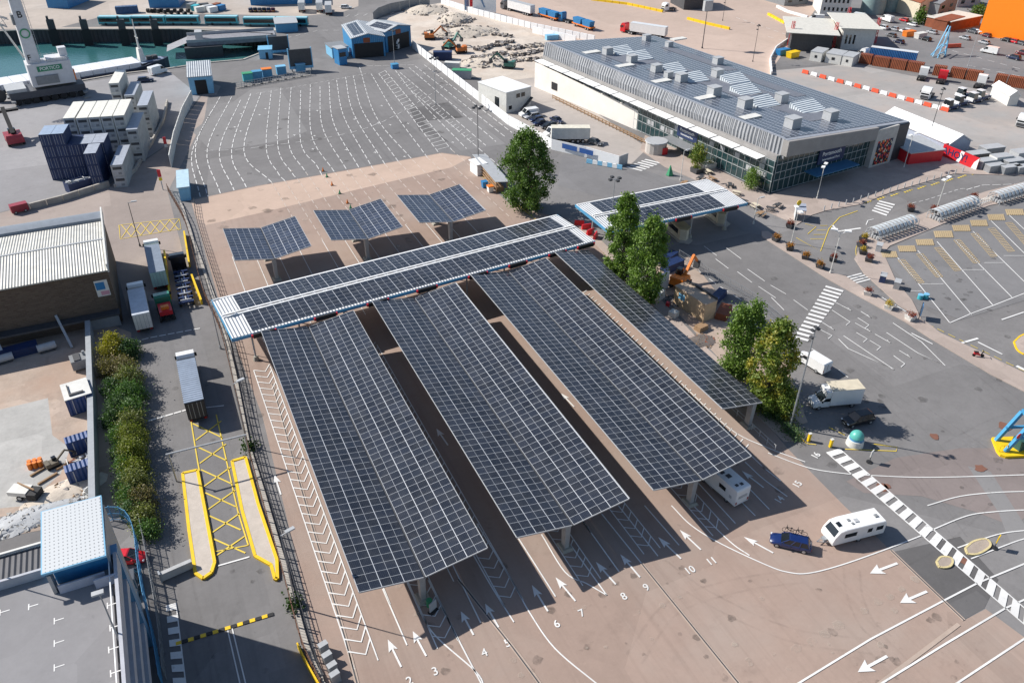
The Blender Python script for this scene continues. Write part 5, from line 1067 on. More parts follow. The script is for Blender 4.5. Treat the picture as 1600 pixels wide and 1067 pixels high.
stack(16.0, 6.5, 3, 12.19, RG, GRYR, 'the grey-white stack right of the long row', GW, True); stack(16.2, 24, 3, 12.19, RG, GRYR, 'the grey-white stack at the kerb behind the long row', GW, True)
stack(12.0, 33.2, 3, 12.19, RG, GRYR, 'the grey-white stack one place from the far end', GW, True); stack(8.6, 35.5, 4, 12.19, RW, WHR, 'the tall white stack at the far end', GW, True)
p, q = g(111, 304), g(150, 292); t = thing('open_skip', 'open navy skip full of pale scrap in front of the navy containers', 'skip', p, yaw(p, q)); L = (q-p).length
MB().box(0, L, 0, .12, .02, 2.2).box(0, L, 2.4, 2.52, .02, 2.2).box(0, .12, .12, 2.4, .02, 2.2).box(L-.12, L, .12, 2.4, .02, 2.2).box(.12, L-.12, .12, 2.4, .02, 1.2).build('hull', NAVY, t)
m = MB()
for i in range(70): x, y, z = rnd.uniform(.4, L-.4), rnd.uniform(.4, 2.1), rnd.uniform(1.2, 2.2); m.at((x, y, z), rnd.uniform(0, 6), rnd.uniform(0, 6)).box(-.4, .4, -.25, .25, -.08, .08)
m.M = None; struct(m.build('scrap', LGREY, t), 'stuff')
BRN = con_mat('rust', (.27, .075, .03))
BC = [((1341, 99), (1361, 102)), ((1362, 103), (1388, 107)), ((1389, 107), (1414, 111)), ((1415, 111), (1440, 115)), ((1456, 118), (1476, 121)), ((1482, 121), (1506, 125)), ((1507, 125), (1532, 129)), ((1552, 132), (1570, 135)), ((1571, 135), (1602, 140))]
for i, (a, b2) in enumerate(BC):
    A, B = g(*a), g(*b2); container('rust-brown container, %s from the left in the long row at the lorry yard' % ORD[i], (A.x, A.y, 0), yaw(A, B), BRN, BRN, (B-A).length-.15, 2.9, 'rust-brown containers', detail=False)
A, B = g(1368, 98), g(1441, 108); t = trailer('blue lorry trailer with white roof behind the rust-brown containers', A+V((.0, 3.2, 0)), yaw(A, B), (B-A).length, con_mat('bright_blue', (.02, .12, .33)), PW, 4.4)
tractor('white lorry cab of the blue trailer behind the rust-brown containers', (1356, 94), (1340, 90), PW)
for c, nm, m in (((1419, 57), 'small rust-orange skip beside the far parked cars', ORNG), ((1437, 60), 'small white skip beside the rust-orange one', OFFW), ((1222, 86), 'dark blue box bin beside the freight barrier', BLUE), ((1238, 90), 'yellow box bin beside the white portable cabins', YELL)):
    p = g(*c); t = thing('skip', nm, 'skip', p, rnd.uniform(0, .5)); MB().frustum((-2, 2, -1, 1), (-2.3, 2.3, -1.1, 1.1), .05, 1.8).build('hull', m, t); MB().box(-2.35, 2.35, -1.15, 1.15, 1.8, 1.95).build('rim', m, t)
# --- buses on the quay
BUSW = pm('bus_lower', (.06, .13, .17), .4)
def bus(lab, a, b2):
    A, B = g(*a), g(*b2); t = thing('bus', lab, 'bus', A, yaw(A, B), 'turquoise buses on the far quay'); L = 12.0
    MB().box(0, L, 0, 2.5, .35, 2.9).build('body', TEAL, t); MB().frustum((0, L, 0, 2.5), (.15, L-.15, .12, 2.38), 2.9, 3.15).build('roof', pm('bus_roof', (.35, .62, .68), .4), t)
    MB().box(.3, L-.6, -.03, 2.53, 1.25, 2.55).build('side_windows', GLASS, t); MB().box(L-.02, L+.04, .2, 2.3, 1.2, 2.7).build('windscreen', GLASS, t); MB().box(.2, L-.2, -.02, 2.52, .4, .75).build('skirt', BUSW, t)
    for x in (2.6, 9.2):
        for y in (-.02, 2.3): MB().tube((x, y, .48), (x, y+.24, .48), .48, n=12).build('wheel', BLACK, t)
for i, (x0, x1, y) in enumerate([(155, 203, 40.5), (207, 254, 40), (260, 306, 40), (321, 367, 40), (381, 428, 42), (430, 477, 42)]): bus(['leftmost turquoise bus on the far quay', 'second turquoise bus from the left on the far quay', 'third turquoise bus from the left on the far quay', 'turquoise bus standing between two gaps, fourth from the left on the far quay', 'fifth turquoise bus from the left, behind the ramp hut', 'rightmost turquoise bus on the far quay'][i], (x0, y), (x1, y))
for i, (x, y) in enumerate([(472, 21), (500, 21), (514, 25)]):
    p = g(x, y); trailer(['white box trailer behind the buses, leftmost of three', 'white box trailer behind the buses, middle of three', 'white box trailer behind the buses, rightmost of three'][i], p, rad(75), 7.5, PW, LGREY, 3.8, 'white box trailers')
car('white car on the quay road right of the white box trailers', (541, 14), (560, 14), PW, 'estate'); p = g(182, 23); container('dark blue container alone on the quay behind the buses', p, rad(-5), con_mat('mid_blue', (.03, .1, .24)), None, 8, 2.6)
# --- yard vehicles near the dock
car('dark blue car parked near the white containers by the dock', (228, 128), (250, 126), PN, 'estate'); van('white van parked near the pale blue shed by the dock', (248, 116), (262, 112), PW, 5.6, 2.6)

for lab, c, d in [('white van among the clutter below the grey-green tanks', (1385, 34), (1372, 30)), ('white van parked behind the rust-orange hut', (1445, 34), (1432, 31)), ('white van at the foot of the office block', (1338, 30), (1325, 28)), ('white van left of the freight canopies by the white barriers', (1275, 33), (1262, 32)), ('white van on the far road right of the lattice frame', (1545, 84), (1530, 81))]: van(lab, c, d, PW, 5.6, 2.4, 'white vans in the far yard')
for lab, c, pt in [('dark blue car in the clutter below the office block', (1312, 36), PN), ('dark grey car beside the second freight canopy', (1392, 58), PG), ('black car behind the small white skip', (1446, 64), PB), ('silver car at the back of the far car park below the cream house', (1466, 42), PS), ('red car among the clutter left of the cream house', (1412, 34), PR)]: car(lab, c, (c[0]-12, c[1]-3), pt, 'hatch', 'cars in the far car park')
# ================================================================ DOCK: CRANE, SHIP, RAMP
def crane():
    a, b2 = g(30, 160), g(122, 146); c = (a+b2)/2; rz = yaw(a, b2); t = thing('harbour_crane', 'white mobile harbour crane with a green sign standing on the quay by the containers', 'crane', c, rz)
    CW = pm('crane_white', (.62, .62, .64), .45, var=.08)
    MB().box(-9.5, 9.5, -3.8, 3.8, 1.6, 3.4).build('chassis', pm('crane_chassis', (.07, .075, .09), .6), t); MB().box(-9.8, -5, -3.5, 3.5, 3.41, 4.3).build('deck_box', LGREY, t)
    for i in range(8):
        for y in (-3.3, 3.3): MB().tube((-8+i*2.3, y-.5, .85), (-8+i*2.3, y+.5, .85), .85, n=12).build('wheel', BLACK, t)
    for x in (-9, 9):
        for y in (-5.4, 5.4): MB().box(x-.5, x+.5, min(y, y*.6), max(y, y*.6), 1.2, 1.7).box(x-.9, x+.9, y-.9, y+.9, .02, .4).build('outrigger', GREY, t)
    MB().box(-3.2, 7.6, -3, 3, 4.0, 10.0).build('machine_house', CW, t); MB().box(2.0, 7.0, -2.5, 2.5, 10.01, 10.8).box(5.6, 7.6, -1.2, 1.2, 10.81, 13.0).build('roof_unit', CW, t); MB().box(-2, 3.6, -3.5, -3.02, 4.6, 6.8).build('access_platform', GREY, t); MB().box(7.62, 8.0, -2.6, -1.2, 4.4, 7.2).build('yellow_panel', ORNG, t)
    s = MB().box(-1.0, 5.2, -3.1, -3.02, 7.9, 9.3).build('sign', pm('sign_green', (.02, .22, .11), .5), t); lettering('sign_lettering', 'PORTICO', 1.15, WHITE, s, (2.1, -3.13, 8.6), (rad(90), 0, 0), .01)
    MB().frustum((-2.75, .55, -2, 2), (-2.2, .1, -1.4, 1.4), 10.0, 36.0).build('tower', CW, t)
    tw = lambda z: -2-.0+ (z-10)*.6/26
    lettering('tower_letter', 'B', 2.3, BLACK, t, (-1.05, tw(22.5)-.06, 22.5), (rad(91.3), 0, 0), .01); lettering('tower_letter', 'F', 2.0, BLACK, t, (-1.9, tw(11.6)-.06, 11.6), (rad(91.3), 0, 0), .01)
    lettering('tower_letter', 'PORTICO', .8, BLACK, t, (-1.05, tw(26.5)-.06, 26.5), (rad(91.3), 0, 0), .01)
    m = MB(); n = 20
    for i in range(n):
        p, q = 2*math.pi*i/n, 2*math.pi*(i+1)/n; m.bar((-1.1+1.1*math.cos(p), tw(17.8)-.1, 17.8+1.1*math.sin(p)), (-1.1+1.1*math.cos(q), tw(17.8)-.1, 17.8+1.1*math.sin(q)), .06, .34)
    m.build('green_ring', GREEN, t)
    m = MB()   # lattice boom reaching out over the water
    P0, P1 = V((-4.2, .5, 20.5)), V((-26, 6, 30)); d = (P1-P0).normalized(); u = V((0, 1, 0)); w = d.cross(u).normalized()
    for su, sw in ((-1, -1), (1, -1), (1, 1), (-1, 1)): m.tube(P0+u*su+w*sw, P1+u*su*.5+w*sw*.5, .14, n=6)
    for k in range(14):
        q, q2 = P0.lerp(P1, k/14), P0.lerp(P1, (k+1)/14); f, f2 = 1-.5*k/14, 1-.5*(k+1)/14
        m.bar(q+u*f+w*f, q2-u*f2+w*f2, .1); m.bar(q-u*f-w*f, q2+u*f2-w*f2, .1); m.bar(q+u*f-w*f, q2+u*f2+w*f2, .1); m.bar(q-u*f+w*f, q2-u*f2-w*f2, .1)
    m.build('lattice_boom', LGREY, t); m = MB(); m.tube((-3.0, 0, 11.5), (-6.5, 1, 21.6), .28, .2, 8); m.build('luffing_cylinder', OFFW, t)
    m = MB()
    for k in range(22): m.bar((.62-.02*k, -1.9+k*.02, 10.4+k*1.15), (1.05-.02*k, -1.9+k*.02, 10.4+k*1.15), .05)
    for x in (.62, 1.05): m.bar((x, -1.9, 10.2), (x-.45, -1.45, 35.5), .07)
    m.build('ladder', LGREY, t); m = MB()
    for y in (-2.9, 2.9): m.bar((-3.1, y, 11.0), (7.5, y, 11.0), .06).bar((-3.1, y, 10.6), (7.5, y, 10.6), .05)
    for k in range(8): m.bar((-3.1+k*1.5, -2.9, 10), (-3.1+k*1.5, -2.9, 11), .06).bar((-3.1+k*1.5, 2.9, 10), (-3.1+k*1.5, 2.9, 11), .06)
    m.build('handrail', LGREY, t); m = MB(); m.tube((-1.6, -.5, 36), (-16, 3, 27), .07, n=5).tube((-1.6, .5, 36), (-16, 4, 27), .07, n=5); m.build('hoist_ropes', DGREY, t)
    MB().box(-3.1, -2.55, -1.2, 1.2, 20.0, 22.6).build('operator_cab', GREY, t); m = MB(); m.tube((-11.6, 2.4, 1.7), (-11.6, 3.2, 1.7), 1.7, n=18); m.build('cable_reel', DGREY, t)
crane()
def ship():
    A, B = g(-60, 140, 1.2), g(262, 88, 1.2); c = V((A.x, A.y, 0)); t = thing('cargo_ship', 'white-decked coaster moored along the near quay with a white mast at its bow', 'ship', c, yaw(A, B)); L = (B-A).length; w = 5.2
    st = [(0, w*.95), (L*.8, w), (L*.9, w*.8), (L*.97, w*.35), (L, .1)]
    MB().loft([[(x, -h*.8, -5.2), (x, -h, .2+(.9 if x > L*.85 else 0)), (x, h, .2+(.9 if x > L*.85 else 0)), (x, h*.8, -5.2)] for x, h in st]).build('hull', pm('hull_navy', (.03, .04, .07), .5), t)
    HC = pm('hatch_white', (.72, .73, .77), .5)
    n = 13
    for i in range(n): MB().box(2+i*(L*.8)/n, 1.85+(i+1)*(L*.8)/n, -w*.78, w*.78, .22, 1.7).build('hatch_cover', HC, t)
    MB().add([(L*.84, -w*.75, 1.12), (L*.97, -1.6, 1.12), (L*.97, 1.6, 1.12), (L*.84, w*.75, 1.12)], [(0, 1, 2, 3)]).build('foredeck', pm('deck_blue', (.2, .25, .34), .6), t)
    m = MB().frustum((L*.845, L*.875, -1.6, 1.6), (L*.85, L*.87, -1, 1), 1.13, 5); m.tube((L*.86, 0, 5), (L*.86, 0, 13.5), .35, .12, 8).bar((L*.86, -1.6, 8.2), (L*.86, 1.6, 8.2), .14); m.build('mast', OFFW, t)
    m = MB()
    for x in (.9, .93): m.box(L*x-.7, L*x+.7, -.9, .9, 1.13, 2.2)
    m.build('windlass', DGREY, t)
ship()
p, q = g(-40, 52, -3), g(26, 50, -3); t = thing('work_boat', 'small pale green work boat by the far quay behind the crane', 'boat', V((p.x, p.y, -4.5)), yaw(p, q)); L = (q-p).length
MB().loft([[(x, -h*.7, -.4), (x, -h, 1.6), (x, h, 1.6), (x, h*.7, -.4)] for x, h in ((0, 3), (L*.8, 3), (L, .2))]).build('hull', pm('boat_green', (.35, .42, .34), .5), t); MB().box(L*.3, L*.6, -1.6, 1.6, 1.61, 4).build('wheelhouse', DGREY, t)
def linkspan():
    A, B = g(292, 63), g(430, 54); t = thing('link_span', 'grey ramp bridge and dark pontoon across the end of the dock', 'ramp', A, yaw(A, B)); L = (B-A).length
    MB().box(0, L, -5.5, 5.5, -.9, .25).build('deck', pm('ramp_grey', (.25, .25, .27), .7, var=.2), t); MB().box(-1, L*.38, -7.5, 4.5, -5.2, -.95).build('pontoon', DGREY, t); MB().add([(-7, -5, -2.2), (0, -5, .2), (0, 4, .2), (-7, 4, -2.2)], [(0, 1, 2, 3)]).build('flap', pm('ramp_grey', (.25, .25, .27), .7), t)
    for y in (-5.4, 5.4): MB().box(0, L, y-.08, y+.08, 1.1, 1.2).box(0, L, y-.06, y+.06, .26, 1.1).build('guard_rail', LGREY, t)
    MB().box(L*.1, L*.18, -3, 1, .26, 3).build('ramp_hut', LGREY, t)
linkspan()
for i, x in enumerate((83, 134, 192, 243)):
    p = g(x, 49); t = thing('mooring_pile', 'dark mooring pile on the far quay edge, %s from the left' % ORD[i], 'pile', p, 0, 'mooring piles'); MB().box(-1.2, 1.2, -2.2, -.4, -5, 4.2).box(-1.0, -.3, -1.8, -.6, 4.2, 5.4).build('pile', DGREY, t); MB().box(-1.5, 1.5, -2.7, -2.21, -4.8, 1).build('fender', BLACK, t)
def stacker():
    p = g(24, 222); t = thing('reach_stacker', 'dark red reach stacker with its mast raised on the container yard', 'reach stacker', p, rad(100))
    MB().box(-3.6, 3.2, -1.9, 1.9, .7, 1.9).frustum((-3.6, -1.6, -1.9, 1.9), (-3.4, -1.8, -1.7, 1.7), 1.9, 2.7).build('body', pm('stacker_red', (.3, .03, .05), .45), t); MB().frustum((-1.2, .6, -.9, .9), (-1, .3, -.8, .8), 1.9, 3.5).build('cab', GLASS, t)
    m = MB(); m.bar((-2.6, 0, 2.8), (5.8, 0, 6.8), .9, .8); m.build('boom', BLACK, t); MB().box(5.3, 6.6, -3.2, 3.2, 5.8, 6.3).build('spreader', BLACK, t); wheels(t, (2.2, -2.6), 1.9, .8, .6)
stacker()
# steel queue barriers and blue cabinets at the dock end of the lanes
for i in range(9):
    p = g(378+i*12.5, 137-i*2.2); t = thing('queue_barrier', 'galvanised queue barrier at the head of the marshalling lanes', 'barrier', p, rad(12), 'galvanised queue barriers')
    m = MB()
    for z in (.35, 1.0, 1.6): m.bar((-1.6, 0, z), (1.6, 0, z), .09)
    for x in (-1.6, 0, 1.6): m.bar((x, 0, 0), (x, 0, 1.7), .1)
    m.build('frame', STEEL, t); MB().box(-1.7, 1.7, -.3, .3, 0.01, .14).build('foot', CONC, t)
for i, (x, y) in enumerate([(388, 127), (403, 124), (418, 120), (440, 116), (470, 112)]): 
    p = g(x, y); t = thing('control_cabinet', ['green-topped cabinet at the left end of the queue barriers', 'blue cabinet second from the left behind the queue barriers', 'blue cabinet with orange top behind the queue barriers', 'blue cabinet left of the big display board', 'blue cabinet below the big display board'][i], 'cabinet', p); MB().box(-1.4, 1.4, -1, 1, .02, 2.3).build('body', FASC if i else TEAL, t); MB().box(-1.5, 1.5, -1.1, 1.1, 2.3, 2.5).build('top', [GREEN, FASC, ORNG, SKYB, SKYB][i], t)

# ================================================================ WALLS, HOARDINGS, BARRIERS
def wall(name, label, cat, px, h, w, mat, mat2=None, step=None, panel='panel', world=None):
    P = world or gs(px); t = thing(name, label, cat, P[0])
    for i in range(len(P)-1):
        a, b2 = P[i]-P[0], P[i+1]-P[0]; d = b2-a; L = d.length
        n = max(1, int(L/step)) if step else 1
        for k in range(n):
            q, r = a+d*(k/n), a+d*((k+1)/n-(.012 if step else 0)); z = V((0, 0, h/2+.01))
            MB().bar(q+z, r+z, w, h).build(panel, mat, t)
    return t
HOA = pm('hoarding_white', (.8, .8, .8), .5, var=.04)
t = wall('site_hoarding', 'long white hoarding between the marshalling lanes and the demolition site', 'hoarding', [(645, 76), (700, 120), (760, 168), (795, 196), (830, 215), (862, 234), (915, 246), (967, 261)], 2.6, .14, HOA, step=5)
a, b2 = g(752, 162), g(795, 196); lettering('hoarding_lettering', 'COLAS', 2.0, BLUE, t, tuple((g(773, 177)-t.location)+V((-.12, -.1, 1.6))), (rad(90), 0, yaw(a, b2)), .01)
a, b2 = g(862, 234), g(967, 261); d = (b2-a).normalized(); r = yaw(a, b2); nrm = V((d.y, -d.x, 0))*.1
for f, l in ((.16, 4.2), (.42, 3.8)):
    q = a.lerp(b2, f)-t.location+nrm; MB().bar(q+V((0, 0, 1.7)), q+d*l+V((0, 0, 1.7)), .03, 1.2).build('blue_banner', pm('banner_blue', (.03, .1, .32), .5), t)
wall('hoarding_return', 'short white hoarding panel closing the end of the long hoarding', 'hoarding', [(967, 261), (980, 256)], 2.6, .14, LGREY)
for i in range(7):
    a, b2 = g(918+i*7.6, 255+i*1.4), g(924.5+i*7.6, 256.2+i*1.4); A = (a+b2)/2; t = thing('barrier_block', '%s plastic barrier block at the foot of the white hoarding, number %s from the left' % (('blue', 'white')[i % 2], ORD[i]), 'barrier', A, yaw(a, b2), 'blue and white barrier blocks'); MB().frustum((-.8, .8, -.28, .28), (-.75, .75, -.14, .14), .02, 1.0).build('block', SKYB if i % 2 == 0 else WHITE, t); MB().box(-.6, .6, -.3, .3, .011, .1).build('foot', BLACK, t)
wall('concrete_barrier_line', 'long line of white concrete barriers beyond the demolition site', 'barrier line', [(690, 6), (740, 22), (830, 45), (930, 66)], 2.1, .5, HOA, step=3.2)
wall('concrete_barrier_line', 'second white barrier line on the rubble side, towards the terminal', 'barrier line', [(832, 52), (866, 60), (900, 68)], 2.4, .4, HOA, step=4)
wall('grey_screen_fence', 'curving dark grey screen fence at the top edge behind the blue halls', 'fence', [(584, 34), (592, 27), (610, 20), (640, 14), (672, 9)], 3.4, .15, GREY, step=4)
a, b2 = g(739, 21), g(775, 24); t = thing('white_billboard', 'big white billboard with a blue mark beside the barrier line', 'billboard', a, yaw(a, b2)); L = (b2-a).length
MB().box(0, L, -.1, .1, 1, 6.2).build('panel', HOA, t); MB().add([(L*.3, -.12, 5.8), (L*.4, -.12, 5.8), (L*.55, -.12, 2.5), (L*.48, -.12, 2.5)], [(0, 1, 2, 3)]).build('blue_mark', pm('grey_blue', (.15, .25, .4), .5), t)
for x in (.4, L-.4): MB().box(x-.1, x+.1, .1, .3, 0, 6).build('post', STEEL, t)
for (x, y, m, nm) in ((726, 19, pm('grey_blue', (.15, .25, .4), .5), 'blue banner flag beside the white billboard'), (734, 20, RED, 'red banner flag beside the white billboard')):
    p = g(x, y); t = thing('banner_flag', nm, 'flag', p); MB().tube((0, 0, 0), (0, 0, 6.4), .08).build('pole', STEEL, t); MB().box(.09, 1.9, -.04, .04, 2.2 if m == RED else .6, 6.2).build('cloth', m, t)
wall('yard_wall', 'low concrete wall dividing the container yard from the road', 'wall', [(22, 334), (100, 314), (172, 291)], 1.3, .5, CONC, step=3)
wall('yard_kerb_wall', 'low pale wall curving past the grey-white containers', 'wall', [(180, 294), (212, 268), (238, 225), (256, 190), (262, 160)], .9, .4, CONC, step=3)
wall('white_panel_wall', 'white panel wall between the container yard and the blue shed', 'wall', [(268, 262), (275, 225), (288, 185), (302, 158)], 3.0, .2, OFFW, step=3); 
for px, nm in (((263, 244), 'red and white warning post at the corner of the white panel wall'), ((255, 297), 'orange and yellow warning post on the yard road')):
    p = g(*px); t = thing('warning_post', nm, 'post', p); MB().tube((0, 0, 0), (0, 0, 4.4), .1).build('pole', STEEL, t); MB().box(-.35, .35, -.1, .1, 3.0, 4.6).build('board', RED, t); MB().box(-.33, .33, -.12, -.1, 2.2, 2.9).build('board', OFFW if px[0] > 260 else YELL, t)
p = g(32, 331); t = thing('red_generator', 'small dark red generator at the end of the yard wall', 'generator', p, rad(15)); MB().box(-1.6, 1.6, -.8, .8, .3, 1.8).build('body', pm('stacker_red', (.3, .03, .05), .45), t); wheels(t, (.9, -.9), .85, .3)
# flood wall of the building site
FW_ = pm('flood_wall', (.33, .35, .37), .7, var=.1)
t = wall('flood_wall', 'long straight grey wall between the building site and the hedge', 'wall', [(143, 520), (148, 640), (152, 800)], 2.4, .75, FW_)
wall('flood_wall_return', 'short grey wall joining the flood wall to the warehouse corner', 'wall', [(142, 516), (190, 507)], 2.2, .4, FW_)
# fences between the access road and the plaza
def fence(name, label, px, h, step, rails, mat, post=.09, railw=.05, bars=0.0):
    P = gs(px); t = thing(name, label, 'fence', P[0]); k = 0
    P = smooth(P, 5); acc = 0.0; pts = [P[0]]
    for i in range(len(P)-1):
        a, b2 = P[i], P[i+1]; L = (b2-a).length; s = step-acc
        while s < L: pts.append(a+(b2-a)*(s/L)); s += step
        acc = L-(s-step)
    o = P[0]; rl = MB()
    for i, p in enumerate(pts[:100]):
        q = p-o; MB().box(q.x-post/2, q.x+post/2, q.y-post/2, q.y+post/2, .01, h).build('post', mat, t)
        if i:
            r = pts[i-1]-o
            for z in rails: rl.bar(r+V((0, 0, z)), q+V((0, 0, z)), railw)
            if bars:
                n = int(step/bars)
                for j in range(1, n): e = r.lerp(q, j/n); rl.bar(e+V((0, 0, .05)), e+V((0, 0, h-.05)), .025)
    rl.build('rails', mat, t); return t
FA = [(263, 300), (290, 350), (304, 405), (320, 464), (347, 525), (386, 690), (403, 758), (440, 887), (473, 1010), (505, 1080)]
FB = [(304, 318), (311, 357), (344, 461), (372, 556), (389, 656), (411, 744), (449, 875), (492, 1025), (512, 1075)]
RFEN = pm('fence_rust', (.16, .08, .05), .7, var=.2)
fence('palisade_fence', 'rusty brown palisade fence along the access road', FA, 1.9, 2.0, (.3, 1.0, 1.7), RFEN, .12, .07, .34)
fence('wire_fence', 'low dark post and wire fence along the edge of the plaza', FB, 1.25, 1.7, (.4, .8, 1.2), DGREY, .1, .045)
wall('pale_kerb', 'pale concrete kerb between the two fences along the plaza', 'kerb', [(283, 318), (300, 370), (333, 462), (358, 540), (389, 700), (411, 770), (447, 893), (478, 1005), (508, 1078)], .25, .5, CONC)
fence('hedge_fence', 'grey post fence along the hedge beside the access road', [(222, 820), (232, 870), (243, 930), (252, 985), (262, 1075)], 2.2, 1.6, (.3, 1.1, 2.1), GREY, .1, .05, .25)
BF = pm('curved_fence_blue', (.08, .28, .48), .5, var=.1)
fence('blue_curved_fence', 'curved blue steel fence round the corner with the red car', [(160, 818), (185, 812), (205, 822), (216, 850), (222, 900), (232, 955), (245, 1010), (256, 1075)], 2.4, 1.2, (.2, 1.2, 2.3), BF, .1, .06, .14)
t = wall('hazard_barrier', 'yellow and black striped barrier at the bottom beside the fence', 'barrier', [(466, 1012), (482, 1045), (505, 1085)], .9, .15, YELL)
for i in range(16):
    q = g(466+i*2.2, 1012+i*4.2)-t.location; MB().bar(q+V((0, 0, .2)), q+V((.12, -.2, .9)), .19, .12).build('black_stripe', BLACK, t)
# access road islands with yellow kerbs
KB = pm('island_top', (.5, .44, .38), .85, var=.1)
def island(label, px, name='kerb_island', kerb=YELL, w=.36, h=.3, top=KB):
    P = gs(px); P = smooth(P+[P[0]], 3)[:-1] if w < .3 else P; c = sum(P, V((0, 0, 0)))/len(P); t = thing(name, label, 'traffic island', c); n = len(P)
    MB().prism([((p-c)*.97).xy for p in P], .01, h-.02).build('top', top, t); m = MB()
    for i in range(n):
        a, b2 = P[i]-c, P[(i+1) % n]-c; m.bar(a+V((0, 0, h/2+.01)), b2+V((0, 0, h/2+.01)), w, h)
    m.build('kerb', kerb, t); return t
island('long yellow-kerbed island in the middle of the access road', [(286, 741), (309, 736), (321, 800), (336, 880), (331, 896), (318, 905), (306, 897), (296, 830)])
island('long yellow-kerbed island between the yellow box and the fence', [(363, 722), (384, 716), (404, 790), (433, 876), (434, 906), (430, 906), (424, 884), (399, 870), (379, 800)])
island('oval island with yellow kerb beyond the right zebra crossing', [(1508, 857), (1520, 847), (1538, 843), (1546, 848), (1545, 856), (1528, 866), (1512, 866)], w=.22, h=.2, kerb=pm('kerb_pale_yellow', (.6, .5, .26), .7), top=pm('island_paving', (.36, .3, .25), .85))
island('small round island with yellow kerb below the right zebra crossing', [(1463, 878), (1470, 871), (1484, 872), (1488, 878), (1483, 886), (1468, 887)], w=.22, h=.2, kerb=pm('kerb_pale_yellow', (.6, .5, .26), .7), top=pm('island_paving', (.36, .3, .25), .85))
island('rounded island with yellow kerb cut by the right edge, among the roads', [(1584, 535), (1600, 523), (1640, 520), (1640, 560), (1606, 556), (1590, 548)], w=.25, h=.15, top=PAVE)
for i, q in enumerate([[(289, 368), (297, 418)], [(301, 436), (316, 476)], [(258, 398), (267, 468)]]): wall('yellow_barrier', ['yellow steel barrier beside the black lorry cab', 'yellow steel barrier beside the skeletal trailer', 'yellow steel barrier between the two gate lanes'][i], 'barrier', q, 1.0, .3, YELL)
# height bar across the road
a, b2 = g(276, 752), g(392, 722); t = thing('height_bar', 'grey height restriction bar on posts across the yellow box', 'height bar', a, yaw(a, b2)); L = (b2-a).length
MB().tube((-.3, 0, 4.6), (L+.2, 0, 4.6), .12, n=8).build('beam', LGREY, t)
for x in (0, L): MB().tube((x, 0, 0), (x, 0, 4.6), .1).build('post', STEEL, t)
a, b2 = g(254, 907), g(302, 886); t = thing('swing_gate', 'low grey solid gate closing the lane beside the long island', 'gate', a, yaw(a, b2)); L = (b2-a).length; MB().box(0, L, -.25, .25, .15, 1.2).build('leaf', pm('gate_grey', (.42, .42, .42), .7), t); MB().box(-.2, 0, -.3, .3, 0, 1.4).build('post', STEEL, t)
t = thing('speed_hump', 'yellow and black speed hump across the access road', 'speed hump', g(354, 982))
for i in range(16):
    p, q = g(275+i*9.6, 1006-i*2.95)-t.location, g(283.5+i*9.6, 1003.4-i*2.95)-t.location; MB().bar(p+V((0, 0, .05)), q+V((0, 0, .05)), .42, .09).build('segment', YELL if i % 2 == 0 else BLACK, t)
# bottom plaza: grey bins by the fence
for i, px in enumerate([(507, 1018), (513, 1034), (521, 1050), (525, 1064)]): p = g(*px); t = thing('traffic_cabinet', 'grey sloped-top cabinet by the fence at the bottom, %s from the top' % ORD[i], 'cabinet', p, rad(15), 'grey cabinets by the fence'); MB().frustum((-.45, .45, -.35, .35), (-.45, .45, -.2, .35), .02, 1.2).build('body', STEEL, t); MB().box(-.48, .48, -.22, .38, 1.2, 1.26).build('lid', LGREY, t)
for px, nm in (((459, 945), 'green plant growing through the fence beside the lamp'), ((391, 700), 'green weeds by the fence at the yellow box')):
    p = g(*px); t = thing('weed_clump', nm, 'plant', p); m = MB()
    for i in range(160): m.at((rnd.gauss(0, .5), rnd.gauss(0, .6), abs(rnd.gauss(.4, .35))), rnd.uniform(0, 6), rnd.uniform(0, 3), rnd.uniform(0, 3)).add([(-.12, -.12, 0), (.12, -.12, 0), (.12, .12, 0), (-.12, .12, 0)], [(0, 1, 2, 3)])
    m.M = None; m.build('leaves', PLANTM, t, fixn=False)
# barrier rows in the lorry yard and apron
for i in range(17):
    x, y = 1258+i*13.6, 115.5+i*3.65; p = g(x, y); r = yaw(p, g(x+10, y+2.7)); t = thing('barrier_block', '%s plastic barrier block in the broken line behind the terminal, %s from the left' % (('red', 'white')[i % 2], ORD[i] if i < 16 else 'last'), 'barrier', p, r, 'red and white barrier blocks'); MB().frustum((-1.1, 1.1, -.35, .35), (-1, 1, -.18, .18), .02, 1.1).build('block', (pm('barrier_red', (.75, .1, .04), .5), WHITE)[i % 2], t); MB().box(-.8, .8, -.37, .37, .011, .12).build('foot', DGREY, t)
wall('yellow_barrier_row', 'row of yellow concrete barriers across the apron, upper one', 'barrier row', [(924, 1), (980, 8), (1036, 20)], .9, .7, YELL, step=3); wall('yellow_barrier_row', 'row of yellow concrete barriers across the apron, lower one', 'barrier row', [(1074, 31), (1105, 39), (1140, 47)], .9, .7, YELL, step=3); wall('yellow_barrier_row', 'row of yellow barriers left of the freight canopies', 'barrier row', [(1200, 24), (1226, 38)], .9, .7, YELL, step=3); wall('white_barrier_row', 'row of white barriers curving above the yellow ones at the top', 'barrier row', [(1214, 12), (1230, 20), (1262, 29)], .9, .7, WHITE, step=3)
wall('apron_wall', 'low white wall dividing the apron from the freight booths', 'wall', [(1205, 118), (1203, 95), (1212, 78), (1232, 64)], 1.2, .4, WHITE, step=3)
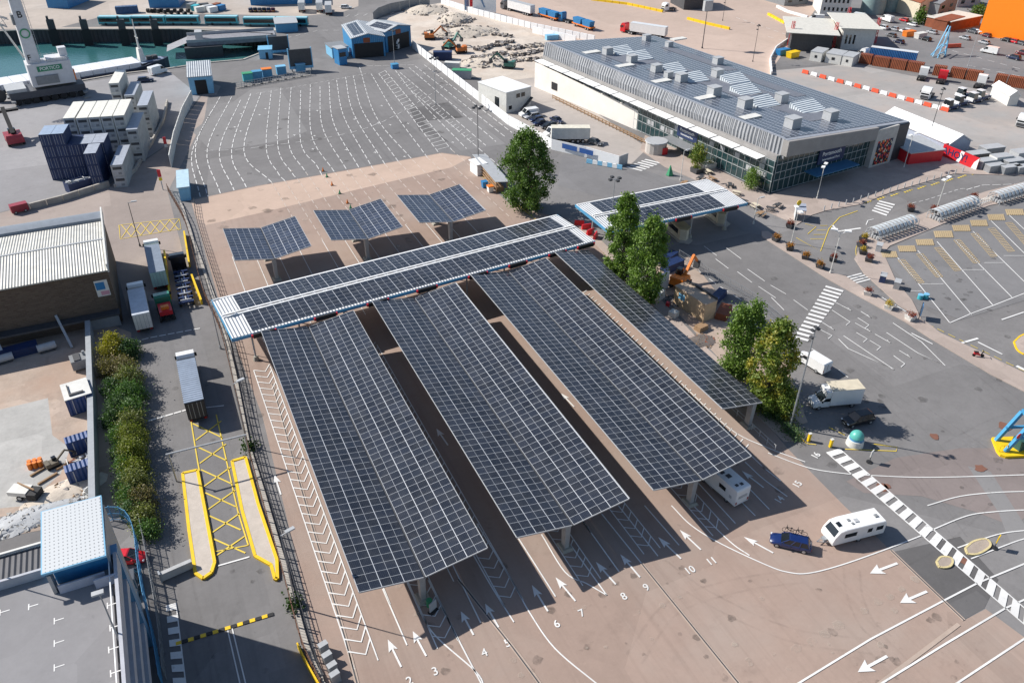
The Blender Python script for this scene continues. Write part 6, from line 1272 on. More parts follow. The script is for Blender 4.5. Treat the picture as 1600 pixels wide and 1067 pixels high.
for i, px in enumerate([(905, 352), (916, 358), (922, 366), (930, 372)]): p = g(*px); t = thing('red_barrier', 'red plastic barrier between the two check-in roofs, %s from the top' % ORD[i], 'barrier', p, rad(-30+i*25), 'red barriers between the roofs'); MB().frustum((-1, 1, -.3, .3), (-.95, .95, -.12, .12), .02, 1.1).build('block', RED, t); MB().box(-.7, .7, -.32, .32, .011, .1).build('foot', WHITE, t)

# ================================================================ DEMOLITION SITE AND BUILDING SITE
def heap(name, label, px, r, h, n, mat, cat='rubble heap', size=(.25, .9), sx=1.0, rz=0.0):
    p = g(*px); t = MB()
    for i in range(n):
        a = rnd.uniform(0, 6.28); q = math.sqrt(rnd.random()); x, y = math.cos(a)*q*r*sx, math.sin(a)*q*r; z = h*(1-q)*rnd.uniform(.5, 1)
        s = rnd.uniform(*size); t.at((x, y, max(.05, z)), rnd.uniform(0, 6), rnd.uniform(-.6, .6), rnd.uniform(-.6, .6)).box(-s, s, -s*rnd.uniform(.3, .9), s*.6, -s*.35, s*.3, rnd.randrange(3))
    t.M = None; m = MB(); k = 14
    m.loft([[(math.cos(6.28*i/k)*r*sx*f, math.sin(6.28*i/k)*r*f*rnd.uniform(.85, 1.1), z) for i in range(k)] for f, z in ((1, .02), (.7, h*.4), (.3, h*.75), (.05, h*.85))])
    t.v += m.v; o = len(t.v)-len(m.v); t.f += [tuple(i+o for i in f) for f in m.f]; t.m += [0]*len(m.f)
    o = t.build(name, mat); o.location = p; o.rotation_euler = (0, 0, rz); struct(o, 'stuff'); o['label'] = label; return o
RB = [pm('rubble_pale', (.55, .48, .4), .9, var=.2), pm('rubble_grey', (.3, .28, .27), .9, var=.2), pm('rubble_dark', (.14, .12, .11), .9, var=.3)]
heap('rubble_heap', 'grey heap of broken concrete at the top of the demolition site', (712, 32), 7, 3.2, 160, RB); heap('rubble_heap', 'low brown heap at the left of the demolition site', (665, 17), 9, 2.2, 110, RB); heap('rubble_heap', 'dark rubble heap beside the orange digger', (690, 55), 7, 2.2, 150, RB); heap('rubble_heap', 'long dark rubble heap in the middle of the demolition site', (730, 52), 8, 2.4, 220, RB, sx=1.6); heap('rubble_heap', 'pale rubble beside the green digger', (765, 97), 7, 1.4, 180, RB, sx=1.4)
for i, (a, b2) in enumerate([((745, 80), (800, 65)), ((790, 78), (855, 70)), ((742, 93), (790, 84)), ((800, 88), (850, 80)), ((770, 55), (800, 58)), ((690, 42), (745, 46)), ((810, 95), (850, 95))]):
    A, B = g(*a), g(*b2); L = (B-A).length; m = MB()
    for k in range(int(L*9)):
        s = rnd.uniform(.12, .75); m.at((rnd.uniform(0, L), rnd.gauss(0, .9), rnd.uniform(.1, .7)), rnd.uniform(0, 6), rnd.uniform(-.4, .4)).box(-s, s, -s*.6, s*.6, -s*.4, s*.4, rnd.choice((0, 1, 1, 2, 2)))
    m.M = None; o = m.build('broken_footing', RB); o.location = A; o.rotation_euler = (0, 0, yaw(A, B)); struct(o, 'stuff'); o['label'] = 'row of broken footings on the demolition site, strip %s' % ORD[i]
def digger(label, px, rz, mat, s=1.0):
    p = g(*px); t = thing('excavator', label, 'excavator', p, rz, 'excavators')
    for y in (-1.1, 1.1): MB().loft([[(x, y-.3, z), (x, y+.3, z), (x, y+.3, z+.7-abs(x)*.1), (x, y-.3, z+.7-abs(x)*.1)] for x, z in ((-1.9, .3), (-1.5, .02), (1.5, .02), (1.9, .3))]).build('track', BLACK, t)
    MB().frustum((-2, 1.5, -1.3, 1.3), (-1.9, 1.3, -1.2, 1.2), .85, 1.9).box(-2, -.8, -1.25, 1.25, 1.9, 2.3).build('body', mat, t); MB().frustum((.1, 1.5, .1, 1.2), (.2, 1.3, .15, 1.1), 1.91, 3.0).build('cab', GLASS, t)
    m = MB(); m.bar((1.0, -.3, 1.8), (3.9, -.3, 4.4), .45, .5).bar((3.8, -.3, 4.5), (6.0, -.3, 2.4), .35, .4); m.build('boom', mat, t); MB().frustum((5.4, 6.3, -.8, .2), (5.7, 6.5, -.8, .2), 1.2, 2.4).build('bucket', DGREY, t); return t
digger('orange excavator at the left of the demolition site by the blue hall', (672, 62), rad(-20), pm('digger_orange', (.5, .15, .03), .6)); digger('green excavator beside the orange ones on the demolition site', (703, 76), rad(30), pm('digger_green', (.04, .2, .16), .6)); digger('orange excavator in front of the green one on the demolition site', (720, 83), rad(170), MATS['digger_orange']); digger('dark green excavator in the middle of the footings near the terminal', (795, 107), rad(140), pm('digger_dark_green', (.03, .13, .1), .5))
for px, rz, m, nm, sz in (((692, 93), .4, NAVY, 'dark blue container inside the white hoarding', (3, 1.25, 2.4)), ((722, 122), .5, GREEN, 'green-roofed grey container inside the white hoarding', (2.9, 1.25, 2.4)), ((707, 106), .6, OFFW, 'white flat truck body inside the white hoarding', (2.4, 1, 1.6)), ((862, 62), .1, SKYB, 'pale blue machine by the second barrier line', (2.2, 1, 1.5))):
    p = g(*px); t = thing('site_container', nm, 'container', p, -rz); MB().box(-sz[0], sz[0], -sz[1], sz[1], .02, sz[2]).build('body', LGREY if m == GREEN else m, t); MB().box(-sz[0]-.05, sz[0]+.05, -sz[1]-.05, sz[1]+.05, sz[2], sz[2]+.12).build('lid', m, t)
# cones / footings line along the terminal's white wall
for i in range(26):
    p = g(866+i*5.55, 156+i*2.72); t = thing('timber_hurdle', 'timber hurdle standing along the foot of the white terminal wall', 'hurdle', p, rad(100), 'timber hurdles along the white wall'); MB().bar((-.9, 0, 1.0), (.9, 0, 1.0), .1, .25).bar((-.9, 0, .5), (.9, 0, .5), .1, .25).bar((-.8, 0, 0), (-.8, 0, 1.2), .1).bar((.8, 0, 0), (.8, 0, 1.2), .1).build('frame', WOOD, t)
# west building site
def sitebox(label, px, L, w, h, mat, topm, rz, name='site_container', inset=False):
    p = g(*px); t = thing(name, label, 'container', p, rz)
    MB().box(-L/2, L/2, -w/2, w/2, .05, h).build('body', mat, t); MB().box(-L/2-.03, L/2+.03, -w/2-.03, w/2+.03, h, h+.1).build('roof', topm, t)
    if inset: MB().box(-L*.3, L*.25, -w*.35, -w*.25, h+.1, h+.3).box(-L*.3, -L*.25, -w*.25, w*.3, h+.1, h+.3).build('roof_frame', DGREY, t)
    for x in (-L*.25, L*.25): MB().box(x-.05, x+.05, -w/2-.05, -w/2, .2, h-.1).build('door_bar', LGREY, t)
    return t
DBL = con_mat('site_blue', (.02, .06, .2)); sitebox('blue site container with white roof beside the flood wall', (127, 632), 3.4, 4.2, 2.7, DBL, OFFW, rad(8), inset=True); sitebox('blue site container with open blue top, upper of two by the flood wall', (129, 704), 3.0, 1.4, 2.3, DBL, DBL, rad(8)); sitebox('blue site container with blue roof, lower of two by the flood wall', (131, 748), 3.2, 1.4, 2.3, DBL, DBL, rad(8))
p = g(131, 727); t = thing('waste_bay', 'waste bay of pale rubbish between two blue site containers', 'waste bay', p, rad(8)); MB().box(-1.7, -1.6, -1.6, 1.6, .02, .9).build('side_board', OFFW, t); m = MB()
for i in range(70): m.at((rnd.uniform(-1.4, 1.5), rnd.uniform(-1.2, 1.2), rnd.uniform(.1, .9)), rnd.uniform(0, 6), rnd.uniform(-.6, .6)).box(-.25, .25, -.18, .18, -.06, .06, rnd.randrange(3))
m.M = None; struct(m.build('rubbish', [OFFW, LGREY, RUST], t), 'stuff')
p = g(131, 572); t = thing('generator_set', 'grey generator with pipes beside the top of the flood wall', 'generator', p, rad(8)); MB().box(-1.5, 1.3, -1.1, 1.1, .3, 1.8).build('body', GREY, t); MB().box(-1.0, -.1, -1.0, 1.0, 1.8, 1.95).build('grille', DGREY, t); MB().tube((.5, .2, 1.8), (.5, .2, 2.5), .2).tube((.9, -.5, 1.8), (.9, -.5, 2.2), .14).build('exhaust', STEEL, t)
p = g(58, 728); t = thing('drum_rack', 'cluster of orange drums on the building site', 'drums', p)
for i in range(3):
    for j in range(2): MB().tube((-.7+i*.6, -.3+j*.6, .02), (-.7+i*.6, -.3+j*.6, .95), .28, n=12).build('drum', ORNG, t)
_d = digger('small brown excavator on the building site beside the orange drums', (84, 728), rad(20), pm('digger_brown', (.12, .1, .07), .6)); _d.scale = (.45, .45, .4)
p = g(36, 775); t = thing('tipping_trailer', 'white tipping trailer with a raised timber beam on the building site', 'trailer', p, rad(-30)); MB().box(-1.2, 1.2, -.8, .8, .7, 1.3).build('bed', OFFW, t); m = MB(); m.bar((-.8, .9, 1.3), (2.4, -.6, 1.9), .14, .2); m.build('beam', WOOD, t); wheels(t, (.2,), .85, .4); MB().box(1.21, 2.4, -.9, .7, .3, 1.2).build('dark_hopper', BLACK, t)
for i, q in enumerate([[(48, 745), (70, 732)], [(60, 758), (90, 740)], [(88, 735), (112, 722)]]):
    a, b2 = g(*q[0]), g(*q[1]); t = thing('timber_beam', 'timber beam lying on the building site, %s from the left' % ORD[i], 'timber', a, 0, 'timber beams on the building site'); m = MB(); m.bar((0, 0, .15), tuple(b2-a+V((0, 0, .15))), .25); m.build('beam', WOOD, t)
heap('stone_heap', 'white stone heap behind the stair tower roof', (38, 812), 2.2, .7, 520, [LGREY, pm('stone_mid', (.3, .28, .26), .9), pm('stone_pale', (.5, .47, .42), .9)], size=(.1, .26), sx=3.2, rz=rad(10)); heap('soil_heap', 'brown soil heap on the building site', (100, 770), 2.4, .6, 60, [RB[0], WOOD, RB[1]], size=(.1, .3), sx=2.2, rz=rad(15)); heap('white_bags', 'heap of white bags by the flood wall', (140, 768), .9, .8, 14, [OFFW, OFFW, LGREY], size=(.2, .45))
for px, nm, m in (((75, 548), 'pale tank lying in the warehouse shade', LGREY), ((8, 566), 'pale tank at the left edge by the warehouse shade', LGREY)): p = g(*px); t = thing('fuel_tank', nm, 'tank', p, rad(10)); MB().tube((-1.3, 0, .8), (1.3, 0, .8), .6, n=14).build('drum', m, t, smooth=True); MB().box(-1, 1, -.5, .5, .02, .3).build('cradle', DGREY, t)
wall('navy_tarpaulin_stack', 'long low dark blue stack of materials in the warehouse shade', 'material stack', [(0, 562), (62, 545)], 1.3, 2.0, NAVY, step=3)
# ================================================================ TREES AND HEDGE
import array
def leaves(mb, cents, n, sig, s0, s1, squash=1.0):
    for _ in range(n):
        c, cs = rnd.choice(cents); sg = sig*cs
        p = c+V((rnd.gauss(0, sg), rnd.gauss(0, sg), rnd.gauss(0, sg*squash)))
        u = V((rnd.gauss(0, 1), rnd.gauss(0, 1), rnd.gauss(0, 1))).normalized(); w = u.orthogonal().normalized(); s = rnd.uniform(s0, s1)
        a = rnd.uniform(0, 6.28); k = u.cross(w); e1 = (w*math.cos(a)+k*math.sin(a))*s; e2 = (k*math.cos(a)-w*math.sin(a))*s*.62
        o = len(mb.v); mb.v += [p-e1, p-e2, p+e1, p+e2]; mb.f.append((o, o+1, o+2, o+3)); mb.m.append(0)
POP = leaf_mat('poplar_leaves', (.13, .23, .035), (.24, .35, .055)); POPD = leaf_mat('dark_poplar_leaves', (.1, .19, .035), (.19, .29, .05)); POPY = leaf_mat('autumn_poplar_leaves', (.14, .22, .03), (.25, .31, .05), (.33, .28, .03))
BARK = pm('bark', (.12, .09, .07), .9, var=.25)
def tree(name, label, px, H, prof, mat, n, base=1.0, sig=.55, s=(.13, .27), group=None, lobes=70, cat='tree'):
    """prof: list of (height fraction, crown radius)"""
    p = g(*px); t = thing(name, label, cat, p, rnd.uniform(0, 6), group)
    def rad_(f):
        for i in range(len(prof)-1):
            if prof[i][0] <= f <= prof[i+1][0]:
                k = (f-prof[i][0])/(prof[i+1][0]-prof[i][0]); return prof[i][1]*(1-k)+prof[i+1][1]*k
        return .2
    lean = (rnd.uniform(-.2, .2), rnd.uniform(-.2, .2)); tr = MB(); tr.tube((0, 0, -.1), (lean[0], lean[1], H*.45), H*.018+.06, H*.01+.03, 9)
    cents = []
    for i in range(lobes):
        f = prof[0][0]+(1-prof[0][0])*(i+.5)/lobes; f = min(.985, max(prof[0][0], f+rnd.gauss(0, .03))); r = rad_(f)*(rnd.uniform(.6, 1.0) if rnd.random() < .8 else rnd.uniform(.1, .6)); a = i*2.399+rnd.uniform(-.5, .5)
        c = V((math.cos(a)*r, math.sin(a)*r, f*H)); cents.append((c, rnd.uniform(.75, 1.25)))
        if i % 4 == 0: b0 = V((lean[0]*.6, lean[1]*.6, H*min(.45, f*.6))); tr.tube(b0, c, H*.006+.02, .02, 6)
    tr.build('trunk', BARK, t)
    mb = MB(); leaves(mb, cents, n, sig, s[0], s[1], 1.15); mb.build('crown', mat, t, fixn=False); return t
tree('poplar_tree', 'tallest dark green poplar standing alone beside the timber store', (822, 327), 16.4, [(.07, 2.4), (.15, 4.2), (.4, 5.2), (.65, 4.9), (.85, 3.6), (.95, 2.0), (1, .6)], POPD, 19000, sig=.5, s=(.15, .3), lobes=120)
tree('poplar_tree', 'taller of the two poplars beside the end of the check-in roof', (968, 442), 16.6, [(.05, 1.4), (.15, 2.6), (.4, 3.2), (.65, 2.9), (.85, 1.9), (.95, 1.0), (1, .3)], POP, 12000, sig=.4, s=(.14, .27), lobes=84)
tree('poplar_tree', 'shorter of the two poplars beside the end of the check-in roof', (1006, 478), 16.0, [(.05, 1.3), (.15, 2.4), (.4, 3.3), (.65, 3.2), (.85, 2.2), (.95, 1.2), (1, .3)], POP, 12000, sig=.4, s=(.14, .27), lobes=84)
tree('poplar_tree', 'slim poplar with a notched top beside the yellowing poplar', (1139, 598), 13.2, [(.05, 1.0), (.2, 1.8), (.5, 2.0), (.75, 1.6), (.92, .9), (1, .2)], POP, 6500, sig=.42, s=(.12, .23), lobes=80); tree('poplar_tree', 'narrow poplar just behind the notched one, towards the road', (1160, 590), 13.0, [(.05, .8), (.2, 1.5), (.5, 1.7), (.75, 1.5), (.92, .8), (1, .2)], POP, 5500, sig=.4, s=(.12, .23), lobes=70)
tree('poplar_tree', 'broad yellowing poplar beside the parked white vans', (1192, 636), 14.2, [(.04, 1.6), (.15, 2.6), (.35, 3.3), (.6, 3.2), (.8, 2.3), (.93, 1.3), (1, .4)], POPY, 12500, sig=.42, s=(.13, .25), lobes=74)
tree('small_tree', 'small round tree with olive leaves below the yellowing poplar', (1218, 650), 4.6, [(.1, 1.0), (.35, 2.0), (.7, 1.9), (1, .6)], POPY, 4200, sig=.4, s=(.1, .2), lobes=40)
tree('small_tree', 'small street tree in a dark tub before the glazed terminal front', (1089, 262), 5.2, [(.25, 1.0), (.5, 1.9), (.8, 1.5), (1, .4)], POPY, 2200, sig=.4, s=(.12, .22), lobes=30); tree('small_tree', 'little street tree close to the terminal corner', (1172, 296), 4.4, [(.2, .8), (.5, 1.6), (.8, 1.3), (1, .3)], POP, 1600, sig=.4, s=(.12, .22), lobes=26)
tree('small_tree', 'dark green shrub tree at the foot of the orange building', (1529, 27), 4, [(.1, 2.5), (.5, 3.2), (1, 1)], POPD, 900, sig=.7, s=(.3, .5), lobes=20)
tree('small_tree', 'dark green tree before the cream house', (1436, 38), 5, [(.1, 2), (.5, 2.6), (1, .8)], POPD, 800, sig=.6, s=(.3, .5), lobes=20)
HG = {'y': leaf_mat('shrub_yellow', (.33, .3, .02), (.5, .43, .03)), 'g': leaf_mat('shrub_green', (.09, .19, .045), (.17, .27, .07)), 'o': leaf_mat('shrub_olive', (.18, .21, .06), (.3, .3, .09)), 'b': leaf_mat('shrub_brown', (.2, .17, .07), (.29, .24, .11)), 'l': leaf_mat('shrub_yellow_green', (.19, .23, .035), (.3, .31, .05)), 'd': leaf_mat('shrub_dark', (.06, .13, .04), (.11, .18, .06))}
HL = {'y': 'bright yellow', 'g': 'mid green', 'o': 'olive green', 'b': 'brownish', 'l': 'yellow-green', 'd': 'dark green'}
HD = [(180, 556, 'y', 3.6, 2.2), (205, 556, 'd', 3, 1.8), (172, 584, 'b', 2.6, 1.6), (196, 590, 'b', 3.0, 2.0), (206, 606, 'o', 3.0, 1.9), (182, 618, 'd', 2.5, 1.8), (207, 628, 'g', 3.4, 2.2), (187, 645, 'd', 2.4, 1.7), (208, 652, 'g', 3.0, 2.0), (178, 664, 'd', 2.0, 1.4), (208, 674, 'o', 3.0, 1.9), (190, 688, 'g', 2.2, 1.5), (211, 698, 'l', 3.2, 2.0), (196, 714, 'd', 2.1, 1.5), (212, 722, 'l', 3.2, 2.0), (200, 738, 'g', 2.2, 1.5), (214, 746, 'l', 2.8, 1.7), (200, 762, 'd', 2, 1.5), (218, 770, 'o', 3.0, 1.9), (205, 786, 'g', 2.1, 1.5), (224, 794, 'b', 2.8, 1.8), (228, 818, 'o', 2.7, 1.7), (212, 806, 'd', 2.0, 1.4), (234, 838, 'g', 2.2, 1.3)]
for i, (x, y, k, h, r) in enumerate(HD):
    side = 'road side' if (i % 2 == 0) else 'wall side'
    tree('hedge_shrub', '%s hedge shrub, %s from the far end, on the %s side' % (HL[k], ORD[i] if i < 16 else ['seventeenth', 'eighteenth', 'nineteenth', 'twentieth', 'twenty-first', 'twenty-second', 'twenty-third', 'twenty-fourth'][i-16], 'road' if x > 201 else 'wall'), (x, y), h*rnd.uniform(.75, 1.1), [(.05, r*.75), (.4, r*.98), (.75, r*.75), (1, r*.25)], HG[k], int(1500*r), sig=.36, s=(.08, .17), group='shrubs of the hedge strip', lobes=34, cat='shrub')
p = g(180, 690); m = MB(); leaves(m, [(g(x, y, .25)-p, 1.0) for x, y in [(168+rnd.uniform(0, 45)+(yy-540)*.12, yy) for yy in range(545, 830, 4) for _ in range(2)]], 6500, .55, .07, .16, .35)
o = m.build('ground_cover', HG['o'], fixn=False); o.location = p; struct(o, 'stuff'); o['label'] = 'rough weeds and ground cover under the hedge shrubs'
p = g(1225, 664); m = MB(); leaves(m, [(g(x, y, .5)-p, 1.0) for x, y in [(1195+i*3.2+rnd.uniform(-6, 6), 640+i*2.2+rnd.uniform(-8, 8)) for i in range(18)]], 2600, .55, .07, .15, .5); o = m.build('ground_cover', HG['d'], fixn=False); o.location = p; struct(o, 'stuff'); o['label'] = 'dark planting along the verge by the lamp post'

# ================================================================ LAMP POSTS AND STREET FURNITURE
def lamp(label, px, H, kind='single', mat=STEEL, rz=0.0, r=.09, name='lamp_post'):
    p = g(*px); t = thing(name, label, 'lamp post', p, rz); MB().tube((0, 0, 0), (0, 0, H), r, r*.6, 8).build('pole', mat, t); MB().tube((0, 0, 0), (0, 0, .5), r*2, r*1.8, 8).build('base', mat, t)
    if kind == 'flood':
        b = MB()
        for a in range(4):
            x, y = math.cos(a*1.57)*.9, math.sin(a*1.57)*.9; b.bar((0, 0, H-.3), (x, y, H-.2), .08)
        b.build('bracket', mat, t)
        for a in range(4):
            x, y = math.cos(a*1.57)*1.0, math.sin(a*1.57)*1.0; MB().box(x-.3, x+.3, y-.3, y+.3, H-.35, H).build('lamp_head', DGREY, t)
    elif kind == 'big': 
        MB().box(-1.6, 1.6, -.6, .6, H-3.2, H).build('lamp_head', LGREY, t)
    elif kind == 'twin':
        for s in (-1, 1): MB().tube((s*.1, 0, H-.6), (s*1.0, 0, H), .06).box(min(s*.6, s*1.7), max(s*.6, s*1.7), -.35, .35, H, H+.18).build('lamp_head', WHITE, t)
    elif kind == 'single': MB().bar((0, 0, H-.1), (.9, 0, H+.05), .08).box(.5, 1.5, -.2, .2, H, H+.16).build('lamp_head', LGREY, t)
    elif kind == 'camera':
        MB().bar((-.5, 0, H-.3), (.5, 0, H-.3), .07).bar((-.4, 0, H-1.4), (.4, 0, H-1.4), .07).build('bracket', mat, t)
        for dx, dz in ((-.45, -.25), (.45, -.25), (0, .1), (-.35, -1.35)): MB().box(dx-.18, dx+.18, -.25, .25, H+dz-.12, H+dz+.14).build('lamp_head', DGREY, t)
    return t
lamp('tall grey camera mast standing beside the box van and the yellowing poplar', (1234, 668), 16.4, 'camera', r=.14)
lamp('thin dark lamp post beside the pink band near the white kiosk', (747.5, 261), 14.2, 'flood', DGREY, r=.1); lamp('thin lamp post with a yellow base in the marshalling lanes', (681, 164), 12.8, 'flood', STEEL); lamp('thin lamp post rising from a blue base near the vehicle halls', (617, 106), 11.5, 'flood', STEEL)
p = g(617, 107); t = thing('blue_plinth', 'blue square plinth round the lamp post near the vehicle halls', 'plinth', p); MB().frustum((-1.1, 1.1, -1, 1), (-1, 1, -.9, .9), .02, 1.3).build('body', BLUE, t); MB().box(-1.15, 1.15, -1.05, 1.05, 1.3, 1.42).build('cap', FASC, t)
lamp('tall dark light mast with a big grey head beyond the terminal', (1097, 76), 15.5, 'big', DGREY, r=.16); lamp('dark camera post beyond the terminal near the yellow barriers', (1176, 97), 11.5, 'camera', DGREY); lamp('dark lamp post on the lorry yard behind the white marquee', (1449, 222), 13.5, 'camera', DGREY, r=.1); lamp('thin post at the top of the apron near the white lorry cab', (1129, 33), 8, 'camera', DGREY)
lamp('thin dark camera post in front of the short check-in roof', (953, 372), 12.5, 'flood', STEEL, r=.08)
lamp('white twin-headed lamp post on the shaded terminal forecourt', (1276, 311), 7.6, 'twin', OFFW, .6); lamp('white lamp post with banner arms beside the planters and zebra crossing', (1297, 427), 8.6, 'twin', OFFW, 2.4); lamp('white lamp post at the road by the middle trolley shelter', (1463, 328), 7.0, 'twin', OFFW, .3); lamp('white lamp post on the kerb near the yellow hatched bay', (1236, 381), 7.2, 'twin', OFFW, 1.2); lamp('white lamp post between the forecourt trees', (1063, 282), 7.0, 'single', OFFW); lamp('white lamp post on the kerb below the short roof', (1177, 350), 5.6, 'single', OFFW); lamp('white lamp post at the far right behind the marquee front', (1412, 262), 8, 'twin', OFFW, .2)
lamp('grey lamp post on the fence line beside the bottom chevrons', (463, 948), 11.0, 'single', STEEL, .3, r=.09); lamp('grey lamp post on the fence line near the height bar', (387, 698), 10.5, 'single', STEEL, .3, r=.09); lamp('grey lamp post at the fence by the corner of the long roof', (345, 545), 8.5, 'single', STEEL, .3); lamp('lamp post on the far road beyond the lorry yard', (1512, 104), 11, 'twin', LGREY, 1.0); lamp('lamp post by the gate on the yard road', (219, 385), 9, 'single', DGREY)
# trolley shelters
TRS = pm('shelter_glazing', (.62, .66, .67), .3, var=.2)
def shelter_row(label, a, b2, n):
    A, B = g(*a), g(*b2); t = thing('trolley_shelter', label, 'shelter', A, yaw(A, B), 'arched trolley shelters'); L = (B-A).length; st = L/n
    rf = MB(); fr = MB(); hw = 1.5
    arc = [(-hw*math.cos(q), 1.4+1.0*math.sin(q)) for q in [math.pi*k/8 for k in range(9)]]
    for i in range(n):
        x0, x1 = i*st+.06, (i+.62)*st
        for k in range(8): rf.add([(x0, arc[k][0], arc[k][1]+.05), (x1, arc[k][0], arc[k][1]+.05), (x1, arc[k+1][0], arc[k+1][1]+.05), (x0, arc[k+1][0], arc[k+1][1]+.05)], [(0, 1, 2, 3)])
        for y in (-.9, -.3, .3, .9): fr.bar((x0+.2, y, .5), (x1, y, .55), .35, .6)
    for i in range(n+1):
        x = i*st
        for k in range(8): fr.bar((x, *arc[k]), (x, *arc[k+1]), .09)
        for y in (-hw, hw): fr.bar((x, y, 0), (x, y, 1.3), .1)
    rf.build('arched_roof', TRS, t, fixn=False); fr.build('hoops', LGREY, t)
    MB().box(-.1, L+.1, -hw-.05, -hw+.05, .9, 1.0).box(-.1, L+.1, hw-.05, hw+.05, .9, 1.0).build('side_rail', LGREY, t)
shelter_row('glazed arched trolley shelter nearest the road bend, leftmost of three', (1361, 374), (1423, 353), 11); shelter_row('glazed arched trolley shelter in the middle of three beside the car park', (1457, 345), (1519, 323), 11); shelter_row('glazed arched trolley shelter cut by the right edge of the photo', (1551, 317), (1620, 296), 12)
a, b2 = g(1521, 322), g(1549, 313); t = thing('bike_rack', 'low white rack between two trolley shelters', 'rack', a, yaw(a, b2)); L = (b2-a).length; m = MB()
for k in range(9): m.bar((k*L/8, -.5, 0), (k*L/8, -.5, .9), .08).bar((k*L/8, .5, 0), (k*L/8, .5, .9), .08).bar((k*L/8, -.5, .9), (k*L/8, .5, .9), .08)
m.build('hoops', OFFW, t); MB().box(-.2, L+.2, -.2, .2, .02, .14).build('base', LGREY, t)
# planters
FLW = {'o': leaf_mat('orange_flowers', (.45, .16, .01), (.55, .3, .03), (.12, .16, .03)), 'r': leaf_mat('red_flowers', (.3, .04, .03), (.35, .14, .06), (.1, .13, .03)), 'y': leaf_mat('yellow_flowers', (.55, .36, .02), (.5, .4, .05), (.1, .15, .03))}
PL = [((1212, 377), 'o', 'orange-flowered planter farthest along the kerb, nearest the short roof'), ((1233, 391), 'o', 'orange-flowered planter second along the kerb from the short roof'), ((1258, 405), 'o', 'orange-flowered planter third along the kerb from the short roof'), ((1281, 419), 'o', 'orange-flowered planter on the kerb nearest the zebra crossing'),
      ((1348, 376), 'y', 'yellow-flowered planter at the end of the leftmost trolley shelter'), ((1345, 386), 'r', 'red-flowered planter on the bend below the leftmost trolley shelter'), ((1347, 397), 'y', 'yellow-flowered planter in the middle of the road bend'), ((1357, 409), 'r', 'red-flowered planter lowest on the road bend'),
      ((1355, 461), 'r', 'white planter with red plants just right of the small zebra crossing'), ((1388, 483), 'y', 'white planter with yellow-green plants along the long kerb strip'), ((1421, 500), 'r', 'white planter with brown plants by the blue information board'), ((1301, 408), 'r', 'red-flowered planter at the foot of the banner lamp post'), ((1422, 330), 'r', 'planter with red flowers beside the pedestrian crossing'), ((1458, 332), 'r', 'planter with red flowers by the middle shelter lamp post'), ((1520, 312), 'r', 'planter with red flowers between the two right shelters'), ((1234, 356), 'r', 'planter with red flowers beside the yellow hatched bay')]
for px, k, lab in PL:
    p = g(*px); p.z = KERB; t = thing('planter', lab, 'planter', p, rnd.uniform(0, 1), 'flower planters'); MB().frustum((-.55, .55, -.55, .55), (-.7, .7, -.7, .7), .0, .75).build('box', OFFW if px[1] > 440 else DGREY, t); m = MB(); leaves(m, [(V((rnd.uniform(-.4, .4), rnd.uniform(-.4, .4), 1.05)), 1) for _ in range(8)], 320, .24, .07, .14); m.build('flowers', FLW[k], t, fixn=False)
# bollards before the terminal
for i in range(20):
    x = 1287+i*11.4; y = 330-i*3.2; p = g(x, y); p.z = KERB; t = MB().tube((0, 0, 0), (0, 0, 1.05), .12, .11, 8).ball((0, 0, 1.05), .12, 0, 8, 4).build('bollard', LGREY); t.location = p; tag(t, 'pale steel bollard in the row along the terminal forecourt kerb', 'bollard', 'forecourt bollards')
# forecourt clutter: parasol, signs, benches, picnic tables
p = g(1058, 270); p = g(1046, 274); t = thing('green_parasol', 'closed green tent-shaped parasol on the terminal forecourt', 'parasol', p); MB().tube((0, 0, .1), (0, 0, 2.4), .9, .08, 6).build('canopy', GREEN, t); MB().tube((0, 0, 0), (0, 0, .2), .5).build('foot', DGREY, t)
for i, (px, m, nm) in enumerate([((1024, 238), RED, 'round red-fronted kiosk at the end of the white terminal wall')]):
    p = g(*px); t = thing('round_kiosk', nm, 'kiosk', p); MB().tube((0, 0, .1), (0, 0, 2.8), 2.6, 2.6, 16).build('wall', pm('kiosk_stone', (.5, .46, .42), .8), t); MB().tube((0, 0, 2.8), (0, 0, 3.0), 2.8, 2.7, 16).build('roof', LGREY, t); MB().box(.2, 1.6, -2.75, -2.4, .1, 1.8).build('front', m, t)
TB = [((1070, 290), 'brown'), ((1085, 300), 'stone'), ((1112, 283), 'brown'), ((1120, 300), 'brown'), ((1140, 293), 'dark'), ((1150, 305), 'stone'), ((1130, 315), 'brown'), ((1095, 282), 'dark'), ((1160, 318), 'dark'), ((1180, 325), 'stone'), ((1188, 338), 'brown'), ((1203, 330), 'dark'), ((1215, 325), 'dark'), ((1106, 272), 'stone')]
for i, (px, k) in enumerate(TB):
    p = g(*px); p.z = KERB; m = {'brown': WOOD, 'stone': CREAM, 'dark': DGREY}[k]; t = thing('picnic_table', '%s picnic table on the sunny terminal forecourt, %s from the far end' % ({'brown': 'brown timber', 'stone': 'pale stone', 'dark': 'dark metal'}[k], ORD[i]), 'table', p, rnd.uniform(0, 3), 'forecourt tables'); MB().box(-.9, .9, -.4, .4, .7, .78).build('table_top', m, t)
    for s in (-1, 1): MB().box(-.9, .9, s*.8-.14, s*.8+.14, .42, .48).build('bench', m, t)
    MB().bar((-.6, -.9, .0), (-.6, .5, .7), .09).bar((-.6, .9, .0), (-.6, -.5, .7), .09).bar((.6, -.9, .0), (.6, .5, .7), .09).bar((.6, .9, .0), (.6, -.5, .7), .09).build('frame', DGREY, t)
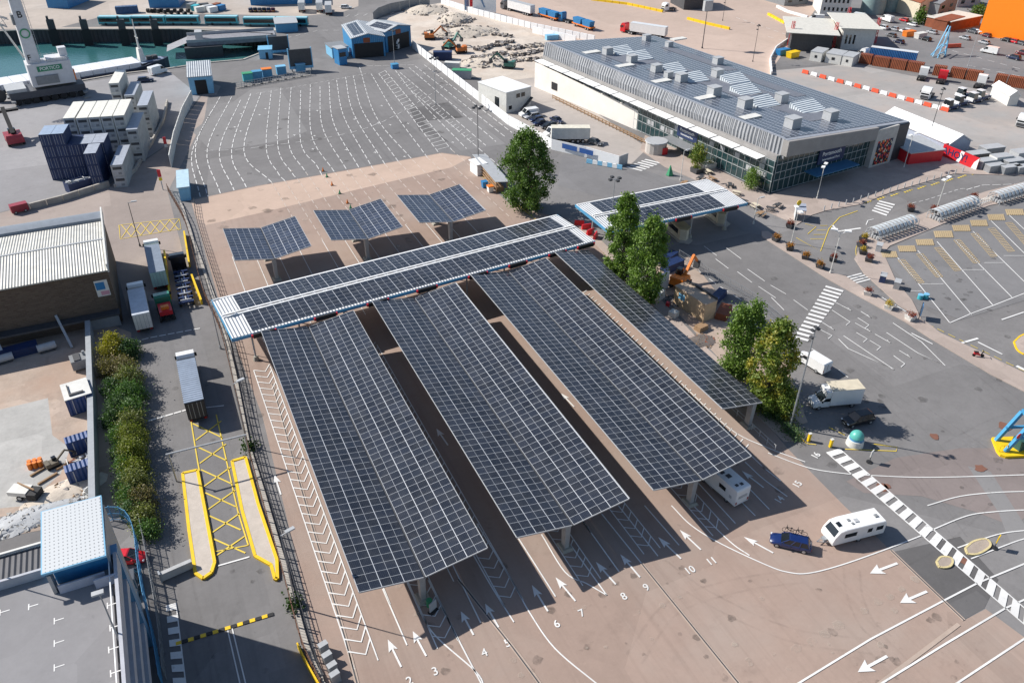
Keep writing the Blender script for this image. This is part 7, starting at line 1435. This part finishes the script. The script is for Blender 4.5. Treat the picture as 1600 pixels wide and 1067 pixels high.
for px, nm in (((1089, 270), 'dark square tub holding the small street tree'), ((1110, 262), 'pale planter bed with yellow-green plants against the terminal')):
    p = g(*px); p.z = KERB; t = thing('plant_tub', nm, 'planter', p, rad(6)); w = 1.2 if 'dark' in nm else 2.4; MB().frustum((-w, w, -1, 1), (-w-.1, w+.1, -1.1, 1.1), 0, 1.1).build('box', DGREY if 'dark' in nm else OFFW, t); m = MB(); leaves(m, [(V((rnd.uniform(-w, w)*.8, rnd.uniform(-.8, .8), 1.25)), 1) for _ in range(10)], 300, .25, .08, .16); m.build('plants', HG['l'], t, fixn=False)
t = thing('bus_shelter', 'small grey-roofed shelter beside the yellow sign at the hatched bay', 'shelter', g(1248, 341), rad(50)); MB().box(-1.8, 1.8, -1, 1, 2.4, 2.55).build('roof', pm('roof_bluegrey', (.35, .38, .45), .5), t); MB().box(-1.7, 1.7, .85, .95, .1, 2.4).build('back_panel', TRS, t)
for x in (-1.7, 1.7): MB().box(x-.06, x+.06, -.9, -.78, 0, 2.4).build('post', STEEL, t)
t = thing('yellow_sign', 'yellow round sign on a post beside the small grey shelter', 'sign', g(1243, 340)); MB().tube((0, 0, 0), (0, 0, 3.2), .06).build('post', STEEL, t); MB().at((0, -.08, 3.3), 0, rad(90)).tube((0, 0, -.04), (0, 0, .04), .6, n=16).build('disc', YELL, t)
t = thing('information_board', 'blue information board on two posts beside the long kerb strip', 'sign', g(1436, 497), rad(40)); MB().box(-.9, .9, -.06, .06, .9, 2.6).build('board', pm('board_blue', (.08, .2, .38), .5), t)
for x in (-.6, .6): MB().tube((x, .1, 0), (x, .1, 2.7), .06).build('post', DGREY, t)
for px, nm, m in (((1378, 440), 'dark blue machine box on the pavement by the car park', NAVY), ((1400, 450), 'grey ticket machine on the pavement by the car park', STEEL), ((1372, 392), 'grey bench block on the road bend pavement', LGREY)): p = g(*px); p.z = KERB; t = thing('ticket_machine', nm, 'machine', p, rad(35)); MB().box(-.8, .8, -.5, .5, 0, 1.3).build('body', m, t); MB().box(-.85, .85, -.55, .55, 1.3, 1.4).build('top', LGREY, t)
for px in ((1437, 467), (1446, 466)): p = g(*px); t = thing('blue_bin', 'pale blue drum in the empty car park bay, %s one' % ('left' if px[0] < 1440 else 'right'), 'drum', p); MB().tube((0, 0, .02), (0, 0, .8), .45, n=12).build('drum', TEAL, t); MB().tube((0, 0, .8), (0, 0, .88), .48, n=12).build('lid', SKYB, t)
p = g(1527, 558); p.z = KERB; t = thing('motor_scooter', 'red and black motor scooter parked on the long kerb strip', 'scooter', p, rad(-35)); MB().loft([[(-.7, -.16, .4), (-.7, .16, .4), (-.7, .14, .85), (-.7, -.14, .85)], [(-.1, -.18, .35), (-.1, .18, .35), (-.1, .16, .8), (-.1, -.16, .8)], [(.3, -.14, .25), (.3, .14, .25), (.3, .1, .4), (.3, -.1, .4)]]).build('body', RED, t); m = MB(); m.bar((.35, 0, .3), (.6, 0, 1.1), .12).bar((.58, -.35, 1.1), (.58, .35, 1.1), .06); m.build('handlebar', BLACK, t); MB().box(-.75, -.1, -.15, .15, .81, .92).build('saddle', BLACK, t)
for x in (-.6, .65): MB().tube((x, -.06, .26), (x, .06, .26), .26, n=12).build('wheel', BLACK, t)
# dome, bollards and gantry at the right
p = g(1335, 694); t = thing('buoy_dome', 'turquoise dome on a round white base at the head of the right zebra crossing', 'dome', p); MB().tube((0, 0, .02), (0, 0, 1.0), 1.15, 1.05, 20).build('base', OFFW, t, smooth=True); MB().tube((0, 0, 1.0), (0, 0, 1.35), .9, .92, 20).build('band', FASC, t, smooth=True)
m = MB(); m.loft([[(math.cos(6.283*i/20)*.92*math.cos(q), math.sin(6.283*i/20)*.92*math.cos(q), 1.35+.95*math.sin(q)) for i in range(20)] for q in (0, .3, .6, .9, 1.2, 1.5)]); m.build('dome', pm('dome_teal', (.1, .42, .36), .4), t, smooth=True)
for px, nm in (((1263, 689), 'yellow bollard at the tip of the planted verge'), ((1297, 698), 'yellow bollard beside the turquoise dome')): p = g(*px); t = thing('yellow_bollard', nm, 'bollard', p); MB().box(-.2, .2, -.15, .15, .02, 1.3).build('body', YELL, t); MB().box(-.22, .22, -.17, .17, 1.3, 1.38).build('cap', OFFW, t)
for px, nm, m in (((1358, 722), 'small white road sign with a round black foot near the dome', OFFW), ((1553, 856), 'black and yellow traffic sign on the oval island', YELL)): p = g(*px); t = thing('road_sign', nm, 'sign', p, rad(20)); MB().tube((0, 0, 0), (0, 0, 1.7), .05).build('post', DGREY, t); MB().box(-.35, .35, -.05, .05, 1.1, 2.0).build('board', m, t); MB().tube((0, 0, .01), (0, 0, .12), .4).build('foot', BLACK, t)
GB = pm('gantry_blue', (.06, .28, .5), .45, var=.08); a = g(1569, 708); t = thing('blue_gantry', 'blue steel gantry leg on a yellow kerbed base at the right edge', 'gantry', a)
d = (g(1640, 705)-a); d.normalize(); n_ = V((-d.y, d.x, 0)); m = MB()
for o_ in (0.0, 2.2):
    for s in (0, 5.0): m.bar(d*s+n_*o_+V((0, 0, .2)), d*(s+1.9 if s == 0 else s-.6)+n_*o_+V((0, 0, 5.2)), .45, .45)
    m.bar(d*.6+n_*o_+V((0, 0, 2.6)), d*4.6+n_*o_+V((0, 0, 2.6)), .3)
    m.bar(d*1.9+n_*o_+V((0, 0, 5.3)), d*4.6+n_*o_+V((0, 0, 5.3)), .45)
m.bar(d*1.95+V((0, 0, 5.3)), d*1.95+n_*2.2+V((0, 0, 5.3)), .35); m.build('frame', GB, t)
m = MB(); P = [d*-1.0+n_*-.6, d*-.5+n_*-1, d*7+n_*-1, d*7+n_*2.8, d*-.2+n_*2.8, d*-1.0+n_*.2]
m.prism([q.xy for q in P], .012, .4); m.build('base_kerb', YELL, t); m = MB(); m.at((.6*d.x, .6*d.y-.3, 3.2), 0, rad(90)).tube((0, 0, -.03), (0, 0, .03), .42, n=16); m.build('round_sign', RED, t); MB().box(1.6, 3.6, -.9, .6, .4, 1.9).build('control_box', pm('gantry_dark', (.03, .1, .09), .5), t)
m = MB()
for k in range(3): m.bar(d*(-.9+k*.5)+V((0, 0, .4)), d*(-.9+k*.5)+V((0, 0, 1.4)), .07)
m.bar(d*-.9+V((0, 0, 1.4)), d*.1+V((0, 0, 1.4)), .07); m.build('yellow_rail', YELL, t)
# blue signal frame in the far car park
p = g(1472, 88); t = thing('blue_lattice_frame', 'pale blue lattice sculpture frame in the far car park', 'frame', p, rad(20)); m = MB()
for q, r in (((-4, 0, 0), (2.5, 1, 9)), ((-3, 2, 0), (3.5, 2, 9)), ((-5, 0, 1.2), (3, 0, 1.2)), ((-4, 0, 3), (4, 1, 3.5)), ((0, -1, 0), (1, 0, 6)), ((3, 1, 8.5), (.5, 1, 6)), ((2, 0, 0), (2.8, 1, 9)), ((-5, 2, .8), (3, 2, 3))): m.bar(q, r, .28)
m.build('lattice', SKYB, t); MB().box(-1.2, 1.2, -.8, .8, .02, .3).build('foot', CONC, t)
p = g(1489, 75); t = thing('orange_barrier', 'orange barrier beside the pale blue lattice frame', 'barrier', p, rad(-12)); MB().frustum((-3, 3, -.4, .4), (-2.8, 2.8, -.2, .2), .02, 1.3).build('block', pm('barrier_red', (.75, .1, .04), .5), t); MB().box(-2, 2, -.42, .42, .011, .15).build('foot', DGREY, t)
# works yard beside the poplars
digger('orange and black loader in the shade beside the poplars', (1062, 446), rad(30), ORNG)
for px, nm, m, s in (((1035, 452), 'white curtain tent panel standing in the works yard shade', OFFW, (1.2, .15, 3.2)), ((1028, 466), 'white welfare tank in the works yard beside the tent panel', OFFW, (1.0, .8, 1.5)), ((1050, 420), 'dark blue skip in the shade behind the poplars', NAVY, (2.2, 1.0, 1.5)), ((1048, 405), 'dark blue box near the road behind the poplars', NAVY, (1.4, .8, 1.2)), ((1095, 515), 'pile of timber crates in front of the sandy cabin', WOOD, (1.0, .7, .8)), ((1052, 494), 'white round-topped bag of sand in the works yard', OFFW, (.7, .7, .9)), ((1120, 468), 'navy stack of materials behind the sandy cabin', NAVY, (2.5, .8, 1.0)), ((1130, 492), 'dark red skip beside the sandy cabin', RUST, (2.0, 1.0, 1.1)), ((1043, 478), 'small red fuel drum beside the works yard', RED, (.3, .3, .7))):
    p = g(*px); t = thing('yard_item', nm, 'site equipment', p, rad(rnd.uniform(0, 40))); t.name = 'site_box'; MB().frustum((-s[0], s[0], -s[1], s[1]), (-s[0]*.93, s[0]*.93, -s[1]*.9, s[1]*.9), .02, s[2]).build('body', m, t); MB().box(-s[0]*.95, s[0]*.95, -s[1]*.95, s[1]*.95, s[2], s[2]+.07).build('top', m, t)
fence('mesh_fence', 'temporary steel mesh fence along the road beside the works yard', [(1060, 405), (1100, 430), (1145, 455), (1185, 480), (1230, 520)], 2.0, 2.6, (.1, 1.0, 1.95), STEEL, .06, .04, .35)
fence('low_railing', 'low white railing on the edge of the lane under the narrow canopy', [(1140, 640), (1175, 672), (1205, 700), (1222, 716)], 1.1, 1.6, (.5, 1.05), LGREY, .07, .05)
p = g(1090, 540); heap('garden_debris', 'brown planting debris on the bed between canopy and cabin', (1090, 535), 2.2, .3, 140, [RB[2], WOOD, RUST], size=(.05, .2), sx=1.5); heap('garden_debris', 'low dark debris beside the poplars and tent panel', (1058, 470), 2.0, .4, 90, [RB[2], DGREY, LGREY], size=(.08, .25))
# small clutter under the canopies and kerbs
for px, nm in (((677, 955), 'white information panel with green planter at the first canopy column'),):
    p = g(*px); t = thing('lane_sign_board', nm, 'sign', p, rad(25)); MB().box(-.5, .5, -.05, .05, .3, 1.6).build('board', LGREY, t); MB().box(-.55, .55, -.3, .3, .02, .14).build('foot', BLACK, t)
    q = g(671, 946); t = thing('green_barrel', 'small green barrel beside the first canopy column', 'barrel', q); MB().tube((0, 0, .02), (0, 0, .9), .32, n=12).build('body', GREEN, t); MB().tube((0, 0, .9), (0, 0, .96), .34, n=12).build('lid', GREEN, t)
for i, px in enumerate(((505, 268), (511, 277), (519, 290), (531, 303), (543, 318), (548, 326))): p = g(*px); t = thing('traffic_cone', '%s cone in the line of cones on the pink band, %s from the top' % (('orange', 'green')[i % 2], ORD[i]), 'cone', p, 0, 'cones on the pink band'); MB().tube((0, 0, .05), (0, 0, .95), .26, .05, 10).build('cone', ORNG if i % 2 == 0 else GREEN, t); MB().box(-.32, .32, -.32, .32, .02, .07).build('foot', BLACK, t)
# parked piles on the far quay
for i in range(14):
    p = g(232+i*5.2, 20+(.4*i if i % 2 else 0)); t = MB().tube((0, -.5, .75), (0, .5, .75), .75, .75, 12).build('tyre', BLACK); t.location = p; t.rotation_euler = (0, 0, rnd.uniform(0, 3)); tag(t, 'black tyre in the row of stored tyres behind the buses', 'tyre', 'stored tyres behind the buses')
for i in range(8):
    p = g(300+i*6.5, 14+(i % 3)*2.6); t = thing('quay_crate', ['grey crate at the left of the stores behind the buses', 'green-grey crate behind the buses, second from the left', 'pale crate third in the stores behind the buses', 'dark crate fourth in the stores behind the buses', 'grey crate fifth in the stores behind the buses', 'white crate sixth in the stores behind the buses', 'brown crate seventh in the stores behind the buses', 'blue crate last in the stores behind the buses'][i], 'crate', p, rnd.uniform(0, 1), 'crates behind the buses'); m = [GREY, TEAL, OFFW, DGREY, LGREY, WHITE, RUST, BLUE][i]; MB().box(-1.8, 1.8, -1.1, 1.1, .1, 1.9).build('body', m, t); MB().box(-1.85, 1.85, -1.15, 1.15, 1.9, 2.0).build('lid', m, t)
for i in range(6): car(['navy', 'black', 'dark grey', 'black', 'navy', 'dark red'][i]+' car, %s from the left in the row under the top blue shed' % ORD[i], (392+i*7, 18.5), (392+i*7, 10), [PN, PB, PG, PB, PN, PDR][i], 'hatch', 'cars under the blue shed')
# stacked grey planters and containers at the right end of the forecourt
for i, (px, m, sz) in enumerate([((1524, 252), DGREY, (2.6, 1.2, 2.2)), ((1545, 245), GREY, (2.8, 1.3, 2.6)), ((1538, 262), LGREY, (2.0, 1.1, 2.0)), ((1560, 258), OFFW, (2.4, 1.2, 2.4)), ((1580, 262), GREY, (2.6, 1.2, 2.0)), ((1592, 252), LGREY, (2.4, 1.4, 2.6)), ((1552, 268), STEEL, (2.2, .9, 1.7)), ((1576, 270), STEEL, (2.4, .9, 1.7)), ((1597, 270), STEEL, (2.2, .9, 1.7))]):
    p = g(*px); t = thing('storage_unit', 'grey storage unit in the cluster right of the red banner, %s of nine' % ORD[i], 'storage unit', p, rad(-8), 'grey storage units by the banner'); MB().box(-sz[0], sz[0], -sz[1], sz[1], .05, sz[2]).build('body', m, t); MB().box(-sz[0]-.05, sz[0]+.05, -sz[1]-.05, sz[1]+.05, sz[2], sz[2]+.1).build('lid', LGREY, t)
